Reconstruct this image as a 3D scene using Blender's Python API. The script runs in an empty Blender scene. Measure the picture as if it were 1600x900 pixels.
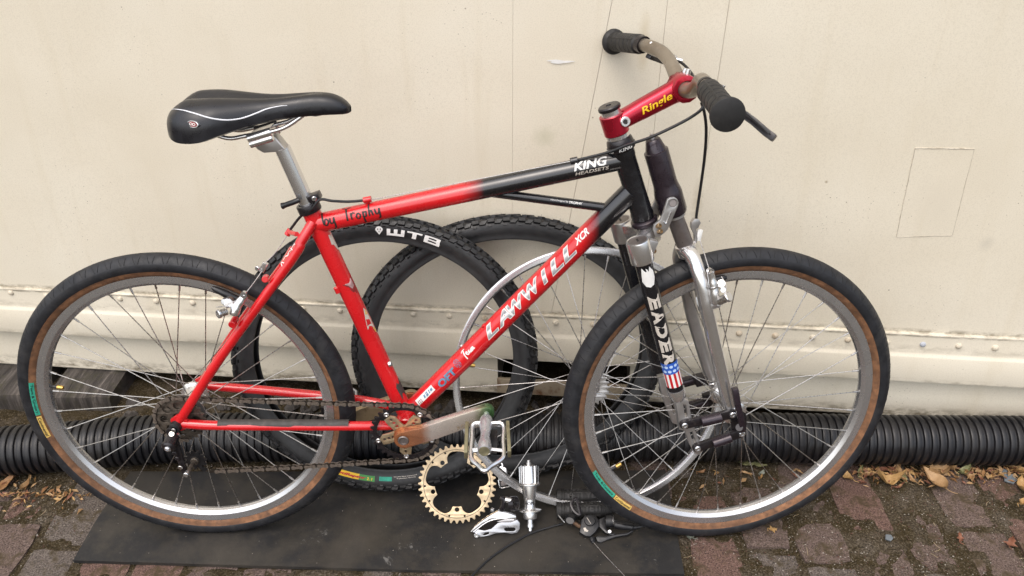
import bpy, bmesh, math, random
from mathutils import Vector, Matrix, noise
random.seed(7)
C = bpy.context.scene.collection
SC = bpy.context.scene
R = math.radians
PI = math.pi

# ------------------------------------------------------------ camera, sky, sun, exposure
cam_d = bpy.data.cameras.new('camera')
cam = bpy.data.objects.new('camera', cam_d)
C.objects.link(cam)
cam_d.sensor_width = 36.0
cam_d.lens = 36.0 * 1340.166 / 1600.0
cam_d.clip_start = 0.02
cam_d.clip_end = 400.0
cam.matrix_world = Matrix(((0.999932, 0.001177, 0.011610, 0.648460), (0.009307, 0.519772, -0.854254, -1.281060), (-0.007040, 0.854304, 0.519726, 1.381210), (0.000000, 0.000000, 0.000000, 1.000000)))
SC.camera = cam

world = bpy.data.worlds.new('World')
SC.world = world
world.use_nodes = True
wn = world.node_tree.nodes
wl = world.node_tree.links
bg = wn['Background']
sky = wn.new('ShaderNodeTexSky')
sky.sky_type = 'NISHITA'
sky.sun_disc = False
SUN_EL, SUN_AZ = 62.0, 205.0           # high, behind and to the left of the camera, veiled by cloud
sky.sun_elevation = R(SUN_EL)
sky.sun_rotation = R(SUN_AZ)
sky.air_density = 1.0
sky.dust_density = 4.0
sky.ozone_density = 0.6
hs = wn.new('ShaderNodeHueSaturation')
hs.inputs['Saturation'].default_value = 0.60
wl.new(sky.outputs[0], hs.inputs['Color'])
wl.new(hs.outputs[0], bg.inputs['Color'])
bg.inputs['Strength'].default_value = 0.15

sun_d = bpy.data.lights.new('sun', 'SUN')
sun_d.energy = 0.75
sun_d.angle = R(120)
sun_d.color = (1.0, 0.94, 0.85)
sun = bpy.data.objects.new('sun', sun_d)
C.objects.link(sun)
# direction the light comes from (sky sun_rotation: clockwise from +Y)
sd = Vector((math.sin(R(SUN_AZ)) * math.cos(R(SUN_EL)), math.cos(R(SUN_AZ)) * math.cos(R(SUN_EL)), math.sin(R(SUN_EL))))
sun.rotation_euler = sd.to_track_quat('Z', 'Y').to_euler()
sun.location = sd * 20

SC.view_settings.view_transform = 'Standard'
SC.view_settings.look = 'None'
SC.view_settings.gamma = 1.0
SC.view_settings.exposure = 0.86

# ------------------------------------------------------------ geometry helpers
class G:
    def __init__(self):
        self.v, self.f, self.mi, self.uv = [], [], [], None
    def add(self, vs, fs, mi=0):
        o = len(self.v)
        self.v += [Vector(p) for p in vs]
        self.f += [tuple(i + o for i in q) for q in fs]
        self.mi += [mi] * len(fs)
        return self
    def merge(self, g, M=None, mi=None):
        o = len(self.v)
        self.v += [(M @ p if M else p.copy()) for p in g.v]
        self.f += [tuple(i + o for i in q) for q in g.f]
        self.mi += [mi if mi is not None else k for k in g.mi]
        return self
    def xf(self, M):
        self.v = [M @ p for p in self.v]
        return self
    def map(self, fn):
        self.v = [Vector(fn(p)) for p in self.v]
        return self
    # swept tube along a path
    def tube(self, pts, r, seg=14, mi=0, caps=True, closed=False, flat=1.0, up=None):
        pts = [Vector(p) for p in pts]
        n = len(pts)
        rs = r if isinstance(r, (list, tuple)) else [r] * n
        vs, fs = [], []
        tans = []
        for i in range(n):
            if closed:
                t = pts[(i + 1) % n] - pts[i - 1]
            else:
                t = pts[min(i + 1, n - 1)] - pts[max(i - 1, 0)]
            tans.append(t.normalized() if t.length > 1e-9 else Vector((0, 0, 1)))
        ref = Vector(up) if up else (Vector((0, 1, 0)) if abs(tans[0].y) < 0.85 else Vector((1, 0, 0)))
        a = (ref - tans[0] * ref.dot(tans[0])).normalized()
        for i in range(n):
            t = tans[i]
            a = (a - t * a.dot(t))
            a.normalize()
            b = t.cross(a)
            for k in range(seg):
                q = 2 * PI * k / seg
                vs.append(pts[i] + (a * math.cos(q) * flat + b * math.sin(q)) * rs[i])
        m = n if closed else n - 1
        for i in range(m):
            j = (i + 1) % n
            for k in range(seg):
                k2 = (k + 1) % seg
                fs.append((i * seg + k, i * seg + k2, j * seg + k2, j * seg + k))
        if caps and not closed:
            fs.append(tuple(range(seg - 1, -1, -1)))
            fs.append(tuple((n - 1) * seg + k for k in range(seg)))
        return self.add(vs, fs, mi)
    # surface of revolution, profile of (radius, height) along the axis
    def lathe(self, prof, o, ax, seg=28, mi=0, closed=False):
        o, ax = Vector(o), Vector(ax).normalized()
        ref = Vector((0, 1, 0)) if abs(ax.y) < 0.85 else Vector((1, 0, 0))
        a = (ref - ax * ref.dot(ax)).normalized()
        b = ax.cross(a)
        n = len(prof)
        vs, fs = [], []
        for (r, h) in prof:
            for k in range(seg):
                q = 2 * PI * k / seg
                vs.append(o + ax * h + (a * math.cos(q) + b * math.sin(q)) * max(r, 1e-5))
        for i in range(n if closed else n - 1):
            j = (i + 1) % n
            for k in range(seg):
                k2 = (k + 1) % seg
                fs.append((i * seg + k, i * seg + k2, j * seg + k2, j * seg + k))
        if not closed:
            fs.append(tuple(range(seg - 1, -1, -1)))
            fs.append(tuple((n - 1) * seg + k for k in range(seg)))
        return self.add(vs, fs, mi)
    def cyl(self, p, q, r, r2=None, seg=18, mi=0, bev=0.0):
        p, q = Vector(p), Vector(q)
        h = (q - p).length
        r2 = r if r2 is None else r2
        if bev:
            pr = [(r - bev, 0), (r, bev), (r2, h - bev), (r2 - bev, h)]
        else:
            pr = [(r, 0), (r2, h)]
        return self.lathe(pr, p, q - p, seg, mi)
    def box(self, c, s, M=None, mi=0):
        x, y, z = s[0] / 2, s[1] / 2, s[2] / 2
        vs = [Vector(p) for p in ((-x, -y, -z), (x, -y, -z), (x, y, -z), (-x, y, -z), (-x, -y, z), (x, -y, z), (x, y, z), (-x, y, z))]
        if M:
            vs = [M @ p for p in vs]
        vs = [p + Vector(c) for p in vs]
        return self.add(vs, [(0, 3, 2, 1), (4, 5, 6, 7), (0, 1, 5, 4), (1, 2, 6, 5), (2, 3, 7, 6), (3, 0, 4, 7)], mi)
    def prism(self, poly, z0, z1, mi=0):
        n = len(poly)
        vs = [(x, y, z0) for x, y in poly] + [(x, y, z1) for x, y in poly]
        fs = [tuple(range(n - 1, -1, -1)), tuple(range(n, 2 * n))]
        fs += [(i, (i + 1) % n, n + (i + 1) % n, n + i) for i in range(n)]
        return self.add(vs, fs, mi)

def smooth_path(pts, n=8):
    P = [Vector(p) for p in pts]
    out = []
    for i in range(len(P) - 1):
        p0 = P[i - 1] if i > 0 else P[i] * 2 - P[i + 1]
        p1, p2 = P[i], P[i + 1]
        p3 = P[i + 2] if i + 2 < len(P) else P[i + 1] * 2 - P[i]
        for k in range(n):
            t = k / n
            out.append(0.5 * ((2 * p1) + (p2 - p0) * t + (2 * p0 - 5 * p1 + 4 * p2 - p3) * t * t + (3 * p1 - p0 - 3 * p2 + p3) * t ** 3))
    out.append(P[-1])
    return out

def obj(name, g, mats, parent=None, angle=35, bevel=0.0, label=None, cat=None, group=None, kind=None, M=None, recalc=True):
    me = bpy.data.meshes.new(name)
    me.from_pydata([tuple(p) for p in g.v], [], g.f)
    mats = mats if isinstance(mats, (list, tuple)) else [mats]
    for m in mats:
        me.materials.append(m)
    for p, k in zip(me.polygons, g.mi):
        p.material_index = k
    if recalc or bevel:
        bm = bmesh.new()
        bm.from_mesh(me)
        if recalc:
            bmesh.ops.recalc_face_normals(bm, faces=bm.faces)
        if bevel:
            es = [e for e in bm.edges if len(e.link_faces) == 2 and e.calc_face_angle(0) > R(30)]
            bmesh.ops.bevel(bm, geom=es, offset=bevel, segments=2, profile=0.6, affect='EDGES', clamp_overlap=True)
        bm.to_mesh(me)
        bm.free()
    if angle:
        me.shade_smooth()
        me.set_sharp_from_angle(angle=R(angle))
    if g.uv is not None and not bevel:
        ul = me.uv_layers.new(name='UVMap')
        for lp in me.loops:
            ul.data[lp.index].uv = g.uv[lp.vertex_index]
    o = bpy.data.objects.new(name, me)
    C.objects.link(o)
    if parent:
        o.parent = parent
    if M:
        o.matrix_local = M
    tag(o, label, cat, group, kind)
    return o

def tag(o, label=None, cat=None, group=None, kind=None):
    if label: o['label'] = label
    if cat: o['category'] = cat
    if group: o['group'] = group
    if kind: o['kind'] = kind
    return o

def thing(name, label, cat, M=None, group=None):
    o = bpy.data.objects.new(name, None)
    o.empty_display_size = 0.05
    C.objects.link(o)
    if M: o.matrix_world = M
    return tag(o, label, cat, group)

def copy_of(o, M, parent):
    c = o.copy()
    C.objects.link(c)
    c.parent = parent
    c.matrix_local = M
    return c

def from_curve(cu):
    ob = bpy.data.objects.new('tmp', cu)
    C.objects.link(ob)
    dg = bpy.context.evaluated_depsgraph_get()
    dg.update()
    me = bpy.data.meshes.new_from_object(ob.evaluated_get(dg))
    g = G()
    g.add([v.co for v in me.vertices], [tuple(p.vertices) for p in me.polygons])
    bpy.data.objects.remove(ob)
    bpy.data.meshes.remove(me)
    bpy.data.curves.remove(cu)
    return g

# flat plate in local XY with holes, thickness along Z
def plate(loops, thick, bev=0.0):
    cu = bpy.data.curves.new('tmpc', 'CURVE')
    cu.dimensions = '2D'
    cu.fill_mode = 'BOTH'
    cu.extrude = max(thick / 2 - bev, 1e-5)
    cu.bevel_depth = bev
    cu.bevel_resolution = 1
    cu.offset = -bev
    for lp in loops:
        sp = cu.splines.new('POLY')
        sp.points.add(len(lp) - 1)
        for p, q in zip(sp.points, lp):
            p.co = (q[0], q[1], 0, 1)
        sp.use_cyclic_u = True
    g = from_curve(cu)
    bm = bmesh.new()
    vs = [bm.verts.new(p) for p in g.v]
    for q in g.f:
        try: bm.faces.new([vs[i] for i in q])
        except ValueError: pass
    bmesh.ops.remove_doubles(bm, verts=bm.verts, dist=1e-6)
    bm.verts.index_update()
    o = G()
    o.add([v.co.copy() for v in bm.verts], [tuple(v.index for v in f.verts) for f in bm.faces])
    bm.free()
    return o

def circ(cx, cy, r, n=16, a0=0.0):
    return [(cx + r * math.cos(a0 + 2 * PI * k / n), cy + r * math.sin(a0 + 2 * PI * k / n)) for k in range(n)]

def stadium(p, q, r1, r2=None, n=8):
    r2 = r1 if r2 is None else r2
    p, q = Vector(p), Vector(q)
    a = math.atan2(q.y - p.y, q.x - p.x)
    out = []
    for k in range(n + 1):
        t = a + PI / 2 + PI * k / n
        out.append((p.x + r1 * math.cos(t), p.y + r1 * math.sin(t)))
    for k in range(n + 1):
        t = a - PI / 2 + PI * k / n
        out.append((q.x + r2 * math.cos(t), q.y + r2 * math.sin(t)))
    return out

# local XY plate -> side plane of the bicycle (x, z), local Z towards the viewer side (-y)
def SIDE(y=0.0):
    return Matrix(((1, 0, 0, 0), (0, 0, -1, y), (0, 1, 0, 0), (0, 0, 0, 1)))

def xz(pts):
    return [(p[0], p[2]) for p in pts]

def text(s, size, shear=0.0, bold=0.0, space=1.0, sx=1.0, cuts=8, along='v'):
    cu = bpy.data.curves.new('tmpt', 'FONT')
    cu.body = s
    cu.size = 1.0
    cu.shear = shear
    cu.offset = bold
    cu.space_character = space
    cu.resolution_u = 3
    g = from_curve(cu)
    if not g.v:
        return g
    x0 = min(p.x for p in g.v); x1 = max(p.x for p in g.v)
    y0 = min(p.y for p in g.v); y1 = max(p.y for p in g.v)
    k = size / (y1 - y0)
    g.map(lambda p: ((p.x - x0) * k * sx, (p.y - y0) * k, 0))
    bm = bmesh.new()
    vs = [bm.verts.new(p) for p in g.v]
    for q in g.f:
        try: bm.faces.new([vs[i] for i in q])
        except ValueError: pass
    bmesh.ops.remove_doubles(bm, verts=bm.verts, dist=1e-6)
    W = (x1 - x0) * k * sx
    ax, ln = ((0, 1, 0), size) if along == 'v' else ((1, 0, 0), W)
    for c in range(1, cuts):
        d = ln * c / cuts
        bmesh.ops.bisect_plane(bm, geom=bm.verts[:] + bm.edges[:] + bm.faces[:], plane_co=(ax[0] * d, ax[1] * d, 0), plane_no=ax)
    bm.verts.index_update()
    o = G()
    o.add([v.co.copy() for v in bm.verts], [tuple(v.index for v in f.verts) for f in bm.faces])
    bm.free()
    o.uv = [(p.x / max(W, 1e-6), p.y / size) for p in o.v]
    o.W, o.H = W, size
    return o

def quadgrid(w, h, nu=4, nv=6):
    g = G()
    vs = [(w * i / nu, h * j / nv, 0) for j in range(nv + 1) for i in range(nu + 1)]
    fs = [(j * (nu + 1) + i, j * (nu + 1) + i + 1, (j + 1) * (nu + 1) + i + 1, (j + 1) * (nu + 1) + i) for j in range(nv) for i in range(nu)]
    g.add(vs, fs)
    g.uv = [(p.x / w, p.y / h) for p in g.v]
    g.W, g.H = w, h
    return g

EYE = Vector((0.6485, -1.3752, 1.2875))          # viewer's place in bicycle coordinates: lettering faces that side of each tube
class Round:
    """surface of a tube from A to B: (u along, v round) -> point"""
    def __init__(s, A, B, r, tilt=0.0, flip=False):
        s.A, s.B, s.r = Vector(A), Vector(B), r
        s.D = (s.B - s.A).normalized()
        m = (s.A + s.B) / 2
        n = EYE - m
        n = (n - s.D * n.dot(s.D)).normalized()
        s.w = n.cross(s.D)
        s.n = n
        if flip: s.D = -s.D; s.w = -s.w; s.A, s.B = s.B, s.A
        s.tilt = tilt
    def at(s, u, v, lift=0.0003):
        q = v / s.r + s.tilt
        return s.A + s.D * u + (s.n * math.cos(q) + s.w * math.sin(q)) * (s.r + lift)
    def wrap(s, g, u0, v0, lift=0.0003, rot=False):
        if rot:   # letters run round-the-tube upright, text direction along tube turned a quarter
            g.map(lambda p: s.at(u0 + p.y, v0 - p.x, lift))
        else:
            g.map(lambda p: s.at(u0 + p.x, v0 + p.y, lift))
        return g

# ------------------------------------------------------------ material helpers
def new_mat(name):
    m = bpy.data.materials.new(name)
    m.use_nodes = True
    nt = m.node_tree
    b = nt.nodes['Principled BSDF']
    return m, nt, b

def nd(nt, t, **kw):
    n = nt.nodes.new(t)
    for k, v in kw.items():
        if k in ('operation', 'blend_type', 'data_type', 'noise_dimensions', 'feature', 'wave_type', 'bands_direction', 'distance', 'interpolation_type', 'rings_direction', 'wave_profile'):
            setattr(n, k, v)
        else:
            n.inputs[k].default_value = v
    return n

def ramp(nt, fac, stops, interp='LINEAR'):
    r = nt.nodes.new('ShaderNodeValToRGB')
    cr = r.color_ramp
    cr.interpolation = interp
    while len(cr.elements) < len(stops):
        cr.elements.new(0.5)
    for e, (p, c) in zip(cr.elements, stops):
        e.position = p
        e.color = (c[0], c[1], c[2], 1) if isinstance(c, (tuple, list)) else (c, c, c, 1)
    nt.links.new(fac, r.inputs['Fac'])
    return r.outputs['Color']

def mixc(nt, fac, a, b, blend='MIX'):
    n = nt.nodes.new('ShaderNodeMix')
    n.data_type = 'RGBA'
    n.blend_type = blend
    for sock, val in ((n.inputs[0], fac), (n.inputs[6], a), (n.inputs[7], b)):
        if hasattr(val, 'links'):
            nt.links.new(val, sock)
        elif isinstance(val, (tuple, list)):
            sock.default_value = (val[0], val[1], val[2], 1)
        else:
            sock.default_value = val
    return n.outputs[2]

def coords(nt, kind='Object'):
    return nt.nodes.new('ShaderNodeTexCoord').outputs[kind]

def noise_fac(nt, vec, scale, detail=3, rough=0.55, dist=0.0):
    n = nd(nt, 'ShaderNodeTexNoise', Scale=scale, Detail=detail, Roughness=rough, Distortion=dist)
    nt.links.new(vec, n.inputs['Vector'])
    return n.outputs['Fac']

def scaled(nt, vec, s):
    n = nt.nodes.new('ShaderNodeVectorMath')
    n.operation = 'MULTIPLY'
    nt.links.new(vec, n.inputs[0])
    n.inputs[1].default_value = s
    return n.outputs[0]

def bump(nt, b, h, strength, dist=0.001):
    n = nd(nt, 'ShaderNodeBump', Strength=strength, Distance=dist)
    nt.links.new(h, n.inputs['Height'])
    nt.links.new(n.outputs[0], b.inputs['Normal'])

def pm(name, col, rough=0.5, metal=0.0, coat=0.0, var=0.12, vs=60, rvar=0.12, bscale=0, bstr=0.2, dust=None, ds=25, dlo=0.55, dhi=0.75, spec=None, stretch=None):
    m, nt, b = new_mat(name)
    v = coords(nt)
    if stretch: v = scaled(nt, v, stretch)
    f = noise_fac(nt, v, vs, 4)
    lo = tuple(max(0, c * (1 - var)) for c in col)
    hi = tuple(min(1, c * (1 + var)) for c in col)
    c = ramp(nt, f, [(0.3, lo), (0.7, hi)])
    if dust:
        f2 = noise_fac(nt, coords(nt), ds, 6, 0.65)
        c = mixc(nt, ramp(nt, f2, [(dlo, 0.0), (dhi, 1.0)]), c, dust)
    nt.links.new(c, b.inputs['Base Color'])
    b.inputs['Metallic'].default_value = metal
    b.inputs['Coat Weight'].default_value = coat
    b.inputs['Coat Roughness'].default_value = 0.08
    if spec is not None: b.inputs['Specular IOR Level'].default_value = spec
    fr = noise_fac(nt, v, vs * 1.7, 4)
    nt.links.new(ramp(nt, fr, [(0.3, max(0.02, rough - rvar)), (0.7, min(1, rough + rvar))]), b.inputs['Roughness'])
    if bscale:
        bump(nt, b, noise_fac(nt, v, bscale, 4), bstr, 0.0006)
    return m
# ------------------------------------------------------------ materials
def red_paint(name, fade=None):
    m, nt, b = new_mat(name)
    v = coords(nt)
    f = noise_fac(nt, v, 9, 4)
    c = ramp(nt, f, [(0.3, (0.50, 0.006, 0.010)), (0.7, (0.60, 0.010, 0.014))])
    if fade:
        x0, x1 = fade
        sx = nt.nodes.new('ShaderNodeSeparateXYZ')
        nt.links.new(v, sx.inputs[0])
        ad = nt.nodes.new('ShaderNodeMath'); ad.operation = 'MULTIPLY_ADD'
        nt.links.new(noise_fac(nt, v, 900, 2), ad.inputs[0])
        ad.inputs[1].default_value = 0.012
        nt.links.new(sx.outputs[0], ad.inputs[2])
        mr = nd(nt, 'ShaderNodeMapRange')
        mr.inputs['From Min'].default_value = x0 + 0.006
        mr.inputs['From Max'].default_value = x1 + 0.006
        nt.links.new(ad.outputs[0], mr.inputs['Value'])
        c = mixc(nt, mr.outputs[0], c, (0.006, 0.006, 0.008))
    # chips and scratches down to grey primer
    ch = noise_fac(nt, scaled(nt, v, (1, 1, 0.6)), 70, 8, 0.75, 0.6)
    big = noise_fac(nt, v, 7, 2)
    mu = nt.nodes.new('ShaderNodeMath'); mu.operation = 'MULTIPLY'
    nt.links.new(ramp(nt, ch, [(0.685, 0.0), (0.70, 1.0)]), mu.inputs[0])
    nt.links.new(ramp(nt, big, [(0.5, 0.0), (0.58, 1.0)]), mu.inputs[1])
    c = mixc(nt, mu.outputs[0], c, (0.16, 0.13, 0.12))
    # road grime, brownish, in soft spots
    gr = ramp(nt, noise_fac(nt, v, 34, 6, 0.7), [(0.62, 0.0), (0.80, 0.55)])
    c = mixc(nt, gr, c, (0.10, 0.05, 0.035))
    nt.links.new(c, b.inputs['Base Color'])
    nt.links.new(ramp(nt, noise_fac(nt, v, 45, 5), [(0.3, 0.20), (0.75, 0.36)]), b.inputs['Roughness'])
    b.inputs['Coat Weight'].default_value = 0.7
    b.inputs['Coat Roughness'].default_value = 0.05
    return m

RED = red_paint('red_paint')
RED_TOP = red_paint('red_to_black_top', (0.545, 0.585))
RED_DOWN = red_paint('red_to_black_down', (0.752, 0.782))
BLACKP = pm('black_paint', (0.008, 0.008, 0.010), 0.25, coat=0.5, vs=40, dust=(0.12, 0.12, 0.12), ds=60, dlo=0.68, dhi=0.9)
ANO_BLACK = pm('black_anodised', (0.018, 0.015, 0.017), 0.33, metal=0.35, coat=0.2, dust=(0.10, 0.085, 0.075), ds=70, dlo=0.6, dhi=0.85)
ANO_PURPLE = pm('dark_plum_anodised', (0.030, 0.021, 0.028), 0.30, metal=0.45, coat=0.3, dust=(0.12, 0.09, 0.075), ds=55, dlo=0.62, dhi=0.9)
ANO_BROWN = pm('worn_brown_grey_metal', (0.20, 0.175, 0.165), 0.34, metal=0.65, vs=35, dust=(0.13, 0.10, 0.085), ds=30, dlo=0.5, dhi=0.8)
ALU = pm('polished_aluminium', (0.76, 0.75, 0.745), 0.22, metal=0.9, var=0.02, vs=45, rvar=0.015)
ALU_D = pm('dull_aluminium', (0.50, 0.485, 0.475), 0.34, metal=0.82, var=0.08, vs=50, rvar=0.02)
RIM = pm('silver_rim', (0.58, 0.575, 0.58), 0.27, metal=0.86, var=0.03, vs=30, rvar=0.015)
CAST = pm('cast_alloy', (0.52, 0.525, 0.55), 0.30, metal=0.75, var=0.08, vs=60, rvar=0.06, dust=(0.30, 0.29, 0.28), ds=60, dlo=0.55, dhi=0.85)
GRIPW = pm('worn_grip_rubber', (0.035, 0.033, 0.032), 0.6, var=0.2)
CHROME = pm('chrome', (0.66, 0.66, 0.67), 0.16, metal=0.92, var=0.03, rvar=0.05)
STEEL = pm('spoke_steel', (0.50, 0.48, 0.46), 0.30, metal=1.0, var=0.1, vs=120)
BOLT = pm('old_gold_bolt', (0.34, 0.24, 0.14), 0.38, metal=1.0, dust=(0.10, 0.06, 0.03), ds=300)
GROOVE_SHADE = pm('tread_groove_shade', (0.003, 0.003, 0.0035), 0.7, var=0.1)  # near-black colour stands in for shade in the tread grooves
DARK = pm('recess_shade', (0.02, 0.018, 0.016), 0.6)  # near-black inserts paint the shade inside sockets, slots, grooves and bores
CHAINM = pm('greasy_chain_steel', (0.21, 0.175, 0.145), 0.40, metal=0.55, var=0.2, vs=160, dust=(0.10, 0.08, 0.065), ds=120, dlo=0.5, dhi=0.75)
CHAIND = pm('dark_greasy_chain', (0.035, 0.028, 0.022), 0.45, metal=0.5, var=0.3, vs=200)
COG = pm('greasy_cog_steel', (0.16, 0.135, 0.11), 0.45, metal=0.7, var=0.25, vs=120, dust=(0.03, 0.024, 0.02), ds=80, dlo=0.42, dhi=0.7)
GOLD = pm('tarnished_gold_alloy', (0.50, 0.39, 0.25), 0.42, metal=0.8, var=0.12, vs=60, dust=(0.20, 0.13, 0.07), ds=60, dlo=0.55, dhi=0.8)
RUBBER = pm('worn_black_tyre', (0.014, 0.0145, 0.017), 0.52, var=0.35, vs=45, dust=(0.040, 0.038, 0.037), ds=30, dlo=0.5, dhi=0.85, bscale=240, bstr=0.3, spec=0.35)
RUBBER2 = pm('knobby_black_rubber', (0.0105, 0.0105, 0.0112), 0.46, var=0.3, vs=60, dust=(0.026, 0.024, 0.022), ds=26, dlo=0.5, dhi=0.85, bscale=260, bstr=0.2, spec=0.5)
GRIPM = pm('grip_rubber', (0.016, 0.0152, 0.0148), 0.6, var=0.2, dust=(0.036, 0.033, 0.030), ds=50, dlo=0.5, dhi=0.8, bscale=900, bstr=0.15, spec=0.4)
TAN = pm('tan_sidewall', (0.205, 0.100, 0.050), 0.68, var=0.4, vs=38, dust=(0.085, 0.047, 0.030), ds=70, dlo=0.40, dhi=0.72, bscale=420, bstr=0.4, spec=0.25)
PLASTIC = pm('black_plastic', (0.009, 0.009, 0.0105), 0.38, var=0.15, dust=(0.05, 0.047, 0.045), ds=60, dlo=0.55, dhi=0.85)
CABLE = pm('cable_housing', (0.012, 0.012, 0.013), 0.38, var=0.15)
PIPEM = pm('black_drain_plastic', (0.0075, 0.0075, 0.0095), 0.40, var=0.25, vs=8, dust=(0.026, 0.023, 0.020), ds=9, dlo=0.45, dhi=0.85, spec=0.4, bscale=120, bstr=0.1)
WHITE = pm('white_print', (0.72, 0.71, 0.68), 0.45, var=0.08)
CREAMP = pm('cream_print', (0.50, 0.45, 0.39), 0.5, var=0.15, vs=120)
YELLOW = pm('yellow_print', (0.80, 0.50, 0.015), 0.4, var=0.05)
YELLOW_D = pm('dull_yellow_label', (0.60, 0.40, 0.10), 0.6, var=0.2, vs=200)
TEAL = pm('green_tyre_label', (0.025, 0.30, 0.20), 0.6, var=0.3, vs=180)
GREEN = pm('green_print', (0.05, 0.24, 0.05), 0.5, var=0.2)
INK = pm('black_ink', (0.010, 0.008, 0.008), 0.5)
BLUE = pm('blue_print', (0.02, 0.09, 0.42), 0.4, var=0.15)
SKYB = pm('faded_blue_print', (0.10, 0.20, 0.30), 0.5, var=0.35, vs=150)
REDP = pm('red_print', (0.46, 0.010, 0.014), 0.42, var=0.1)
MAROON = pm('dark_red_print', (0.20, 0.012, 0.012), 0.5)
STEM = pm('red_anodised_stem', (0.42, 0.010, 0.030), 0.27, metal=0.72, coat=0.35, var=0.1, vs=18, rvar=0.06)
BARM = pm('taupe_bar_metal', (0.30, 0.26, 0.21), 0.36, metal=0.75, var=0.1, vs=20, dust=(0.20, 0.16, 0.12), ds=30, dlo=0.5, dhi=0.8)
OLIVE = pm('olive_anodised', (0.22, 0.20, 0.12), 0.42, metal=0.6, var=0.2, vs=80)
SADDLE = pm('saddle_vinyl', (0.0075, 0.0075, 0.010), 0.34, var=0.2, vs=30, dust=(0.016, 0.015, 0.014), ds=14, dlo=0.55, dhi=0.8, bscale=700, bstr=0.12)
LEATHER_LINE = pm('silver_piping', (0.70, 0.71, 0.74), 0.35, var=0.05)
BRASS = pm('brass_valve', (0.50, 0.33, 0.10), 0.4, metal=0.9)
GREYTAPE = pm('dark_chainstay_tape', (0.045, 0.040, 0.036), 0.65, var=0.3, vs=60, dust=(0.12, 0.09, 0.07), ds=60, dlo=0.6, dhi=0.85, bscale=300, bstr=0.2)

def chrome_letters():
    m, nt, b = new_mat('chrome_effect_print')
    uv = nt.nodes.new('ShaderNodeTexCoord').outputs['UV']
    sx = nt.nodes.new('ShaderNodeSeparateXYZ')
    nt.links.new(uv, sx.inputs[0])
    c = ramp(nt, sx.outputs[1], [(0.0, (0.24, 0.24, 0.245)), (0.28, (0.34, 0.34, 0.345)), (0.46, (0.70, 0.70, 0.70)), (0.54, (0.62, 0.62, 0.62)), (0.66, (0.17, 0.17, 0.18)), (0.85, (0.36, 0.36, 0.37)), (1.0, (0.52, 0.52, 0.53))])
    nt.links.new(c, b.inputs['Base Color'])
    b.inputs['Roughness'].default_value = 0.35
    return m
CHROMEP = chrome_letters()

def crank_fade():
    m, nt, b = new_mat('orange_to_green_anodised')
    v = coords(nt)
    sx = nt.nodes.new('ShaderNodeSeparateXYZ')
    nt.links.new(v, sx.inputs[0])
    mr = nd(nt, 'ShaderNodeMapRange')
    mr.inputs['From Min'].default_value = 0.405
    mr.inputs['From Max'].default_value = 0.60
    nt.links.new(sx.outputs[0], mr.inputs['Value'])
    ad = nt.nodes.new('ShaderNodeMath'); ad.operation = 'MULTIPLY_ADD'
    nt.links.new(noise_fac(nt, v, 40, 4), ad.inputs[0]); ad.inputs[1].default_value = 0.12
    nt.links.new(mr.outputs[0], ad.inputs[2])
    c = ramp(nt, ad.outputs[0], [(0.05, (0.46, 0.17, 0.07)), (0.34, (0.46, 0.21, 0.12)), (0.44, (0.66, 0.59, 0.54)), (0.84, (0.64, 0.585, 0.51)), (0.92, (0.25, 0.28, 0.17)), (1.0, (0.07, 0.16, 0.06))])
    nt.links.new(c, b.inputs['Base Color'])
    b.inputs['Metallic'].default_value = 0.68
    nt.links.new(ramp(nt, noise_fac(nt, v, 70, 4), [(0.3, 0.20), (0.7, 0.32)]), b.inputs['Roughness'])
    return m
CRANKM = crank_fade()

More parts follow.
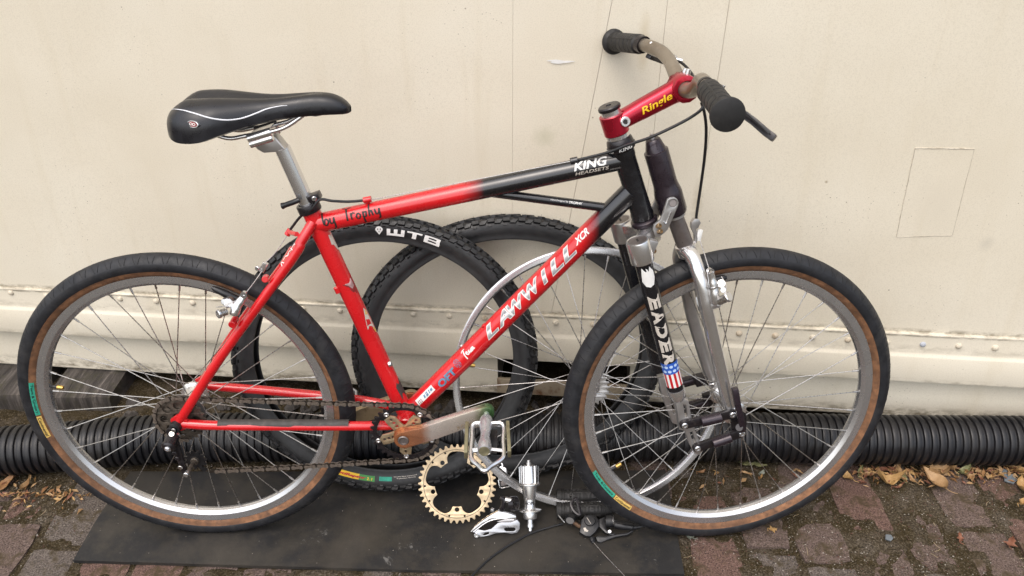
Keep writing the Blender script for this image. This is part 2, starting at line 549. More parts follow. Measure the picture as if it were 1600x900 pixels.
def container_paint():
    m, nt, b = new_mat('aged_cream_paint')
    v = coords(nt)
    big = noise_fac(nt, v, 2.2, 5, 0.6)
    c = ramp(nt, big, [(0.25, (0.645, 0.580, 0.455)), (0.5, (0.690, 0.630, 0.508)), (0.75, (0.720, 0.668, 0.552))])
    # yellowish runs, stretched downwards
    run = noise_fac(nt, scaled(nt, v, (7.0, 1, 0.7)), 3.0, 5, 0.6)
    c = mixc(nt, ramp(nt, run, [(0.55, 0.0), (0.80, 0.45)]), c, (0.60, 0.525, 0.385))
    # fine grain of roller paint and grime in it
    fine = noise_fac(nt, v, 420, 3, 0.7)
    c = mixc(nt, ramp(nt, fine, [(0.38, 0.20), (0.52, 0.0)]), c, (0.38, 0.33, 0.25))
    # fly specks: two sizes of dark dots, thinned by a second noise
    for sc, rad, thr in ((38, 0.055, 0.50), (90, 0.10, 0.52), (15, 0.030, 0.45)):
        vo = nd(nt, 'ShaderNodeTexVoronoi', Scale=sc, Randomness=1.0)
        nt.links.new(v, vo.inputs['Vector'])
        dot = ramp(nt, vo.outputs['Distance'], [(rad * 0.6, 1.0), (rad, 0.0)])
        th = ramp(nt, noise_fac(nt, v, 4.5, 4), [(thr, 0.0), (thr + 0.1, 0.75)])
        mu = nt.nodes.new('ShaderNodeMath'); mu.operation = 'MULTIPLY'
        nt.links.new(dot, mu.inputs[0]); nt.links.new(th, mu.inputs[1])
        c = mixc(nt, mu.outputs[0], c, (0.16, 0.125, 0.085))
    # dirt caught on the ledge above the rivet strip and along the bottom edge
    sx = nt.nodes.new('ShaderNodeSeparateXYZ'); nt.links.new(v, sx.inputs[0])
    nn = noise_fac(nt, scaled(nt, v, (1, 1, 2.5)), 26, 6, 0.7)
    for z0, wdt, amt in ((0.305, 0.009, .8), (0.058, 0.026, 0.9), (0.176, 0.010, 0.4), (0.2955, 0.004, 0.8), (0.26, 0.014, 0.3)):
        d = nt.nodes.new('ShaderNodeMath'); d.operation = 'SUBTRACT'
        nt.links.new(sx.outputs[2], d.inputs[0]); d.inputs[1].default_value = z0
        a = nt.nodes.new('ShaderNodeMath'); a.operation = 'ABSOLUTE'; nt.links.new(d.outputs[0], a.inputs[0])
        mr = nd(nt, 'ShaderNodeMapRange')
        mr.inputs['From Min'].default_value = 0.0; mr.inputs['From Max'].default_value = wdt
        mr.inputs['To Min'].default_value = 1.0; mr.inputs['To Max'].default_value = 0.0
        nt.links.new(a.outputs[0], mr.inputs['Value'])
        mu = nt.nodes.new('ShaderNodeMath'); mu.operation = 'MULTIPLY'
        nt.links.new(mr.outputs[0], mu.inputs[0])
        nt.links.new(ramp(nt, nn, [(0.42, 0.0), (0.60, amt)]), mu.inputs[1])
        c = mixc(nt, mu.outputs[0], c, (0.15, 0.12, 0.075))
    # marks with a place of their own: scuff, rust spot, greenish smears, rough repair
    wob = noise_fac(nt, v, 45, 5, 0.7)
    for (u, z, ru, rz, col, amt) in ((0.788, 0.530, .030, .040, (0.46, 0.42, 0.35), .4), (0.443, 0.655, .007, .007, (0.22, 0.15, 0.07), .9), (-0.133, 0.735, .05, .045, (0.48, 0.45, 0.32), .6), (0.055, 0.93, .022, .12, (0.52, 0.44, 0.29), .7), (0.19, 0.60, .022, .10, (0.45, 0.38, 0.27), .6), (0.66, 0.62, .10, .12, (0.60, 0.54, 0.43), .5), (-0.55, 0.78, .012, .012, (0.50, 0.40, 0.24), .5)):
        s_ = nt.nodes.new('ShaderNodeVectorMath'); s_.operation = 'MULTIPLY_ADD'
        nt.links.new(v, s_.inputs[0])
        s_.inputs[1].default_value = (1 / ru, 0, 1 / rz); s_.inputs[2].default_value = (-u / ru, 0, -z / rz)
        ln = nt.nodes.new('ShaderNodeVectorMath'); ln.operation = 'LENGTH'
        nt.links.new(s_.outputs[0], ln.inputs[0])
        ad = nt.nodes.new('ShaderNodeMath'); ad.operation = 'MULTIPLY_ADD'
        nt.links.new(wob, ad.inputs[0]); ad.inputs[1].default_value = 0.8
        nt.links.new(ln.outputs['Value'], ad.inputs[2])
        c = mixc(nt, ramp(nt, ad.outputs[0], [(0.42, amt), (1.0, 0.0)]), c, col)
    nt.links.new(c, b.inputs['Base Color'])
    b.inputs['Roughness'].default_value = 0.5
    b.inputs['Specular IOR Level'].default_value = 0.35
    h = nt.nodes.new('ShaderNodeMath'); h.operation = 'MULTIPLY_ADD'
    nt.links.new(noise_fac(nt, v, 300, 3, 0.6), h.inputs[0]); h.inputs[1].default_value = 0.5
    nt.links.new(noise_fac(nt, v, 11, 3), h.inputs[2])
    bump(nt, b, h.outputs[0], 0.30, 0.0015)
    return m
CREAM = container_paint()
BEAD = pm('grimy_cream_bead', (0.50, 0.45, 0.36), 0.6, var=0.25, vs=60, dust=(0.20, 0.16, 0.10), ds=40, dlo=0.5, dhi=0.7)
RUSTY = pm('rusty_cream_steel', (0.36, 0.29, 0.20), 0.7, var=0.25, vs=14, dust=(0.15, 0.07, 0.03), ds=20, dlo=0.48, dhi=0.62, bscale=160, bstr=0.3)
RIVETM = pm('cream_rivet', (0.60, 0.535, 0.42), 0.5, var=0.1, vs=90, dust=(0.33, 0.24, 0.14), ds=120, dlo=0.62, dhi=0.85)
RIVET_R = pm('rust_stained_rivet', (0.55, 0.47, 0.35), 0.6, var=0.15, vs=150, dust=(0.26, 0.16, 0.08), ds=160, dlo=0.50, dhi=0.68)
BARESTEEL = pm('grey_blue_bare_patch', (0.42, 0.44, 0.48), 0.5, var=0.15, vs=150)

def moss_ground():
    m, nt, b = new_mat('mossy_joint_soil')
    v = coords(nt)
    n1 = noise_fac(nt, v, 16, 6, 0.65)
    c = ramp(nt, n1, [(0.28, (0.034, 0.024, 0.009)), (0.46, (0.055, 0.039, 0.016)), (0.58, (0.088, 0.068, 0.045)), (0.78, (0.140, 0.116, 0.090))])
    fine = noise_fac(nt, v, 240, 4, 0.8)
    c = mixc(nt, ramp(nt, fine, [(0.40, 0.8), (0.52, 0.0)]), c, (0.012, 0.009, 0.005))
    c = mixc(nt, ramp(nt, fine, [(0.56, 0.0), (0.70, 0.85)]), c, (0.27, 0.235, 0.19))
    nt.links.new(c, b.inputs['Base Color'])
    b.inputs['Roughness'].default_value = 0.92
    b.inputs['Specular IOR Level'].default_value = 0.2
    h = nt.nodes.new('ShaderNodeMath'); h.operation = 'ADD'
    nt.links.new(noise_fac(nt, v, 120, 5, 0.75), h.inputs[0]); nt.links.new(fine, h.inputs[1])
    bump(nt, b, h.outputs[0], 0.8, 0.004)
    return m
MOSS = moss_ground()

def brick_mat(name, a, bb):
    m, nt, b = new_mat(name)
    v = coords(nt)
    n1 = noise_fac(nt, v, 22, 6, 0.65)
    c = ramp(nt, n1, [(0.30, a), (0.70, bb)])
    fine = noise_fac(nt, v, 300, 4, 0.75)
    c = mixc(nt, ramp(nt, fine, [(0.40, 0.8), (0.53, 0.0)]), c, (0.018, 0.014, 0.012))
    c = mixc(nt, ramp(nt, fine, [(0.56, 0.0), (0.70, 0.65)]), c, (0.30, 0.26, 0.22))
    mo = noise_fac(nt, v, 19, 7, 0.72)
    c = mixc(nt, ramp(nt, mo, [(0.50, 0.0), (0.60, 0.85)]), c, (0.050, 0.036, 0.015))
    nt.links.new(c, b.inputs['Base Color'])
    b.inputs['Roughness'].default_value = 0.88
    b.inputs['Specular IOR Level'].default_value = 0.25
    h = nt.nodes.new('ShaderNodeMath'); h.operation = 'ADD'
    nt.links.new(noise_fac(nt, v, 70, 6, 0.75), h.inputs[0]); nt.links.new(fine, h.inputs[1])
    bump(nt, b, h.outputs[0], 0.6, 0.003)
    return m
BRICKS = [brick_mat('purple_grey_brick', (0.102, 0.069, 0.057), (0.175, 0.126, 0.106)),
          brick_mat('red_brown_brick', (0.110, 0.062, 0.048), (0.200, 0.120, 0.096)),
          brick_mat('grey_brown_brick', (0.096, 0.078, 0.066), (0.165, 0.138, 0.118))]

def mat_rubber():
    m, nt, b = new_mat('dusty_rubber_mat')
    v = coords(nt)
    c = ramp(nt, noise_fac(nt, v, 5, 8, 0.68, 0.3), [(0.36, (0.0085, 0.0083, 0.0088)), (0.46, (0.013, 0.0122, 0.0118)), (0.53, (0.025, 0.0215, 0.017)), (0.72, (0.046, 0.039, 0.030))])
    c = mixc(nt, ramp(nt, noise_fac(nt, v, 26, 7, 0.75), [(0.52, 0.0), (0.70, 0.7)]), c, (0.038, 0.032, 0.024))
    vo = nd(nt, 'ShaderNodeTexVoronoi', Scale=40, Randomness=1.0)
    nt.links.new(v, vo.inputs['Vector'])
    c = mixc(nt, ramp(nt, vo.outputs['Distance'], [(0.03, 0.7), (0.055, 0.0)]), c, (0.20, 0.18, 0.16))
    sc = noise_fac(nt, v, 7, 8, 0.8, 0.4)
    c = mixc(nt, ramp(nt, sc, [(0.64, 0.0), (0.67, 0.75)]), c, (0.15, 0.145, 0.135))
    nt.links.new(c, b.inputs['Base Color'])
    nt.links.new(ramp(nt, noise_fac(nt, v, 14, 5), [(0.3, 0.5), (0.7, 0.75)]), b.inputs['Roughness'])
    bump(nt, b, noise_fac(nt, v, 160, 5, 0.7), 0.35, 0.0012)
    return m
MATM = mat_rubber()

def old_wood(name, end=False):
    m, nt, b = new_mat(name)
    v = coords(nt)
    s = (60, 5, 5) if end else (8, 90, 90)
    g = noise_fac(nt, scaled(nt, v, s), 1.0, 6, 0.7, 0.6)
    c = ramp(nt, g, [(0.30, (0.018, 0.014, 0.012)), (0.50, (0.052, 0.044, 0.038)), (0.68, (0.14, 0.12, 0.105))])
    mo = noise_fac(nt, v, 30, 6, 0.7)
    c = mixc(nt, ramp(nt, mo, [(0.50, 0.0), (0.66, 0.8)]), c, (0.040, 0.036, 0.018))
    c = mixc(nt, ramp(nt, noise_fac(nt, v, 55, 5, 0.7), [(0.68, 0.0), (0.74, 0.7)]), c, (0.27, 0.27, 0.22))
    nt.links.new(c, b.inputs['Base Color'])
    b.inputs['Roughness'].default_value = 0.9
    bump(nt, b, g, 0.8, 0.006)
    return m
WOOD = old_wood('weathered_timber')
WOOD_E = old_wood('sawn_timber_end', True)

def leaf_mat(name, a, bb):
    m, nt, b = new_mat(name)
    v = coords(nt)
    c = ramp(nt, noise_fac(nt, v, 70, 6, 0.7), [(0.3, a), (0.7, bb)])
    c = mixc(nt, ramp(nt, noise_fac(nt, v, 260, 3), [(0.62, 0.0), (0.70, 0.6)]), c, (a[0] * 0.4, a[1] * 0.35, a[2] * 0.3))
    nt.links.new(c, b.inputs['Base Color'])
    b.inputs['Roughness'].default_value = 0.6
    bump(nt, b, noise_fac(nt, v, 320, 3), 0.4, 0.001)
    return m
LEAF_TAN = leaf_mat('tan_leaf', (0.25, 0.145, 0.060), (0.40, 0.255, 0.125))
LEAF_BROWN = leaf_mat('brown_leaf', (0.20, 0.095, 0.035), (0.32, 0.17, 0.07))
LEAF_YEL = leaf_mat('yellow_leaf', (0.29, 0.165, 0.055), (0.44, 0.275, 0.11))
LEAF_GRN = leaf_mat('green_leaf', (0.13, 0.14, 0.05), (0.26, 0.245, 0.12))
LEAF_RED = leaf_mat('rust_leaf', (0.13, 0.05, 0.026), (0.25, 0.10, 0.055))
LEAF_GREY = leaf_mat('grey_green_leaf', (0.19, 0.21, 0.17), (0.28, 0.29, 0.23))
SLATE = pm('blue_grey_slate', (0.11, 0.125, 0.135), 0.7, var=0.2, vs=90)

# ------------------------------------------------------------ ground and paving
RX0, RX1, RY0, RY1 = -1.0, 2.3, -0.45, 0.60
def gz(x, y):
    n = noise.fractal(Vector((x * 9, y * 9, 3.1)), 1.0, 2.1, 4)
    n2 = noise.noise(Vector((x * 60, y * 60, 1.7)))
    return -0.0034 + 0.0066 * n + 0.0018 * n2
def axis_steps(a, b, d, far):
    n = int(round((b - a) / d))
    mid = [a + (b - a) * i / n for i in range(n + 1)]
    return [a - far, a - far * 0.3, a - far * 0.08, a - far * 0.02] + mid + [b + far * 0.02, b + far * 0.08, b + far * 0.3, b + far]
gxs = axis_steps(RX0, RX1, 0.0085, 60)
gys = axis_steps(RY0, RY1, 0.0085, 60)
g = G()
vs = []
for yy in gys:
    for xx in gxs:
        inside = RX0 <= xx <= RX1 and RY0 <= yy <= RY1
        z = gz(xx, yy) if inside else -0.006
        if -0.25 < xx < 0.95 and -0.10 < yy < 0.17: z = -0.006     # pressed flat under the mat
        vs.append((xx, yy, z))
nx = len(gxs)
fs = [(j * nx + i, j * nx + i + 1, (j + 1) * nx + i + 1, (j + 1) * nx + i) for j in range(len(gys) - 1) for i in range(nx - 1)]
g.add(vs, fs)
GROUND = obj('ground', g, MOSS, angle=60, kind='structure', recalc=False)

brick_protos = []
for k in range(7):
    L = [0.200, 0.200, 0.150, 0.200, 0.105, 0.200, 0.175][k]
    W = 0.098
    g = G()
    nx_, ny_ = 4, max(3, int(L / 0.05))
    rr = random.Random(40 + k)
    top = []
    for j in range(ny_ + 1):
        for i in range(nx_ + 1):
            ex = i in (0, nx_); ey = j in (0, ny_)
            x = -W / 2 + W * i / nx_ + (rr.uniform(-.003, .003) if ex else 0)
            y = -L / 2 + L * j / ny_ + (rr.uniform(-.003, .003) if ey else 0)
            if ex and ey: x *= 0.93; y *= 0.975
            z = rr.uniform(-.0012, .0012) - (0.0022 if ex or ey else 0)
            top.append((x, y, z))
    n1 = nx_ + 1
    fsb = [(j * n1 + i, j * n1 + i + 1, (j + 1) * n1 + i + 1, (j + 1) * n1 + i) for j in range(ny_) for i in range(nx_)]
    rim_ = [i for i in range(n1)] + [j * n1 + nx_ for j in range(1, ny_ + 1)] + [ny_ * n1 + i for i in range(nx_ - 1, -1, -1)] + [j * n1 for j in range(ny_ - 1, 0, -1)]
    nt_ = len(top)
    low = [(top[i][0] * 1.03, top[i][1] * 1.01, -0.035) for i in rim_]
    nr = len(rim_)
    fsb += [(rim_[(i + 1) % nr], rim_[i], nt_ + i, nt_ + (i + 1) % nr) for i in range(nr)]
    g.add(top + low, fsb)
    brick_protos.append((g, L))
brick_mesh = {}
brr = random.Random(5)
ncol = 0
for k in range(-6, 24):
    cx = -0.365 + 0.1134 * k + 0.049
    y = -0.45 - brr.random() * 0.1
    ends = {16: 0.114, 17: 0.009, 18: 0.045, 0: -0.045}
    if k in ends:
        y = ends[k] - 0.212 * 2
    while y < 0.34:
        pi = brr.choice((0, 1, 3, 5, 2, 4, 6)) if k not in ends else 0
        gb, L = brick_protos[pi]
        cy = y + L / 2
        y += L + 0.016
        if cy + L / 2 > 0.36: continue
        if cx > -0.22 and cx < 0.92 and cy - L / 2 > -0.10: continue   # wholly under the mat or the bicycle's parts
        mk = brr.choice((0, 0, 1, 1, 2))
        key = (pi, mk)
        zz = -0.0010 + brr.uniform(-0.0045, 0.0022)
        if cx > -0.27 and cx < 0.98 and cy + L / 2 > -0.13: zz = -0.002
        M = Matrix.Translation((cx + brr.uniform(-.003, .003), cy, zz)) @ Matrix.Rotation(brr.uniform(-.02, .02), 4, 'Z') @ Matrix.Rotation(brr.uniform(-.012, .012), 4, 'X')
        if key not in brick_mesh:
            brick_mesh[key] = obj('brick', gb, BRICKS[mk], GROUND, angle=40, M=M)
        else:
            copy_of(brick_mesh[key], M, GROUND)

# grit, moss crumbs and straw lying on the paving: beyond counting
g = G()
grr = random.Random(11)
def crumb(x, y, z, s, mi):
    a = grr.uniform(0, 6.28)
    p = [Vector((math.cos(a + q) * s * grr.uniform(.6, 1.2), math.sin(a + q) * s * grr.uniform(.6, 1.2), 0)) for q in (0, 2.1, 4.2)]
    t = Vector((0, 0, s * grr.uniform(.5, 1.1)))
    o = Vector((x, y, z - s * .15))
    g.add([o + p[0], o + p[1], o + p[2], o + t], [(0, 1, 3), (1, 2, 3), (2, 0, 3), (0, 2, 1)], mi)
def straw(x, y, z, l, mi):
    a = grr.uniform(0, 6.28); w = 0.0006
    d = Vector((math.cos(a), math.sin(a), grr.uniform(-.1, .2))) * l
    n_ = Vector((-math.sin(a), math.cos(a), 0)) * w
    m_ = Vector((x, y, z + .0010))
    b_ = n_ * grr.uniform(-3, 3)
    g.add([m_ - d / 2 - n_, m_ - d / 2 + n_, m_ + n_ + b_, m_ - n_ + b_, m_ + d / 2 + n_, m_ + d / 2 - n_], [(0, 1, 2, 3), (3, 2, 4, 5)], mi)
def on_mat(x, y): return -0.28 < x < 0.985 and -0.125 < y < 0.19
n_ = 0
while n_ < 24000:
    x, y = grr.uniform(-0.75, 2.0), grr.uniform(-0.2, 0.30)
    if on_mat(x, y):
        if grr.random() < 0.985: continue
        crumb(x, y, 0.0072, grr.uniform(.0006, .0016), grr.choice((0, 2))); n_ += 1; continue
    d = noise.noise(Vector((x * 8, y * 8, 9)))
    if d < -0.15 and grr.random() < .6: continue
    n_ += 1
    r_ = grr.random()
    if r_ < .995: crumb(x, y, 0.0005 + max(-.002, gz(x, y)), grr.uniform(.0007, .0024) * (1.5 if grr.random() < .04 else 1), grr.choice((0, 0, 0, 1, 1, 1, 4, 2)))
    else: straw(x, y, 0.002, grr.uniform(.006, .02), 3)
obj('grit', g, [pm('brown_crumb', (0.10, 0.078, 0.052), .9), pm('moss_crumb', (0.050, 0.038, 0.016), .95), pm('pale_grit', (0.32, 0.285, 0.24), .8), pm('straw_bits', (0.26, 0.20, 0.12), .7), pm('red_crumb', (0.10, 0.045, 0.03), .9)], angle=0, kind='stuff', recalc=False)

# ------------------------------------------------------------ steel container wall behind
WM = Matrix(((0.995644, 0.093239, 0.000000, 0.826000), (-0.093239, 0.995644, 0.000000, 0.366000), (0.000000, 0.000000, 1.000000, 0.000000), (0.000000, 0.000000, 0.000000, 1.000000)))        # origin on the wall face near the left handlebar grip; x along the wall, -y out of it
CONT = thing('shipping_container', 'aged cream steel shipping container wall with a riveted bottom rail behind the bicycle', 'shipping container', WM)
U0, U1, TOP = -2.7, 1.9, 2.45
def profile_strip(prof, u0, u1, nu=1):
    """prof: (out, z) polyline extruded along the wall"""
    g = G()
    n = len(prof)
    vs = [(u0 + (u1 - u0) * i / nu, -d, z) for i in range(nu + 1) for d, z in prof]
    fs = [(i * n + j, (i + 1) * n + j, (i + 1) * n + j + 1, i * n + j + 1) for i in range(nu) for j in range(n - 1)]
    return g.add(vs, fs)
# side sheet: gently uneven plates between the seams
def sheet(name, u0, u1, d0, lean0=0.0, lean1=0.0):
    g = G()
    nu, nv = max(4, int((u1 - u0) / 0.04)), 54
    vs = []
    for j in range(nv + 1):
        z = 0.296 + (TOP - 0.296) * (j / nv) ** 1.3
        e0, e1 = u0 + lean0 * (z - 0.3), u1 + lean1 * (z - 0.3)
        for i in range(nu + 1):
            u = e0 + (e1 - e0) * i / nu
            w = 0.0016 * noise.noise(Vector((u * 3, z * 3, 5))) + 0.0009 * noise.noise(Vector((u * 9, z * 9, 2)))
            vs.append((u, -(d0 + w), z))
    n = nu + 1
    fs = [(j * n + i, j * n + i + 1, (j + 1) * n + i + 1, (j + 1) * n + i) for j in range(nv) for i in range(nu)]
    # a folded edge back into the wall on both sides
    for i in (0, nu):
        o = len(vs)
        for j in range(nv + 1):
            p = vs[j * n + i]
            vs.append((p[0], 0.02, p[2]))
        fs += [(j * n + i, (j + 1) * n + i, o + j + 1, o + j) for j in range(nv)]
    g.add(vs, fs)
    return obj(name, g, CREAM, CONT, angle=40)
sheet('side_panel', U0, -0.2020, 0.0, 0, 0.01)
sheet('side_panel', -0.2016, -0.1115, 0.0003, 0.01, 0.145)
sheet('side_panel', -0.1108, 0.0790, -0.0002, 0.145, 0.02)
sheet('side_panel', 0.0795, 0.1843, 0.0004, 0.02, 0.03)
sheet('side_panel', 0.1850, U1, -0.0010, 0.03, 0.0)
obj('backing_sheet', G().box(((U0 + U1) / 2, 0.032, 1.36), (U1 - U0, 0.02, 2.2)), CREAM, CONT)
# bent bottom rail
rail = [(-0.004, 0.3018), (0.0040, 0.3012), (0.0052, 0.3002), (0.0054, 0.2978), (0.0040, 0.2966), (0.0045, 0.252), (0.0055, 0.2475), (0.0085, 0.2435), (0.0098, 0.2400), (0.0098, 0.205), (0.0100, 0.1765), (0.0092, 0.1735), (-0.0060, 0.1725), (-0.03, 0.172)]
obj('bottom_rail', profile_strip(rail, U0, U1, 60).map(lambda p: (p.x, p.y + 0.0011 * noise.noise(Vector((p.x * 6, p.z * 20, 0))), p.z + 0.0008 * noise.noise(Vector((p.x * 7, 3, 0))))), CREAM, CONT, angle=25)
# sill below it, cut by the fork pocket
sill = [(-0.016, 0.18), (-0.020, 0.172), (-0.020, 0.050), (-0.0215, 0.047), (-0.045, 0.046), (-0.3, 0.046)]
P0, P1 = -0.240, 0.080
obj('lower_rail', profile_strip(sill, U0, P0, 30).map(lambda p: (p.x, p.y + 0.0012 * noise.noise(Vector((p.x * 8, p.z * 15, 4))), p.z)), CREAM, CONT, angle=25)
obj('lower_rail', profile_strip(sill, P1, U1, 30).map(lambda p: (p.x, p.y + 0.0012 * noise.noise(Vector((p.x * 8, p.z * 15, 4))), p.z)), CREAM, CONT, angle=25)
bot = [(-0.026, 0.0930), (-0.0195, 0.0930), (-0.0185, 0.0920), (-0.0185, 0.050), (-0.026, 0.047), (-0.0265, 0.0925)]
g = profile_strip(bot, P0 - 0.002, P1 + 0.002, 12)
obj('pocket_plate', g, RUSTY, CONT, angle=25, label='rust streaked plate under the fork pocket')
g = G()
for u in (P0, P1):
    g.add([(u, 0.019, 0.172), (u, 0.019, 0.050), (u, 0.6, 0.050), (u, 0.6, 0.172)], [(0, 1, 2, 3)])
g.add([(P0, 0.03, 0.1705), (P1, 0.03, 0.1705), (P1, 0.6, 0.1705), (P0, 0.6, 0.1705)], [(0, 1, 2, 3)])
obj('fork_pocket', g, pm('dark_pocket_steel', (0.16, 0.13, 0.095), .8, var=.3, vs=20), CONT, angle=0)  # pocket inside coloured darker than the rails
g = G().box(((U0 + U1) / 2, 1.6, 0.1), (U1 - U0, 1.9, 0.10))
g.box(((U0 + U1) / 2, 1.24, 1.45), (U1 - U0, 2.36, 2.0))
obj('container_body', g, pm('shade_dark_underframe', (0.03, 0.025, 0.020), .9), CONT, angle=0)  # near-black colour carries the shade of the void under the container
# repair patch and its beads
def sheet_d(u, z): return -0.0010 + 0.0016 * noise.noise(Vector((u * 3, z * 3, 5))) + 0.0009 * noise.noise(Vector((u * 9, z * 9, 2)))
pz = [(0.599, 0.733), (0.709, 0.736), (0.716, 0.545), (0.606, 0.536)]
g = G()
pts2 = pz
n = 10
vs = []
for j in range(n + 1):
    for i in range(n + 1):
        s, t = i / n, j / n
        a = Vector(pz[3]).lerp(Vector(pz[2]), s); bq = Vector(pz[0]).lerp(Vector(pz[1]), s)
        q = a.lerp(bq, t)
        ed = min(s, 1 - s, t, 1 - t)
        vs.append((q.x + .001 * noise.noise(Vector((s * 9, t * 9, 0))), -(sheet_d(q.x, q.y) + .0007 ), q.y + .001 * noise.noise(Vector((s * 9, t * 9, 7)))))
g.add(vs, [(j * (n + 1) + i, j * (n + 1) + i + 1, (j + 1) * (n + 1) + i + 1, (j + 1) * (n + 1) + i) for j in range(n) for i in range(n)])
patch_ob = obj('repair_patch', g, CREAM, CONT, angle=0)
for a_, b_, r_ in ((0, 1, .0013), (1, 2, .0006), (2, 3, .0007), (3, 0, .0008)):
    pa, pb = Vector((pz[a_][0], 0, pz[a_][1])), Vector((pz[b_][0], 0, pz[b_][1]))
    pts_ = []
    for k in range(25):
        p = pa.lerp(pb, k / 24)
        pts_.append((p.x + .001 * noise.noise(Vector((p.x * 40, p.z * 40, 1))), -sheet_d(p.x, p.z) - .0004, p.z + .001 * noise.noise(Vector((p.x * 40, p.z * 40, 4)))))
    obj('weld_bead', G().tube(pts_, [r_ * (1 + .6 * noise.noise(Vector((k * .8, a_, 0)))) for k in range(25)], 6), BEAD, patch_ob)
# scraped flake of bare white paint, scratches
g = G()
vs = [Vector((-0.102 + 0.024 * math.cos(a) * (1 + .25 * math.sin(5 * a)), -0.0022, 0.890 + 0.0034 * math.sin(a) * (1 + .4 * math.sin(3 * a + 1)))) for a in [2 * PI * k / 24 for k in range(24)]]
g.add(vs, [tuple(range(24))])
obj('paint_scrape', g, WHITE, CONT, angle=0)
g = G()
for (u, z, w, h, s) in ((0.79, 0.515, 0.03, 0.045, 1), ):
    pass
# rivets
rv = G()
rv.lathe([(0.0072, -0.002), (0.0070, 0.0010), (0.0058, 0.0032), (0.0034, 0.0045), (0.0006, 0.0050)], (0, 0, 0), (0, -1, 0), 16)
rivet_px = [(-1.4343, 0.2894, 0), (-1.3427, 0.2853, 0), (-1.1546, 0.2869, 0), (-1.0635, 0.2857, 0), (-0.9718, 0.2864, 0), (-0.6986, 0.2861, 0), (-0.6101, 0.285, 0), (-0.4334, 0.2856, 0), (-0.3484, 0.2854, 0), (-0.2655, 0.285, 1), (-0.1001, 0.2826, 0), (-0.0147, 0.2825, 1), (0.3168, 0.2785, 1), (0.3965, 0.2774, 1), (0.4794, 0.2783, 0), (0.5567, 0.2763, 1), (0.6404, 0.2747, 0), (0.7189, 0.2745, 2), (0.7954, 0.2752, 0), (0.8728, 0.275, 0), (-1.2487, 0.2861, 0), (-0.7895, 0.2862, 0), (-0.5221, 0.2857, 0), (-0.1833, 0.2838, 0), (0.0687, 0.2824, 0), (0.1515, 0.2805, 0), (0.2352, 0.2795, 0)]
first = {}
for i, (u, z, kind) in enumerate(rivet_px):
    M = Matrix.Translation((u, -0.0045, z)) @ Matrix.Rotation(i * 1.3, 4, 'Y') @ Matrix.Scale(1 + .06 * math.sin(i * 2.1), 4)
    mt = (RIVETM, RIVET_R, BARESTEEL)[kind]
    if kind not in first:
        first[kind] = obj('rivet', rv, mt, CONT, angle=40, M=M)
    else:
        copy_of(first[kind], M, CONT)

# ------------------------------------------------------------ timber bearers under the container
def timber(name, x0, x1, y0, y1, z1, label, seed):
    rr = random.Random(seed)
    g = G()
    nx_, ny_, nz_ = 10, 8, 5
    def P(i, j, k):
        x = x0 + (x1 - x0) * i / nx_; y = y0 + (y1 - y0) * j / ny_; z = -0.02 + (z1 + 0.02) * k / nz_
        d = Vector((noise.noise(Vector((x * 20, y * 20, z * 20 + seed))), noise.noise(Vector((x * 22 + 5, y * 20, z * 20 + seed))), noise.noise(Vector((x * 40, y * 8 + 9, z * 20 + seed)))))
        c = (k == nz_) and (i in (0, nx_) or j == 0)
        return Vector((x, y, z)) + d * 0.0045 + (Vector((0, 0.002, -0.005)) if c else Vector())
    idx = {}
    vs, fs, mi = [], [], []
    def vid(i, j, k):
        if (i, j, k) not in idx:
            idx[(i, j, k)] = len(vs); vs.append(P(i, j, k))
        return idx[(i, j, k)]
    for i in range(nx_):
        for j in range(ny_):
            fs.append((vid(i, j, nz_), vid(i + 1, j, nz_), vid(i + 1, j + 1, nz_), vid(i, j + 1, nz_)))
    for i in range(nx_):
        for k in range(nz_):
            fs.append((vid(i, 0, k), vid(i + 1, 0, k), vid(i + 1, 0, k + 1), vid(i, 0, k + 1)))
    for j in range(ny_):
        for k in range(nz_):
            fs.append((vid(0, j + 1, k), vid(0, j, k), vid(0, j, k + 1), vid(0, j + 1, k + 1)))
            fs.append((vid(nx_, j, k), vid(nx_, j + 1, k), vid(nx_, j + 1, k + 1), vid(nx_, j, k + 1)))
    g.add(vs, fs)
    o = obj(name, g, WOOD_E, angle=50)
    return tag(o, label, 'timber block', 'timber blocks under the container')
timber('timber_block', -0.545, -0.385, 0.398, 0.75, 0.044, 'weathered timber block with saw-cut grooves seen through the rear wheel under the container', 1)
timber('timber_block', -0.90, -0.588, 0.405, 0.75, 0.046, 'mossy grey timber block at far left of the rear tyre under the container', 2)

# loose stones in the dark gap behind the pipe
g = G()
sr = random.Random(3)
for i in range(160):
    x = sr.uniform(-0.36, 1.2); y = sr.uniform(0.31, 0.46); s = sr.uniform(.006, .02)
    a = [Vector((math.cos(q) * s * sr.uniform(.7, 1.2), math.sin(q) * s * sr.uniform(.7, 1.2), sr.uniform(-.2, .2) * s)) for q in [k * 1.047 for k in range(6)]]
    t_ = [p * 0.5 + Vector((0, 0, s * sr.uniform(.5, .9))) for p in a]
    o_ = Vector((x, y, 0))
    g.add([o_ + p for p in a] + [o_ + p for p in t_], [(k, (k + 1) % 6, 6 + (k + 1) % 6, 6 + k) for k in range(6)] + [tuple(range(6, 12))])
obj('rubble', g, pm('grey_rubble', (0.06, 0.052, 0.046), .85, var=.3, vs=20), angle=0, kind='stuff')

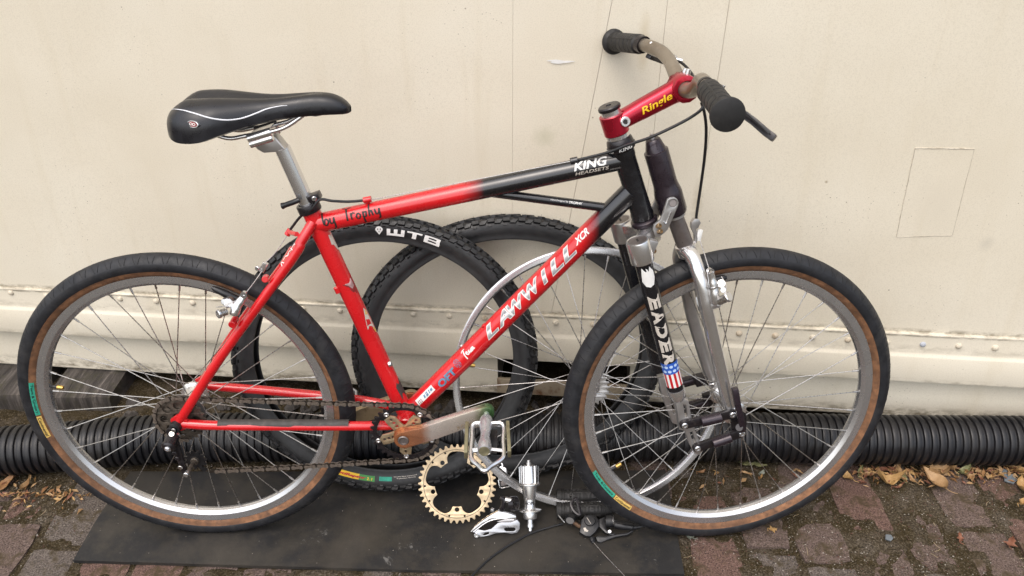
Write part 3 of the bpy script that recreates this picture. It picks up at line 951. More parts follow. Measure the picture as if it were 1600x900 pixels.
# ------------------------------------------------------------ corrugated drain pipe
path = smooth_path([(-1.25, 0.075, .0565), (-0.95, 0.122, .0565), (-0.62, 0.172, .0565), (-0.40, 0.200, .0565), (-0.15, 0.228, .0565), (0.25, 0.234, .0565), (0.7, 0.236, .0565), (1.1, 0.235, .0565), (1.5, 0.226, .0565), (1.9, 0.222, .0565), (2.5, 0.215, .0565)], 40)
L = [0.0]
for a_, b_ in zip(path, path[1:]): L.append(L[-1] + (b_ - a_).length)
def along(s):
    import bisect
    i = min(max(bisect.bisect(L, s) - 1, 0), len(L) - 2)
    return path[i].lerp(path[i + 1], (s - L[i]) / (L[i + 1] - L[i]))
pp, rr_ = [], []
s = 0.0
while s < L[-1] - 0.02:
    for ds_, r_ in ((0.0, .0515), (.0026, .0515), (.0042, .0562), (.0062, .0570), (.0120, .0570), (.0140, .0562), (.0156, .0515)):
        pp.append(along(s + ds_)); rr_.append(r_)
    s += 0.0172
g = G().tube(pp, rr_, 28, caps=False)
tag(obj('drain_pipe', g, PIPEM, angle=28), 'long black corrugated drain pipe lying along the foot of the container', 'drain pipe')

# ------------------------------------------------------------ rubber mat
outline = [(-0.266, -0.086), (0.10, -0.098), (0.423, -0.108), (0.70, -0.112), (0.971, -0.117), (0.970, 0.022), (0.972, 0.12), (0.975, 0.178), (0.5, 0.175), (0.1, 0.172), (-0.249, 0.168), (-0.268, 0.078)]
g = G()
nu, nv = 60, 16
vs = []
def edge(a, b, t): return Vector(a).lerp(Vector(b), t)
def polyl(pts, t):
    n_ = len(pts) - 1; i = min(int(t * n_), n_ - 1)
    return Vector(pts[i]).lerp(Vector(pts[i + 1]), t * n_ - i)
fr = [(-0.266, -0.086), (0.079, -0.097), (0.423, -0.108), (0.70, -0.112), (0.971, -0.117)]
bk = [(-0.249, 0.172), (0.05, 0.172), (0.35, 0.174), (0.66, 0.176), (0.975, 0.178)]
for j in range(nv + 1):
    for i in range(nu + 1):
        q = polyl(fr, i / nu).lerp(polyl(bk, i / nu), j / nv)
        if i == 0: q.x += -0.006 * math.sin(j / nv * PI)
        w = 0.0009 * noise.noise(Vector((q.x * 12, q.y * 12, 1))) + 0.0005 * noise.noise(Vector((q.x * 40, q.y * 40, 1)))
        vs.append((q.x, q.y, 0.0062 + w))
n = nu + 1
fs = [(j * n + i, j * n + i + 1, (j + 1) * n + i + 1, (j + 1) * n + i) for j in range(nv) for i in range(nu)]
ring = [i for i in range(n)] + [j * n + nu for j in range(1, nv + 1)] + [nv * n + i for i in range(nu - 1, -1, -1)] + [j * n for j in range(nv - 1, 0, -1)]
o_ = len(vs)
vs += [(vs[i][0], vs[i][1], -0.001) for i in ring]
fs += [(ring[(i + 1) % len(ring)], ring[i], o_ + i, o_ + (i + 1) % len(ring)) for i in range(len(ring))]
g.add(vs, fs)
tag(obj('rubber_mat', g, MATM, angle=40), 'dusty black rubber mat spread on the paving under the bicycle and parts', 'mat')
# ------------------------------------------------------------ the bicycle
LEAN = 0.07052
BIKE = thing('bicycle', 'red and black mountain bicycle with tan sidewall tyres leaning its handlebar on the container', 'bicycle', Matrix.Rotation(-LEAN, 4, 'X'))
HO = Vector((0.8581, 0, 0.715)); HA = Vector((-0.3292, 0, 0.9443))      # foot and direction of the steering axis
SR = Matrix.Translation(HO) @ Matrix.Rotation(0.12241, 4, HA) @ Matrix.Translation(-HO)   # handlebar turned slightly towards the wall
def bob(name, g, m, parent=None, steer=False, **kw):
    if steer: g.xf(SR)
    return obj(name, g, m, parent or BIKE, **kw)

BB = Vector((0.4245, 0, 0.293))
ST0 = Vector((0.2807, 0, 0.7378)); ST1 = BB
TTa = Vector((0.3037, 0, 0.7151)); TTb = Vector((0.5608, 0, 0.7675))
# straight-line fits of the tubes
DTa = Vector((0.4489, 0, 0.3287)); DTb = Vector((0.749, 0, 0.6668))
def on_axis(s): return HO + HA * s

seat_tube = bob('seat_tube', G().tube([ST0, ST0.lerp(ST1, .5), ST1], .0162, 24), RED)
tt0 = ST0.lerp(ST1, 0.073); tt1 = on_axis(.112)
top_tube = bob('top_tube', G().tube([tt0.lerp(tt1, k / 12) for k in range(13)], .0172, 24), RED_TOP)
dtd = (DTb - DTa).normalized()
dt0 = DTa + dtd * (BB - DTa).dot(dtd)
n2 = Vector((HA.z, 0, -HA.x))                       # across the head tube
dt1 = DTa + dtd * ((HO - DTa).dot(n2) / dtd.dot(n2) - .008)
down_tube = bob('down_tube', G().tube([dt0.lerp(dt1, k / 14) for k in range(15)], .0190, 24), RED_DOWN)
g0, g1 = Vector((0.5967, 0, 0.7616)), Vector((0.8142, 0, 0.7306))
gusset = bob('gusset_tube', G().tube([g0, g0.lerp(g1, .5), g1], .0078, 16), BLACKP)
head_tube = bob('head_tube', G().lathe([(.0186, 0.0), (.0198, .001), (.0198, .010), (.0188, .016), (.0186, .07), (.0188, .115), (.0198, .120), (.0198, .1295), (.0186, .1303)], HO, HA, 28), BLACKP)
bob('bottom_bracket', G().cyl(BB + Vector((0, -.036, 0)), BB + Vector((0, .036, 0)), .0215, bev=.002, seg=26), RED)
# stays, both sides
def mir(p): return Vector((p[0], -p[1], p[2]))
ssp = smooth_path([ST0.lerp(ST1, .055) + Vector((0, -.013, 0)), (0.2678, -0.03, 0.6837), (0.25, -0.036, 0.6536), (0.1063, -0.058, 0.4724), (0.006, -.064, .333)], 6)
csp = smooth_path([(.004, -.064, .326), (0.0627, -0.063, 0.3207), (0.1513, -0.058, 0.3156), (0.3177, -0.044, 0.3054), BB + Vector((-.012, -.028, .002))], 6)
for sgn in (1, -1):
    P_ = [p if sgn == 1 else mir(p) for p in ssp]
    st = bob('seat_stay', G().tube(P_, [.0088] * len(P_), 16), RED)
    Q_ = [p if sgn == 1 else mir(p) for p in csp]
    cs = bob('chain_stay', G().tube(Q_, [.0092] * len(Q_), 16), RED)
    if sgn == 1: near_stay, near_chain = st, cs
bob('stay_bridge', G().cyl((.232, -.034, .640), (.232, .034, .640), .0065), RED)
# worn protector strip stuck on the drive side stay
a_, b_ = Vector((0.0765, -0.061, 0.32)), Vector((0.3194, -0.045, 0.3084))
g = G()
vs, nn_ = [], 24
for i in range(nn_ + 1):
    t = i / nn_
    p = a_.lerp(b_, t) + Vector((0, 0, .0008))
    wob = .25 * noise.noise(Vector((t * 9, 0, 0))) + (.35 if t > .55 else 0)
    for k in range(9):
        q = .50 + wob * .8 + (2.1 - wob * .8) * k / 8
        vs.append(p + Vector((0, -math.cos(q - .4), math.sin(q - .4))) * (.0100))
g.add(vs, [(i * 9 + k, i * 9 + k + 1, (i + 1) * 9 + k + 1, (i + 1) * 9 + k) for i in range(nn_) for k in range(8)])
# keep only the upper part of the sleeve
bob('chain_stay_protector', g, GREYTAPE, near_chain)
# dropouts
for sgn in (1, -1):
    lp = [(-.009, .338), (.004, .347), (.022, .336), (.027, .322), (.013, .315), (.000, .310), (-.010, .316)]
    g = plate([lp, circ(-.001, .324, .0058)], .007, .0008).xf(SIDE(-.066 * sgn))
    bob('dropout', g, RED)
# cable stops, brake bosses, bottle bolts
def stop(name, p, axis, m, r=.0062, l=.013, stem=(0, 0, 0)):
    p, ax = Vector(p), Vector(axis).normalized()
    g = G().cyl(p - ax * l / 2, p + ax * l / 2, r, bev=.0008, seg=14)
    g.tube([p, p + Vector(stem)], .0042, 10)
    return bob(name, g, m)
ttd = (tt1 - tt0).normalized()
stop('cable_stop', (0.3841, -0.004, 0.7509), ttd, RED, .0055, .014, Vector((0.3835, 0, 0.7375)) - Vector((0.3841, -0.004, 0.7509)))
stop('cable_stop', (0.7356, -0.006, 0.8203), ttd, BLACKP, .0058, .013, Vector((0.7385, 0, 0.8059)) - Vector((0.7356, -0.006, 0.8203)))
sd_ = (ssp[14] - ssp[2]).normalized()
stop('cable_stop', (0.2414, -0.004, 0.6904), sd_, RED, .0055, .012, Vector((0.2629, -0.03, 0.6981)) - Vector((0.2414, -0.004, 0.6904)))
stop('cable_stop', (0.3171, -0.012, 0.5812), (ST1 - ST0), RED, .0052, .012, Vector((0.3267, 0, 0.5723)) - Vector((0.3171, -0.012, 0.5812)))
bob('brake_boss', G().cyl((0.2032, -0.052, 0.6221), (0.2001, -0.034, 0.618), .0058, bev=.001), RED)
bob('brake_boss', G().cyl((0.1374, -0.068, 0.5406), (0.1373, -0.045, 0.5406), .0065, bev=.001), RED)
bob('bottle_bolt', G().lathe([(.0062, 0), (.0062, .002), (.0050, .0050), (.001, .0062)], (0.3978, -0.006, 0.4203), (ST1 - ST0).cross(Vector((0, 1, 0))), 14), CHROME)
bob('bottle_bolt', G().lathe([(.0050, 0), (.0050, .002), (.0042, .0042), (.001, .0055)], (0.5353, 0.012, 0.4487), (-.7, 0, .7), 14), CHROME)
bob('bottle_bolt', G().lathe([(.0045, -.003), (.0045, .002), (.003, .0030)], (0.5782, -0.004, 0.5024), (-.7, 0, .7), 12), RED)

# seat collar and quick release
sa = (ST0 - ST1).normalized()
col = G().lathe([(.0150, -.010), (.0198, -.010), (.0205, -.008), (.0205, .004), (.0195, .006), (.0150, .006)], ST0, sa, 28, closed=True)
collar = bob('seat_collar', col, ANO_BLACK)
g = G().tube(smooth_path([(0.2722, -0.02, 0.7574), (0.2613, -0.022, 0.7536), (0.2413, -0.02, 0.7459)], 4), [.0048] * 8 + [.0058], 12)
bob('quick_release_lever', g, PLASTIC, collar)
g = G().box((0.2953, -0.006, 0.7577), (.020, .020, .012), Matrix.Rotation(-.35, 3, 'Y'))
bob('collar_ears', g, ANO_BLACK, collar, bevel=.0015)
bob('collar_bolt', G().cyl((0.2968, -0.018, 0.7577), (0.2955, -0.012, 0.7577), .0042, bev=.0006), CHROME, collar)

# seat post with its clamp head
sp0, sp1 = ST0, Vector((0.2488, 0, 0.8421))
post = bob('seat_post', G().tube([sp0, sp0.lerp(sp1, .5), sp1], .0136, 28), ALU)
hp = [(0.2452, 0, 0.8387), (0.2202, 0, 0.8366), (0.2113, 0, 0.8422), (0.205, 0, 0.8499), (0.212, 0, 0.862), (0.2342, 0, 0.8685), (0.2433, 0, 0.8652), (0.2585, 0, 0.842)]
bob('post_head', plate([xz(hp)], .026, .003).xf(SIDE(0)), ALU_D, post)
rd = (Vector((0.2412, -0.022, 0.8784)) - Vector((0.2022, -0.022, 0.8689))).normalized()
c0, c1 = Vector((0.2011, -0.02, 0.865)), Vector((0.2415, -0.02, 0.8767))
g = G()
for yy in (-.022, .022):
    a, b = Vector((c0.x, yy, c0.z)), Vector((c1.x, yy, c1.z))
    g.cyl(a, b, .0075, bev=.001)
    g.cyl(a + Vector((.002, 0, -.010)), b + Vector((.001, 0, -.010)), .0062, bev=.001)
g.box((c0 + c1) / 2 + Vector((0, .020, .0)), (.036, .05, .010), Matrix.Rotation(-.30, 3, 'Y'))
bob('rail_clamp', g, ALU, post)

# ---- saddle
SAD = [(.0735, .012, .898, .886), (.0755, .028, .904, .882), (.082, .045, .913, .876), (.095, .060, .924, .872), (.112, .068, .9335, .871), (.135, .0715, .9355, .873), (.16, .067, .9352, .880), (.19, .054, .9330, .888), (.22, .0415, .9310, .8945), (.25, .033, .9305, .8995), (.28, .027, .9325, .903), (.31, .0235, .9345, .9055), (.335, .0215, .9330, .9065), (.352, .0185, .9275, .9065), (.364, .013, .9190, .9065), (.3695, .005, .9120, .9075)]
def sad_at(t):
    n = len(SAD) - 1
    f = t * n; i = min(int(f), n - 1); q = f - i
    p0, p1, p2, p3 = SAD[max(i - 1, 0)], SAD[i], SAD[i + 1], SAD[min(i + 2, n)]
    return [0.5 * (2 * b + (c - a) * q + (2 * a - 5 * b + 4 * c - d) * q * q + (3 * b - a - 3 * c + d) * q ** 3) for a, b, c, d in zip(p0, p1, p2, p3)]
def sad_pt(t, ph, lift=0.0):
    x, w, zt, ze = sad_at(t)
    c, s = math.cos(ph), math.sin(ph)
    y = w * math.copysign(abs(c) ** .80, c)
    zz = ze + (zt - ze) * abs(s) ** .62
    ch = .0140 * max(0, 1 - max(0, x - .13) / .20) * math.exp(-(y / (.22 * w + .002)) ** 2) * (1 if x > .08 else .4)
    return Vector((x, y * (1 + lift * 8), zz - ch + lift))
g = G()
NT, NP = 60, 36
vs = [sad_pt(i / NT, PI * k / NP) for i in range(NT + 1) for k in range(NP + 1)]
m_ = NP + 1
fs = [(i * m_ + k, (i + 1) * m_ + k, (i + 1) * m_ + k + 1, i * m_ + k + 1) for i in range(NT) for k in range(NP)]
# tucked lower edge and base shell
o_ = len(vs)
for i in range(NT + 1):
    x, w, zt, ze = sad_at(i / NT)
    vs += [Vector((x, w * .80, ze - .004)), Vector((x, w * .72, ze + .006)), Vector((x, -w * .72, ze + .006)), Vector((x, -w * .80, ze - .004))]
for i in range(NT):
    a, b = o_ + i * 4, o_ + (i + 1) * 4
    fs += [(i * m_, a, b, (i + 1) * m_), (a, a + 1, b + 1, b), (a + 1, a + 2, b + 2, b + 1), (a + 2, a + 3, b + 3, b + 2), (a + 3, i * m_ + NP, (i + 1) * m_ + NP, b + 3)]
for i in (0, NT):
    a = o_ + i * 4
    fs.append(tuple([i * m_ + k for k in range(m_)] + [a + 3, a + 2, a + 1, a]))
g.add(vs, fs)
saddle = bob('saddle', g, SADDLE, angle=55)
for sgn, t0, t1, phs in ((-1, .03, .70, [(.17, 2.05), (0.247, 2.312), (0.303, 2.436), (0.345, 2.542), (0.38, 2.665), (0.415, 2.789), (0.443, 2.88), (0.468, 2.93), (0.505, 2.945), (0.547, 2.859), (0.582, 2.72), (0.624, 2.65), (0.652, 2.68)]),
                         (1, 0, 0, [(0.09, .72), (.2, .60), (.30, .50), (.40, .48), (.50, .60), (.60, .8), (.68, .95)])):
    sp_ = smooth_path([(t, p, 0) for t, p in phs], 8)
    pts_ = [sad_pt(p.x, p.y, .0002) for p in sp_]
    nn_ = len(pts_)
    bob('piping', G().tube(pts_, [.0012 * min(1, .25 + 4 * min(i, nn_ - 1 - i) / nn_) for i in range(nn_)], 8), LEATHER_LINE, saddle)
# oval badge on the rear flank
cpt = sad_pt(.19, PI - .30)
bx = Vector((.93, -.35, -.06)).normalized(); bn = Vector((-.33, -.92, .20)).normalized(); by = bn.cross(bx).normalized(); bx = by.cross(bn)
g = G()
BMx = Matrix((bx.to_4d(), by.to_4d(), bn.to_4d(), (0, 0, 0, 1))).transposed(); BMx.translation = Vector((.1335, -.0690, .9033)); BMx[3][3] = 1
for c in range(3): BMx[3][c] = 0
g.lathe([(.0110, -.006), (.0110, .0006), (.0102, .0012), (.0090, .0012), (.0088, .0006), (.001, .0006)], (0, 0, 0), (0, 0, 1), 24).map(lambda p: BMx @ Vector((p.x, p.y * .52, p.z)))
bob('badge', g, CHROME, saddle)
g = G().lathe([(.0086, -.001), (.0086, .0009), (.001, .0009)], (0, 0, 0), (0, 0, 1), 20).map(lambda p: BMx @ Vector((p.x, p.y * .48, p.z)))
bob('badge_centre', g, MAROON, saddle)
g = G()
for dx_ in (-.0030, .0026):
    g.lathe([(.0030, .0009), (.0030, .0014), (.0019, .0014), (.0019, .0009)], (dx_, 0, 0), (0, 0, 1), 16, closed=True)
bob('badge_rings', g.map(lambda p: BMx @ Vector((p.x, p.y * .75, p.z))), WHITE, saddle)
for yy in (-.022, .022):
    k = 1.0
    pts_ = smooth_path([(.120, yy * 1.2, .884), (.150, yy * 1.1, .872), (.172, yy, .8655), (.20, yy, .870), (.245, yy, .8775), (.268, yy * .95, .8855), (.290, yy * .8, .899), (.300, yy * .7, .906)], 6)
    bob('saddle_rail', G().tube(pts_, .0036, 12), ALU, saddle)
g = plate([[(.270, .905), (.300, .907), (.345, .908), (.330, .900), (.312, .8965), (.292, .899)]], .018, .003).xf(SIDE(0))
bob('nose_bracket', g, ALU_D, saddle)

# ---- headset
bob('headset_cup', G().lathe([(.0185, .1305), (.0232, .1315), (.0245, .1345), (.0245, .1385), (.0228, .1405), (.0228, .1430), (.0218, .1480), (.0195, .1515), (.0150, .1520)], HO, HA, 32), ANO_BLACK)
hs_low = bob('headset_cup', G().lathe([(.0172, -.0005), (.0205, -.001), (.0238, -.004), (.0238, -.009), (.0220, -.0115), (.0185, -.014), (.015, -.0145)], HO, HA, 32), ANO_PURPLE)
bob('headset_spacer', G().lathe([(.0150, .1522), (.0196, .1524), (.0196, .1588), (.0150, .1590)], HO, HA, 28), ALU)
hcup = Round(HO + HA * .1335, HO + HA * .15, .0246)
for vv in (.000, -.034, .034):
    t_ = text('KING', .0060, shear=.25, bold=.02, sx=1.25)
    rnd = Round(HO + HA * .1335, HO + HA * .150, .0246)
    # letters run round the cup: u follows the circumference
    t_.map(lambda p, R_=rnd, o=vv: R_.A + R_.D * (p.y + .0006) + (R_.n * math.cos((p.x + o - .006) / .0246) - R_.w * math.sin((p.x + o - .006) / .0246)) * .0249)
    bob('lettering', t_, WHITE, hs_low, angle=0, recalc=False)

# ---- stem (turned with the fork)
sc0, sc1 = HO + HA * .1592, HO + HA * .1905
g = G().lathe([(.0160, 0), (.0205, .0004), (.0210, .001), (.0210, .0330), (.0205, .0336), (.0160, .034)], sc0, HA, 30)
stem = bob('stem', g, STEM, steer=True)
CL = Vector((0.911, 0, 0.9378))
sm0, sm1 = HO + HA * .1765, CL
dv = (sm1 - sm0).normalized()
nrm = Vector((0, 1, 0)).cross(dv)
g = G()
secs = [(0.0, .0145, .0185), (.012, .0150, .0185), (.035, .0160, .0165), (.05, .0168, .0162), ((sm1 - sm0).length - .020, .0182, .0160), ((sm1 - sm0).length - .008, .0205, .0178)]
vs = []
for (d, h, w) in secs:
    for k in range(24):
        q = 2 * PI * k / 24
        vs.append(sm0 + dv * d + nrm * h * math.copysign(abs(math.cos(q)) ** .8, math.cos(q)) + Vector((0, 1, 0)) * w * math.copysign(abs(math.sin(q)) ** .8, math.sin(q)))
g.add(vs, [(i * 24 + k, i * 24 + (k + 1) % 24, (i + 1) * 24 + (k + 1) % 24, (i + 1) * 24 + k) for i in range(len(secs) - 1) for k in range(24)])
bob('stem_extension', g, STEM, stem, steer=True, angle=45)
lp = [(CL.x + .0225 * math.cos(q) * (1.0), CL.z + .0225 * math.sin(q)) for q in [2 * PI * k / 12 + .35 for k in range(12)]]
g = plate([lp, circ(CL.x, CL.z, .0132, 24)], .040, .0015).xf(SIDE(0))
bob('bar_clamp', g, STEM, stem, steer=True)
bob('clamp_bolt', G().cyl(CL + Vector((.004, -.006, .0205)), CL + Vector((.006, -.006, .030)), .0042, bev=.0006).cyl(CL + Vector((.004, .010, .0205)), CL + Vector((.006, .010, .028)), .0042, bev=.0006), CHROME, stem, steer=True)
g = G().lathe([(.0140, .1905), (.0165, .1907), (.0165, .2008), (.0140, .2010)], HO, HA, 26)
bob('steerer_spacer', g, ALU, stem, steer=True)
g = G().lathe([(.0160, .2012), (.0182, .2016), (.0190, .2030), (.0188, .2065), (.0170, .2085), (.0050, .2088), (.0045, .2068), (.0005, .2066)], HO, HA, 28)
bob('top_cap', g, ANO_BLACK, stem, steer=True)
bp = Vector((0.8137, -0.0195, 0.8892))
g = G().lathe([(.0082, -.002), (.0082, .0012), (.0072, .0020), (.0046, .0020), (.0044, .0004), (.0005, .0004)], bp, (.10, -1, .12), 20)
bob('pinch_bolt', g, ALU, stem, steer=True)
bob('bolt_socket', G().cyl(bp + Vector((0, -.0008, 0)), bp + Vector((.0002, -.0014, .0002)), .0040), DARK, stem, steer=True)
t_ = text('Ringle', .0185, shear=.22, bold=.018, sx=1.0, space=.98)
e0 = Vector((0.8412, -0.0162, 0.9021)); e1 = Vector((0.88, -0.0162, 0.9226))
ed = (e1 - e0).normalized(); en = Vector((0, -1, 0)); eu = en.cross(ed)
k_ = .0545 / t_.W
def stem_pt(p):
    v_ = p.y * .92 - .0085
    r_ = .0165
    q = v_ / .0195
    base = e0 + ed * (p.x * k_)
    return base + eu * (.0178 * math.sin(q)) + en * (.0168 * (abs(math.cos(q)) ** .8) - .0162 + .0004)
bob('lettering', t_.map(stem_pt), YELLOW, stem, steer=True, angle=0, recalc=False)

# ---- handlebar and grips
bar_pts = [(0.8938, -0.175, 0.97), (0.9011, -0.14, 0.9708), (0.9087, -0.095, 0.9671), (0.9154, -0.05, 0.945), (0.9111, -0.018, 0.9374), (0.9076, 0.012, 0.9448), (0.9077, 0.05, 0.9584), (0.907, 0.082, 0.9685), (0.8997, 0.115, 0.977), (0.8832, 0.158, 0.9802), (0.8737, 0.195, 0.978)]
bpath = smooth_path(bar_pts, 7)
bar = bob('handlebar', G().tube(bpath, [.0116 + .0017 * math.exp(-((i - len(bpath) * .44) / 9) ** 2) for i in range(len(bpath))], 22), BARM, steer=True, angle=50)
def grip(a, b, name_):
    a, b = Vector(a), Vector(b)
    L_ = (b - a).length
    prof = [(.0118, 0), (.0124, .0005), (.0130, .0025), (.0122, .0035), (.0122, .0048), (.0134, .0058), (.0134, .0078), (.0128, .0086), (.0128, .0098), (.0152, .0115), (.0168, .0145)]
    h = .0150
    while h < L_ - .020:
        prof += [(.0174, h), (.0174, h + .0140), (.0158, h + .0146), (.0158, h + .0162)]
        h += .0170
    prof += [(.0172, L_ - .014), (.0180, L_ - .010), (.0235, L_ - .006), (.0240, L_ - .003), (.0235, L_ - .0008), (.0222, L_), (.001, L_ + .0004)]
    g = G().lathe(prof, a, b - a, 30)
    # lengthwise grooves between the pads
    ax = (b - a).normalized()
    def grv(p):
        d = p - a; t = d.dot(ax); rad = d - ax * t; r_ = rad.length
        if .0100 < t < L_ - .016 and r_ > .0165:
            pass
        return p
    o = bob(name_, g.map(grv), GRIPM, steer=True, angle=40)
    gg = G()
    ref = Vector((1, 0, 0)); u_ = (ref - ax * ref.dot(ax)).normalized(); w_ = ax.cross(u_)
    for k in range(4):
        q = k * PI / 2 + .55
        dr = u_ * math.cos(q) + w_ * math.sin(q)
        gg.tube([a + ax * .016 + dr * .0158, a + ax * (L_ - .016) + dr * .0158], .0024, 8)
    bob('grip_rib', gg, GRIPM, o, steer=True)
    return o
grip((0.8974, -0.158, 0.97), (0.8866, -0.285, 0.9607), 'grip')
grip((0.8826, 0.16, 0.9805), (0.856, 0.285, 0.9666), 'grip')

# brake levers
def bar3(name_, pts, w, h, m, par=None, bev=.0012, steer=True):
    """flat bar along points: w across (towards viewer), h thick"""
    pts = [Vector(p) for p in pts]
    g = G()
    vs = []
    n_ = len(pts)
    for i, p in enumerate(pts):
        t = (pts[min(i + 1, n_ - 1)] - pts[max(i - 1, 0)]).normalized()
        s_ = Vector((0, 1, 0)); s_ = (s_ - t * s_.dot(t)).normalized()
        u_ = t.cross(s_)
        ww = w[i] if isinstance(w, (list, tuple)) else w
        vs += [p + s_ * ww / 2 + u_ * h / 2, p - s_ * ww / 2 + u_ * h / 2, p - s_ * ww / 2 - u_ * h / 2, p + s_ * ww / 2 - u_ * h / 2]
    fs = [(i * 4 + k, i * 4 + (k + 1) % 4, (i + 1) * 4 + (k + 1) % 4, (i + 1) * 4 + k) for i in range(n_ - 1) for k in range(4)]
    fs += [(0, 1, 2, 3), tuple((n_ - 1) * 4 + k for k in (3, 2, 1, 0))]
    g.add(vs, fs)
    return bob(name_, g, m, par, steer=steer, bevel=bev)
lev = bar3('brake_lever', [(0.9249, -0.12, 0.9508), (0.9418, -0.165, 0.9395), (0.9589, -0.195, 0.9275), (0.9716, -0.21, 0.9161), (0.9827, -0.22, 0.9081)], [.013, .013, .012, .012, .014], .0115, ANO_BLACK, bev=.003)
bar3('lever_inlay', [(0.9442, -0.2, 0.9421), (0.9615, -0.218, 0.9277), (0.9712, -0.227, 0.9187)], .002, .0045, PLASTIC, lev)
bob('lever_clamp', G().lathe([(.0116, -.003), (.0130, -.003), (.0130, .003), (.0116, .003)], (0.8989, -0.15, 0.971), Vector((0.8866, -0.285, 0.9607)) - Vector((0.8974, -0.158, 0.97)), 24, closed=True), ANO_BLACK, lev, steer=True)
bob('lever_screw', G().cyl((0.9304, -0.13, 0.9613), (0.9327, -0.13, 0.9668), .0034, bev=.0004), CHROME, lev, steer=True)
lev2 = bar3('brake_lever', [(0.8904, 0.15, 0.9615), (0.9075, 0.165, 0.954), (0.9325, 0.185, 0.9429), (0.9492, 0.2, 0.934)], [.011] * 4, .008, ANO_BLACK, bev=.0015)
bob('lever_clamp', G().lathe([(.0122, -.006), (.0152, -.006), (.0152, .006), (.0122, .006)], (0.881, 0.163, 0.9806), Vector((0.881, 0.163, 0.9806)) - Vector((0.8997, 0.115, 0.977)), 24, closed=True), ANO_BLACK, lev2, steer=True)
bob('barrel_adjuster', G().lathe([(.0035, 0), (.0062, .001), (.0070, .005), (.0070, .010), (.0048, .012), (.0046, .022)], (0.9155, 0.1, 0.9662), (1.0, -.55, -.18), 16), CHROME, lev2, steer=True)
bob('lever_screw', G().cyl((0.8873, 0.13, 0.9857), (0.8905, 0.13, 0.9888), .003, bev=.0004), CHROME, lev2, steer=True)

# cables
def cable(name_, pts, r, m=None, par=None, seg=10):
    return bob(name_, G().tube(smooth_path(pts, 10), r, seg), m or CABLE, par)
cable('cable_housing', [(0.9082, 0.1, 0.962), (0.9189, 0.085, 0.96), (0.9285, 0.05, 0.952), (0.9319, 0, 0.9422), (0.9312, -0.04, 0.9351), (0.9295, -0.06, 0.9244), (0.914, -0.055, 0.9078), (0.8862, -0.05, 0.8899), (0.8527, -0.045, 0.8717), (0.8239, -0.035, 0.858), (0.79, -0.02, 0.8392), (0.742, -0.006, 0.8214)], .0025)
cable('brake_cable', [(0.7356, -0.006, 0.8203), (0.3851, -0.004, 0.7497)], .0007, STEEL)
cable('cable_housing', [(0.3807, -0.004, 0.7497), (0.3533, -0.01, 0.7498), (0.3279, -0.018, 0.7542), (0.3069, -0.02, 0.7573), (0.2908, -0.02, 0.7399), (0.2679, -0.01, 0.7229), (0.2455, -0.004, 0.6964)], .0024)
cable('brake_cable', [(0.2398, -0.004, 0.6867), (0.2145, -0.01, 0.6538), (0.1937, -0.014, 0.6346)], .0007, STEEL)
cable('cable_housing', [(0.9289, -0.05, 0.9297), (0.9356, -0.05, 0.9114), (0.943, -0.04, 0.8804), (0.949, -0.02, 0.831), (0.9519, 0, 0.7734), (0.9497, 0, 0.7267), (0.9498, 0, 0.7136)], .0025)
# ---- linkage fork (turned with the handlebar)
LY = .055
nl0, nl1 = Vector((0.8451, -0.055, 0.6644)), Vector((0.9237, -0.055, 0.398))
fl0, fl1 = Vector((0.8409, 0.055, 0.6537)), Vector((0.9245, 0.055, 0.3759))
leg_n = bob('fork_leg', G().tube([nl0.lerp(nl1, k / 4) for k in range(5)], .0150, 26), BLACKP, steer=True)
leg_f = bob('fork_leg', G().tube([fl0, fl0.lerp(fl1, .5), fl1], .0150, 22), BLACKP, steer=True)
ld = (nl1 - nl0).normalized()
for nm, c_, l_ in (('n', Vector((0.8411, -0.055, 0.6775)), leg_n), ('f', Vector((0.8364, 0.055, 0.6738)), leg_f)):
    g = G().lathe([(.0155, -.021), (.0198, -.021), (.0204, -.019), (.0204, .017), (.0196, .0195), (.0165, .0195), (.0162, .0180), (.001, .0178)], c_, -ld, 32)
    cl = bob('crown_clamp', g, ALU if nm == 'n' else ALU_D, l_, steer=True)
    bob('leg_cap', G().lathe([(.0160, .0176), (.0156, .0190), (.001, .0192)], c_, -ld, 26), ANO_BROWN, cl if False else l_, steer=True)
    bob('cap_slot', G().box(c_ - ld * .0194, (.0035, .010, .0008), Matrix.Rotation(-.33, 3, 'Y')), DARK, l_, steer=True)
cn, cf = Vector((0.8411, -0.055, 0.6775)), Vector((0.8364, 0.055, 0.6738))
mid = on_axis(-.030)
g = G()
vs = []
secs = [(cf, .016, .018), (cf.lerp(mid, .4), .015, .017), (mid + Vector((.001, .012, 0)), .0175, .0185), (mid + Vector((.001, -.012, 0)), .0175, .0185), (cn.lerp(mid, .4), .015, .017), (cn, .016, .018)]
fx = Vector((HA.z, 0, -HA.x))
for p, a_, b_ in secs:
    for k in range(16):
        q = 2 * PI * k / 16
        cc, ss = math.cos(q), math.sin(q)
        vs.append(p + fx * a_ * math.copysign(abs(cc) ** .5, cc) + HA * b_ * math.copysign(abs(ss) ** .5, ss))
g.add(vs, [(i * 16 + k, i * 16 + (k + 1) % 16, (i + 1) * 16 + (k + 1) % 16, (i + 1) * 16 + k) for i in range(5) for k in range(16)] + [tuple(range(16)), tuple(5 * 16 + k for k in range(15, -1, -1))])
crown = bob('fork_crown', g, ALU, steer=True, angle=50)
bp_ = [(0.8621, -0.053, 0.6849), (0.8655, -0.053, 0.6742), (0.877, -0.034, 0.7116), (0.8799, -0.034, 0.7016)]
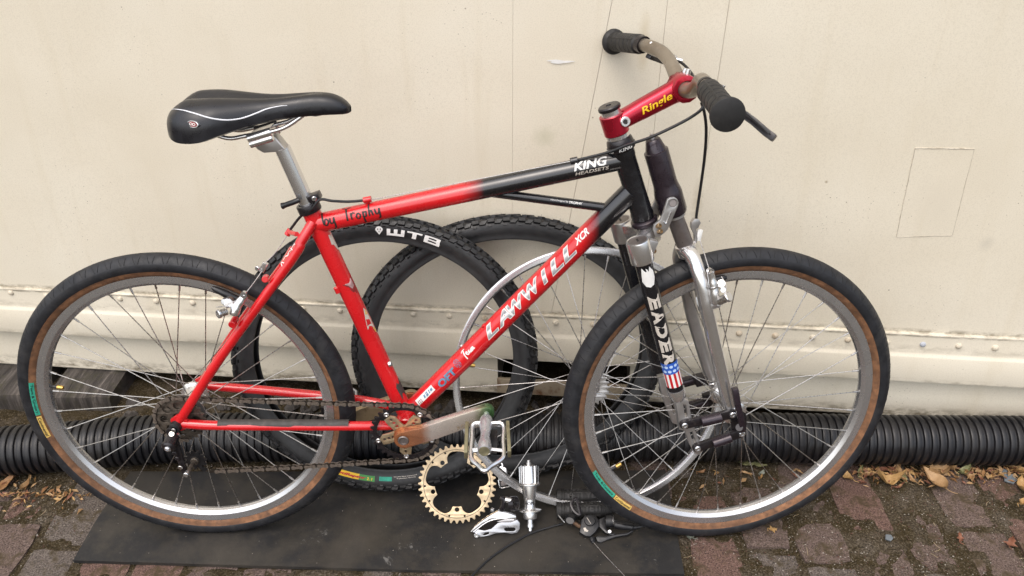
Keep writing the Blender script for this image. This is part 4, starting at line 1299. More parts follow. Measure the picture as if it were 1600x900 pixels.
for p in bp_:
    bob('crown_bolt', G().lathe([(.0046, -.008), (.0046, .0022), (.0040, .0030), (.0026, .0030), (.0024, .0012), (.0004, .0012)], p, (.45, -.85, .3), 16), BOLT, crown, steer=True)
g = G().box(Vector((0.8576, -0.05, 0.6804)), (.020, .016, .030), Matrix.Rotation(.33, 3, 'Y'))
bob('pinch_ears', g, ALU_D, crown, steer=True, bevel=.002)

# shock canister in front of the head tube
s0, s1 = Vector((0.8732, 0, 0.8325)), Vector((0.9121, 0, 0.7195))
sa_ = (s1 - s0).normalized()
SL = (s1 - s0).length
prof = [(.0042, -.0225), (.0110, -.0220), (.0125, -.0205), (.0178, -.0015), (.0205, -.0005), (.0208, .001), (.0208, .058), (.0212, .064), (.0235, .074), (.0243, .080), (.0243, SL - .008), (.0225, SL - .002), (.017, SL)]
shock = bob('shock_canister', G().lathe(prof, s0, sa_, 34), ANO_PURPLE, steer=True)
bob('air_valve', G().lathe([(.0042, -.022), (.0042, -.027), (.0032, -.0275), (.0030, -.031), (.0012, -.0315)], s0, sa_, 12), ALU_D, shock, steer=True)
bob('shock_ring', G().lathe([(.0162, SL - .001), (.0200, SL), (.0200, SL + .004), (.0162, SL + .006)], s0, sa_, 28), ALU_D, shock, steer=True)
t1 = Vector((0.9388, 0, 0.6548))
bob('stanchion', G().tube([s1, s1.lerp(t1, .5), t1], .0150, 26), ANO_BROWN, shock, steer=True)
# pivot plate from crown to canister
def px_plate(name_, pts, y, th, m, par=None, holes=(), bev=.0012, steer=True):
    g = plate([xz(pts)] + [circ(h[0][0], h[0][2], h[1], 16) for h in holes], th, bev).xf(SIDE(y))
    return bob(name_, g, m, par, steer=steer)
pv = [(0.8888, -0.03, 0.7577), (0.894, -0.03, 0.7608), (0.9006, -0.03, 0.7611), (0.9064, -0.03, 0.7569), (0.909, -0.03, 0.7511), (0.9084, -0.03, 0.7454), (0.9038, -0.03, 0.7319), (0.8982, -0.03, 0.7172), (0.8936, -0.03, 0.7035), (0.8874, -0.03, 0.6968), (0.8799, -0.03, 0.6913), (0.8732, -0.03, 0.6916), (0.8678, -0.03, 0.7059), (0.8685, -0.03, 0.7128), (0.8791, -0.03, 0.7216), (0.8837, -0.03, 0.7352)]
pivot = px_plate('pivot_plate', pv, -.030, .006, ALU_D, crown, [((0.8992, -0.03, 0.7504), .0068)])
bob('pivot_pin', G().cyl(Vector((0.9004, -0.026, 0.749)), Vector((0.8992, -0.03, 0.7504)) + Vector((0, -.0015, 0)), .0067, bev=.0006), ANO_BROWN, crown, steer=True)
sl = [(0.8959, -0.0335, 0.7358), (0.8914, -0.0335, 0.7211), (0.8885, -0.0335, 0.7155), (0.8849, -0.0335, 0.7191)]
bob('pivot_slot', G().tube(smooth_path(sl, 4), .0013, 8), CHROME, crown, steer=True)
pv2 = [(p[0], p[2]) for p in pv]
bob('pivot_plate', plate([pv2], .006, .0012).xf(SIDE(.030)), ALU_D, crown, steer=True)

# wheel carrier: collar, two bowed legs down to the linkage
carrier = bob('carrier_collar', G().lathe([(.0150, -.004), (.0186, -.003), (.0190, .0), (.0186, .008), (.0172, .018), (.001, .020)], t1 - sa_ * .004, sa_, 28), ALU, steer=True)
npth = smooth_path([(0.9365, -0.004, 0.6541), (0.9452, -0.024, 0.6437), (0.9518, -0.042, 0.6219), (0.9609, -0.052, 0.5866), (0.9733, -0.056, 0.5377), (1.028, -0.056, 0.3547)], 7)
n_ = len(npth)
bob('carrier_leg', G().tube(npth, [.0135 - .0012 * i / n_ for i in range(n_)], 24), ALU, carrier, steer=True)
fpth = smooth_path([(0.933, 0.004, 0.6547), (0.937, 0.026, 0.6256), (0.951, 0.043, 0.5843), (0.9672, 0.052, 0.5373), (0.9843, 0.056, 0.4801), (1.032, 0.056, 0.3457)], 7)
n_ = len(fpth)
bob('carrier_leg', G().tube(fpth, [.0135 - .0012 * i / n_ for i in range(n_)], 22), ALU_D, carrier, steer=True)
for q_, y_ in (((1.0297, -0.056, 0.3504), -1), ((1.0339, 0.056, 0.3397), 1)):
    bob('leg_ferrule', G().cyl(Vector(q_) - ld * .004, Vector(q_) + ld * .006, .0142, .0132, bev=.001), ALU, carrier, steer=True)
# slotted lower ends of the black legs
def leg_end(y, pts, slots, par):
    loops = [xz(pts)] + [xz(s) for s in slots]
    return bob('leg_end', plate(loops, .016, .0018).xf(SIDE(y)), ALU_D, par, steer=True)
bob('leg_socket', G().lathe([(.0158, -.002), (.0160, .006), (.0150, .018), (.010, .026), (.001, .028)], nl1, ld, 26), ALU, leg_n, steer=True)
leg_end(-.058, [(0.9219, -0.058, 0.378), (0.9358, -0.058, 0.3852), (0.9461, -0.058, 0.3775), (0.9534, -0.058, 0.3463), (0.9636, -0.058, 0.3128), (0.9775, -0.058, 0.2799), (0.9838, -0.058, 0.2647), (0.9773, -0.058, 0.2535), (0.9668, -0.058, 0.2588), (0.955, -0.058, 0.2817), (0.944, -0.058, 0.3115), (0.9339, -0.058, 0.3152), (0.9295, -0.058, 0.3411)],
        [[(0.937, -0.058, 0.3699), (0.942, -0.058, 0.3681), (0.9477, -0.058, 0.3425), (0.9429, -0.058, 0.3415)], [(0.9541, -0.058, 0.3078), (0.959, -0.058, 0.3089), (0.9685, -0.058, 0.2835), (0.9637, -0.058, 0.281)]], leg_n)
leg_end(.058, [(0.9213, 0.058, 0.3583), (0.9352, 0.058, 0.3617), (0.9461, 0.058, 0.3536), (0.9524, 0.058, 0.3206), (0.9612, 0.058, 0.2899), (0.9725, 0.058, 0.2616), (0.9685, 0.058, 0.245), (0.9574, 0.058, 0.2505), (0.9461, 0.058, 0.2789), (0.9335, 0.058, 0.3101)],
        [[(0.9359, 0.058, 0.3514), (0.9412, 0.058, 0.3496), (0.9484, 0.058, 0.3209), (0.9433, 0.058, 0.3198)], [(0.951, 0.058, 0.3028), (0.9549, 0.058, 0.304), (0.9636, 0.058, 0.2746), (0.9585, 0.058, 0.2719)]], leg_f)
# four links
def link(p, q, y, par, fat):
    p, q = Vector(p), Vector(q)
    a_, b_ = p.lerp(q, .34), p.lerp(q, .76)
    g = plate([stadium((p.x, p.z), (q.x, q.z), .0088, .0092)], .008, .0012).xf(SIDE(y))
    l_ = bob('fork_link', g, ANO_BLACK, steer=True)
    d_ = (q - p).normalized()
    bob('link_tube', G().cyl(Vector((a_.x, y - .004 * fat, a_.z)), Vector((b_.x, y - .004 * fat, b_.z)), .0096, bev=.0012, seg=20), ANO_PURPLE, l_, steer=True)
    for e in (p, q):
        bob('link_bolt', G().lathe([(.0062, -.001), (.0062, .002), (.0050, .0036), (.0024, .0040), (.0020, .0026), (.0003, .0026)], Vector((e.x, y - .0040 * fat, e.z)), (0, -fat, 0), 18), CHROME, l_, steer=True)
    return l_
link((0.9402, -0.07, 0.3299), (1.0301, -0.07, 0.3468), -.070, None, 1)
link((0.9692, -0.07, 0.2759), (1.052, -0.07, 0.3024), -.070, None, 1)
link((0.9386, 0.07, 0.3218), (1.0315, 0.07, 0.3434), .070, None, -1)
link((0.9678, 0.07, 0.2634), (1.055, 0.07, 0.2905), .070, None, -1)
g = G().box(Vector((1.0143, 0.058, 0.3458)), (.034, .022, .020), Matrix.Rotation(-.2, 3, 'Y'))
bob('link_block', g, ANO_BLACK, steer=True, bevel=.003)
g = G().box(Vector((1.0337, 0.058, 0.3056)), (.030, .022, .014), Matrix.Rotation(-.2, 3, 'Y'))
bob('link_block', g, ANO_BLACK, steer=True, bevel=.003)
AX = Vector((1.04731, 0, .325))
for y in (-.0615, .0615):
    lp = [(AX.x - .016, AX.z + .020), (AX.x - .002, AX.z + .026), (AX.x + .012, AX.z + .016), (AX.x + .016, AX.z - .006), (AX.x + .016, AX.z - .032), (AX.x + .004, AX.z - .038), (AX.x - .010, AX.z - .028), (AX.x - .014, AX.z - .004)]
    bob('axle_plate', plate([lp], .007, .001).xf(SIDE(y)), ANO_BLACK, steer=True)
qr = bar3('quick_release_lever', [(1.0242, -0.082, 0.4099), (1.0289, -0.086, 0.3862), (1.0375, -0.088, 0.3552), (1.0463, -0.086, 0.3251), (1.0477, -0.082, 0.3138)], [.013, .011, .010, .009, .008], .011, ANO_PURPLE, bev=.0018)
bob('quick_release_cam', G().cyl(Vector((1.0436, -0.078, 0.3199)), Vector((1.0384, -0.09, 0.3284)), .0075, bev=.001), ANO_BLACK, qr, steer=True)
bob('quick_release_nut', G().cyl(AX + Vector((0, .066, 0)), AX + Vector((0, .078, 0)), .0085, bev=.001), ANO_BLACK, steer=True)

# cable hanger and front cantilever brake
hg = [(0.9415, 0, 0.6644), (0.9516, 0, 0.6687), (0.9507, 0, 0.6796), (0.9439, 0, 0.692), (0.943, 0, 0.7027), (0.9482, 0, 0.7096), (0.9562, 0, 0.7092), (0.9603, 0, 0.7019), (0.9574, 0, 0.6949), (0.9532, 0, 0.6903), (0.9553, 0, 0.6794), (0.9572, 0, 0.6708), (0.9547, 0, 0.6588), (0.9471, 0, 0.6531)]
hang = px_plate('cable_hanger', hg, 0, .010, ALU_D)
g = G().box(Vector((0.96, 0, 0.678)), (.0085, .008, .020), Matrix.Rotation(.15, 3, 'Y'))
g2 = bob('cable_carrier', g, WHITE, hang, steer=True, bevel=.001)
cable('brake_cable', [tuple(SR @ Vector((0.956, 0, 0.6985))), tuple(SR @ Vector((0.9617, 0, 0.6718))), tuple(SR @ Vector((0.965, -0.025, 0.6503))), tuple(SR @ Vector((0.9677, -0.055, 0.628)))], .0009, STEEL)
def canti(arm, pad, spring, m=ALU):
    a = [Vector(p) for p in arm]
    n_ = len(a)
    rr = [.0066, .0078, .0088, .0074, .0085][:n_]
    sp_ = smooth_path(a, 4)
    rs = [rr[min(int(i / 4), n_ - 1)] for i in range(len(sp_))]
    g = G().tube(sp_, rs, 16)
    return g
g = canti([(0.9664, -0.058, 0.6318), (0.9707, -0.06, 0.6143), (0.9747, -0.064, 0.5939), (0.9793, -0.066, 0.5749)], None, None)
arm = bob('brake_arm', g, ALU, steer=True)
bob('arm_eye', G().lathe([(.0030, -.004), (.0060, -.004), (.0060, .004), (.0030, .004)], (0.9662, -0.058, 0.633), (.1, -1, .1), 16, closed=True), CHROME, arm, steer=True)
bob('arm_band', G().lathe([(.0085, -.0015), (.0096, -.0015), (.0096, .0015), (.0085, .0015)], (0.9719, -0.062, 0.6066), ld, 20, closed=True), CHROME, arm, steer=True)
bob('brake_pad', G().tube([(0.963, -0.026, 0.5906), (0.982, -0.026, 0.5995), (1.0036, -0.026, 0.6045), (1.0083, -0.026, 0.6042)], [.0045, .006, .006, .003], 12), PLASTIC, arm, steer=True)
bob('pad_clamp', G().cyl(Vector((0.9939, -0.04, 0.5965)), Vector((0.9863, -0.062, 0.6107)), .0078, bev=.0012), ALU, arm, steer=True)
bob('pad_clamp_nut', G().cyl(Vector((0.9916, -0.06, 0.5985)), Vector((0.9887, -0.068, 0.6011)), .0055, .0050, seg=6), CHROME, arm, steer=True)
bob('arm_pivot', G().cyl(Vector((0.9701, -0.052, 0.5611)), Vector((0.9843, -0.068, 0.5756)), .0066, bev=.001), ALU_D, arm, steer=True)
g = G()
sa0, sa1 = Vector((0.9842, -0.07, 0.5815)), Vector((0.9923, -0.08, 0.5919))
for k in range(5):
    c_ = sa0.lerp(sa1, k / 5)
    g.lathe([(.0058, -.0009), (.0074, -.0009), (.0074, .0009), (.0058, .0009)], c_, sa1 - sa0, 16, closed=True)
bob('brake_spring', g, STEEL, arm, steer=True)
bob('spring_cap', G().cyl(sa1, sa1 + (sa1 - sa0).normalized() * .006, .0088, bev=.0012, seg=16), CHROME, arm, steer=True)
cable('brake_cable', [tuple(SR @ Vector((0.9896, -0.05, 0.6185))), tuple(SR @ Vector((0.9954, -0.06, 0.6068))), tuple(SR @ Vector((0.9905, -0.075, 0.5933)))], .0008, STEEL)
# far arm, partly hidden
g = canti([(0.9613, 0.058, 0.6031), (0.9704, 0.06, 0.5731), (0.9787, 0.064, 0.547), (0.9834, 0.066, 0.527)], None, None)
bob('brake_arm', g, ALU_D, steer=True)

# rear brake
g = canti([(0.1653, -0.055, 0.5936), (0.1576, -0.06, 0.5849), (0.1499, -0.066, 0.5742), (0.1448, -0.07, 0.5624)], None, None)
arm = bob('brake_arm', g, ALU)
bob('arm_eye', G().lathe([(.002, -.004), (.0058, -.004), (.0058, .004), (.002, .004)], (0.1651, -0.06, 0.5975), (.1, -1, .1), 16, closed=True), CHROME, arm)
bob('brake_pad', G().tube([(0.0977, -0.026, 0.5938), (0.1039, -0.026, 0.59), (0.1196, -0.026, 0.581), (0.1407, -0.026, 0.5693)], [.0025, .0055, .0068, .006], 12), PLASTIC, arm)
bob('pad_clamp', G().cyl((0.1327, -0.045, 0.5769), (0.1367, -0.066, 0.5831), .0085, bev=.0012), ALU, arm)
bob('pad_clamp_nut', G().cyl((0.127, -0.05, 0.5809), (0.1296, -0.064, 0.5845), .0052, bev=.0008), CHROME, arm)
g = G()
sa0, sa1 = Vector((0.1355, -0.078, 0.5732)), Vector((0.1281, -0.086, 0.5738))
for k in range(4):
    g.lathe([(.0050, -.0008), (.0066, -.0008), (.0066, .0008), (.0050, .0008)], sa0.lerp(sa1, k / 4), sa1 - sa0, 16, closed=True)
bob('brake_spring', g, STEEL, arm)
bob('spring_cap', G().cyl(sa1, sa1 + (sa1 - sa0).normalized() * .005, .0078, bev=.001), CHROME, arm)
cable('brake_cable', [(0.1668, -0.058, 0.5977), (0.1789, -0.035, 0.6098), (0.1884, -0.018, 0.6214)], .0009, STEEL)
cable('brake_cable', [(0.117, -0.07, 0.5777), (0.135, -0.075, 0.5829), (0.1524, -0.07, 0.5902)], .0007, STEEL)
g = G().box((0.1917, -0.014, 0.6283), (.010, .007, .020), Matrix.Rotation(.55, 3, 'Y'))
carr = bob('cable_carrier', g, ALU, bevel=.0012)
bob('carrier_bolt', G().cyl((0.1824, -0.014, 0.627), (0.1807, -0.02, 0.6275), .0042, bev=.0006), CHROME, carr)

# ---- wheels
def make_wheel(name, M, tyre, flange_n, flange_f, rot0, hub_r, seed, parent):
    rp = [(.2840, -.0112), (.2842, -.0126), (.2815, -.0127), (.2705, -.0122), (.2690, -.0112), (.2640, -.0065), (.2625, 0), (.2640, .0065), (.2690, .0112), (.2705, .0122), (.2815, .0127), (.2842, .0126), (.2840, .0112), (.2760, .0100), (.2740, 0), (.2760, -.0100)]
    if not tyre:
        rp = [(.2840, -.0095), (.2842, -.0108), (.2825, -.0110), (.2745, -.0106), (.2732, -.0096), (.2705, -.0060), (.2698, 0), (.2705, .0060), (.2732, .0096), (.2745, .0106), (.2825, .0110), (.2842, .0108), (.2840, .0095), (.2800, .0085), (.2775, .0070), (.2768, 0), (.2775, -.0070), (.2800, -.0085)]
    g = G().lathe(rp, (0, 0, 0), (0, 1, 0), 96, closed=True)
    w = obj(name, g, RIM, parent, angle=25, M=M)
    if tyre:
        tp = [(.2835, -.0105, 1), (.2865, -.0140, 1), (.2910, -.0168, 1), (.2958, -.0182, 1), (.2963, -.0187, 0), (.3045, -.0194, 0), (.3100, -.0187, 0), (.3112, -.0181, 0), (.3170, -.0140, 0), (.3215, -.0085, 0), (.3240, -.0040, 0), (.3246, 0, 0)]
        tp = tp + [(r, -y, c) for r, y, c in tp[-2::-1]]
        g = G().lathe([(r, y) for r, y, c in tp], (0, 0, 0), (0, 1, 0), 128)
        n_ = len(tp)
        g.f = g.f[:(n_ - 1) * 128]
        g.mi = [1 if (tp[i // 128][2] and tp[i // 128 + 1][2]) else 0 for i in range(len(g.f))]
        # zigzag grooves as thin near-black ribs, their shade put into the colour
        for k in range(76):
            q = 2 * PI * k / 76
            for sgn in (-1, 1):
                for (dq, r0, y0, r1, y1, dq1) in ((0, .3225, .0065, .3120, .0179, .012), (.030, .3120, .0179, .3225, .0065, .018)):
                    p = []
                    for t in range(4):
                        f = t / 3
                        rr_ = r0 + (r1 - r0) * f; yy = y0 + (y1 - y0) * f
                        bul = .0009 * math.sin(f * PI) - .0001
                        a_ = q + dq + dq1 * f
                        p.append(Vector(((rr_ + bul) * math.cos(a_), sgn * (yy + bul), (rr_ + bul) * math.sin(a_))))
                    g.tube(p, .00055, 4, mi=2, caps=False)
        t_ = obj('tyre', g, [RUBBER, TAN, GROOVE_SHADE], w, angle=45)
    # spokes
    N = 36
    rh, rr_ = hub_r, (.2635 if tyre else .2705)
    spm = {}
    for k in range(N):
        a = rot0 + 2 * PI * k / N
        near = k % 2 == 0
        lead = (k // 2) % 2 == 0
        yf = flange_n if near else flange_f
        h = a + (1 if lead else -1) * R(58)
        off = (.0016 if lead else -.0016)
        p = Vector((rh * math.cos(h), yf + off, rh * math.sin(h)))
        q = Vector((rr_ * math.cos(a), yf * .06, rr_ * math.sin(a)))
        d = q - p
        L_ = d.length
        key = (near, lead)
        if key not in spm:
            s = G().cyl((0, 0, 0), (0, 0, L_ - .010), .00092, seg=8)
            s.cyl((0, 0, L_ - .0125), (0, 0, L_ - .001), .0020, seg=8)
            s.cyl((0, 0, -.002), (0, 0, .001), .0021, seg=8)
            Mq = Matrix.Translation(p) @ d.to_track_quat('Z', 'Y').to_matrix().to_4x4()
            spm[key] = obj('spoke', s, STEEL, w, angle=40, M=Mq)
        else:
            copy_of(spm[key], Matrix.Translation(p) @ d.to_track_quat('Z', 'Y').to_matrix().to_4x4(), w)
    a = R(212) if 'front' in name else R(171)
    d = Vector((math.cos(a), 0, math.sin(a)))
    v = obj('valve', G().cyl(d * .270, d * .252, .0032, seg=10), PLASTIC, w)
    obj('valve_cap', G().cyl(d * .252, d * .240, .0044, .0040, seg=12, bev=.0006), BRASS, v)
    return w

def tyre_label(w, name, th0, th1, r0, r1, m, txt=None, inkm=None, flip=False):
    """printed patch on the near sidewall between two angles"""
    g = G()
    n_ = 18
    vs = []
    ysec = lambda r: -(.0140 + .0042 * math.sin(min(1, max(0, (r - .2865) / .0093)) * PI / 2)) - .0007
    for i in range(n_ + 1):
        q = R(th0 + (th1 - th0) * i / n_)
        for k in range(4):
            r_ = r0 + (r1 - r0) * k / 3
            vs.append((r_ * math.cos(q), ysec(r_), r_ * math.sin(q)))
    g.add(vs, [(i * 4 + k, i * 4 + k + 1, (i + 1) * 4 + k + 1, (i + 1) * 4 + k) for i in range(n_) for k in range(3)])
    o = obj(name, g, m, w, angle=40)
    if txt:
        t = text(txt, (r1 - r0) * .62, bold=.02, cuts=10, along='u')
        rm = (r0 + r1) / 2
        span = R(th1 - th0) * .88
        k_ = abs(span) * rm / t.W
        s_ = 1 if th1 > th0 else -1
        def f(p):
            q = R(th0) + R(th1 - th0) * .06 + s_ * p.x * k_ / rm
            r_ = (rm - (r1 - r0) * .31 + p.y) if s_ < 0 else (rm + (r1 - r0) * .31 - p.y)
            return (r_ * math.cos(q), ysec(r_) - .0003, r_ * math.sin(q))
        obj('lettering', t.map(f), inkm, w, angle=0, recalc=False)
    return o

RWM = Matrix.Translation((0, 0, .325))
rear = make_wheel('rear_wheel', RWM, True, -.019, .036, R(3.5), .0225, 1, BIKE)
FWM = SR @ Matrix.Translation(AX)
front = make_wheel('front_wheel', FWM, True, -.035, .035, R(1.5), .0195, 2, BIKE)
tyre_label(rear, 'green_label', 168.0, 182.8, .2874, .2954, TEAL, 'Town & Country', INK)
tyre_label(rear, 'yellow_label', 183.4, 193.2, .2874, .2954, YELLOW_D, 'Continental', INK)
tyre_label(front, 'green_label', 206.0, 221.2, .2874, .2954, TEAL, 'Town & Country', INK)
tyre_label(front, 'yellow_label', 221.6, 231.0, .2874, .2954, YELLOW_D, 'Continental', INK)
# hubs
g = G().lathe([(.0050, -.052), (.0090, -.051), (.0092, -.043), (.0150, -.0425), (.0240, -.037), (.0242, -.033), (.0185, -.031), (.0140, -.024), (.0135, .024), (.0185, .031), (.0242, .033), (.0240, .037), (.0150, .0425), (.0092, .043), (.0090, .051), (.0050, .052)], (0, 0, 0), (0, 1, 0), 36)
obj('hub', g, ALU, front, angle=30)
g = G().lathe([(.0050, -.064), (.0085, -.063), (.0085, -.052), (.0230, -.022), (.0270, -.0205), (.0270, -.0165), (.0200, -.014), (.0165, -.006), (.0165, .018), (.0210, .031), (.0270, .034), (.0270, .038), (.0170, .044), (.0085, .050), (.0085, .063), (.005, .064)], (0, 0, 0), (0, 1, 0), 36)
obj('hub', g, ALU, rear, angle=30)
def toothed(r, n, th, tooth=.006, holes=(), inner=None, bev=.0003):
    lp = []
    for k in range(n):
        a = 2 * PI * k / n
        w_ = 2 * PI / n
        for da, dr in ((-.5, -tooth * .55), (-.30, -tooth * .35), (-.12, tooth * .45), (.12, tooth * .45), (.30, -tooth * .35)):
            lp.append(((r + dr) * math.cos(a + da * w_), (r + dr) * math.sin(a + da * w_)))
    loops = [lp]
    if inner: loops.append(inner if isinstance(inner, list) else circ(0, 0, inner, 32))
    loops += list(holes)
    return plate(loops, th, bev)
cass = None
for r_, n_, y_, hl in ((.0500, 24, -.0490, 8), (.0440, 21, -.0445, 6), (.0400, 19, -.0400, 0), (.0370, 17, -.0355, 0), (.0340, 16, -.0310, 0)):
    holes = [circ(.0305 * math.cos(2 * PI * k / hl), .0305 * math.sin(2 * PI * k / hl), .0082 if hl == 8 else .0068, 12) for k in range(hl)] if hl else []
    g = toothed(r_ * .94, n_, .0022, .0055, holes, .014).xf(SIDE(y_))
    cass = obj('sprocket', g, COG, rear, angle=30)
obj('spoke_guard', G().lathe([(.020, -.0262), (.040, -.0262), (.040, -.0250), (.020, -.0250)], (0, 0, 0), (0, 1, 0), 40, closed=True), ALU_D, rear, angle=30)
obj('axle_nut', G().lathe([(.0112, -.070), (.0112, -.077), (.0095, -.082), (.006, -.083), (.0055, -.079), (.001, -.079)], (0, 0, 0), (0, 1, 0), 24), PLASTIC, rear, angle=30)
obj('axle_end', G().cyl((0, -.076, 0), (0, -.086, 0), .0042, bev=.0006), STEEL, rear, angle=30)

# ---- rear mech
g = plate([stadium(((-0.0064, -0.086, 0.3208)[0], (-0.0064, -0.086, 0.3208)[2]), ((0.0016, -0.086, 0.2273)[0], (0.0016, -0.086, 0.2273)[2]), .0085, .0052)], .006, .001).xf(SIDE(-.082))
mech = bob('rear_mech', g, ANO_BLACK)
mp = Vector((-0.0071, -0.09, 0.3031))
bob('mech_body', G().lathe([(.010, -.012), (.0122, -.011), (.0122, .010), (.0135, .0105), (.0135, .013), (.0105, .016), (.001, .0165)], mp, (-.05, -.92, -.25), 26), ANO_BLACK, mech)
bob('mech_ring', G().lathe([(.0100, -.0165), (.0126, -.016), (.0126, -.012), (.0100, -.0115)], mp, (-.05, -.92, -.25), 26, closed=True), ALU, mech)
bob('mech_bolt', G().lathe([(.0065, .0155), (.0064, .018), (.0045, .0200), (.0028, .0200), (.0026, .0175), (.0004, .0175)], mp, (-.05, -.92, -.25), 18), CHROME, mech)
bob('mech_bolt', G().cyl((-0.0069, -0.076, 0.3058), (-0.0036, -0.088, 0.3193), .0055, bev=.0008), STEEL, mech)
for i, (px_, r_) in enumerate((((-0.005, -0.09, 0.2763), .0045), ((-0.0024, -0.09, 0.2642), .0042), ((-0.0002, -0.09, 0.2429), .0045))):
    bob('mech_screw', G().cyl(px_, Vector(px_) + Vector((0, -.003, 0)), r_, bev=.0008), STEEL if i == 2 else ANO_BLACK, mech)
pc = Vector((0.0125, -0.052, 0.2293))
g = toothed(.0200, 11, .0035, .006, [], .004, 0).xf(Matrix.Translation((pc.x, 0, pc.z)) @ SIDE(-.050))
bob('jockey_wheel', g, PLASTIC, mech)
bob('jockey_boss', G().cyl((pc.x, -.046, pc.z), (pc.x, -.058, pc.z), .0078, bev=.001), COG, mech)
bob('jockey_axle', G().cyl((pc.x, -.052, pc.z), (0.0124, -0.1, 0.2327), .0042), COG, mech)
bob('mech_screw', G().cyl((0.013, -0.094, 0.2339), (0.0129, -0.104, 0.2345), .0050, bev=.001), CHROME, mech)
cg = [Vector((0.0143, -0.046, 0.2292)), Vector((0.021, -0.046, 0.2104)), Vector((0.0292, -0.046, 0.1993)), Vector((0.0208, -0.046, 0.1945)), Vector((0.0084, -0.046, 0.2104))]
bob('mech_cage', plate([xz(cg)], .003, 0).xf(SIDE(-.044)), PLASTIC, mech)

# ---- chain
CY = -.0490
rc, cc = .0480, Vector((0, 0, .325))
rk, ck = .0640, Vector((.4245, 0, .293))
def tangent(c1, r1, c2, r2, sgn):
    d = c2 - c1; L_ = math.hypot(d.x, d.z); a = math.atan2(d.z, d.x)
    b = math.acos((r1 - r2) / L_)
    q = a + sgn * b
    u = Vector((math.cos(q), 0, math.sin(q)))
    return c1 + u * r1, c2 + u * r2, q
u0_, u1_, qt = tangent(cc, rc, ck, rk, 1)
pj = Vector((pc.x, 0, pc.z))
l0_, l1_, ql = tangent(pj, .0205, ck, rk, -1)
cp = []
# from under the pulley along the lower run, round the ring, back on top, round the sprocket
nst = 40
l0_ = Vector(((0.0379, -0.049, 0.2002)[0], 0, (0.0379, -0.049, 0.2002)[2]))
for k in range(nst): 
    t = k / nst
    p = l0_.lerp(l1_, t); p.z -= .006 * 4 * t * (1 - t) * .35
    cp.append(p)
a0, a1 = ql, qt
while a1 < a0: a1 += 2 * PI
for k in range(41):
    q = a0 + (a1 - a0) * k / 40
    cp.append(ck + Vector((math.cos(q), 0, math.sin(q))) * rk)
for k in range(1, nst): 
    t = k / nst
    p = u1_.lerp(u0_, t); p.z -= .004 * 4 * t * (1 - t) * .3
    cp.append(p)
for k in range(41):
    q = qt + (PI * 1.12) * k / 40
    cp.append(cc + Vector((math.cos(q), 0, math.sin(q))) * rc)
cl_ = [0.0]
for a_, b_ in zip(cp, cp[1:]): cl_.append(cl_[-1] + (b_ - a_).length)
import bisect
def chain_at(s):
    i = min(max(bisect.bisect(cl_, s) - 1, 0), len(cp) - 2)
    p = cp[i].lerp(cp[i + 1], (s - cl_[i]) / (cl_[i + 1] - cl_[i]))
    return Vector((p.x, CY, p.z))
PT = .0127
npin = int(cl_[-1] / PT)
pins = [chain_at(k * PT) for k in range(npin + 1)]
def eight(l, r, waist, n=6):
    lp = []
    for k in range(n + 1):
        t = PI / 2 + .55 + (PI - 1.1) * k / n
        lp.append((r * math.cos(t), r * math.sin(t)))
    lp.append((l * .5, -waist))
    for k in range(n + 1):
        t = -PI / 2 + .55 + (PI - 1.1) * k / n
        lp.append((l + r * math.cos(t), r * math.sin(t)))
    lp.append((l * .5, waist))
    return lp
gi = G()
tmpl_in = eight(PT, .0034, .0024)
def lp_at(p, q, lp, y0, y1):
    d = (q - p); a = math.atan2(d.z, d.x); c_, s_ = math.cos(a), math.sin(a)
    return [(p.x + x * c_ - z * s_, p.z + x * s_ + z * c_) for x, z in lp], y0, y1
def add_plate(g, p, q, lp, y0, y1):
    pts_, y0, y1 = lp_at(p, q, lp, y0, y1)
    n_ = len(pts_)
    vs = [(x, y0, z) for x, z in pts_] + [(x, y1, z) for x, z in pts_]
    g.add(vs, [tuple(range(n_)), tuple(range(2 * n_ - 1, n_ - 1, -1))] + [(i, (i + 1) % n_, n_ + (i + 1) % n_, n_ + i) for i in range(n_)])
for k in range(0, npin, 2):
    if k + 1 > npin: break
    for y0 in (-.0024, .0014):
        add_plate(gi, pins[k], pins[k + 1], tmpl_in, CY + y0, CY + y0 + .0010)
    for p in (pins[k], pins[k + 1]):
        gi.cyl(p + Vector((0, -.0016, 0)), p + Vector((0, .0016, 0)), .0036, seg=8)
chain = bob('chain', gi, CHAIND, angle=30)
gl = G()
lp8 = eight(PT, .0048, .0019)
P0v = Vector((0, 0, 0)); P1v = Vector((PT, 0, 0))
for y0 in (-.0040, .0030):
    add_plate(gl, P0v, P1v, lp8, y0, y0 + .0010)
for p in (P0v, P1v):
    gl.cyl(p + Vector((0, -.0046, 0)), p + Vector((0, .0046, 0)), .0019, seg=8)
lk = None
for k in range(1, npin, 2):
    p, q = pins[k], pins[k + 1] if k + 1 <= npin else pins[k]
    d = q - p
    Mx = Matrix.Translation(p) @ Matrix.Rotation(-math.atan2(d.z, d.x), 4, 'Y')
    if lk is None:
        lk = obj('chain_link', gl, CHAINM, chain, angle=30, M=Mx)
    else:
        copy_of(lk, Mx, chain)

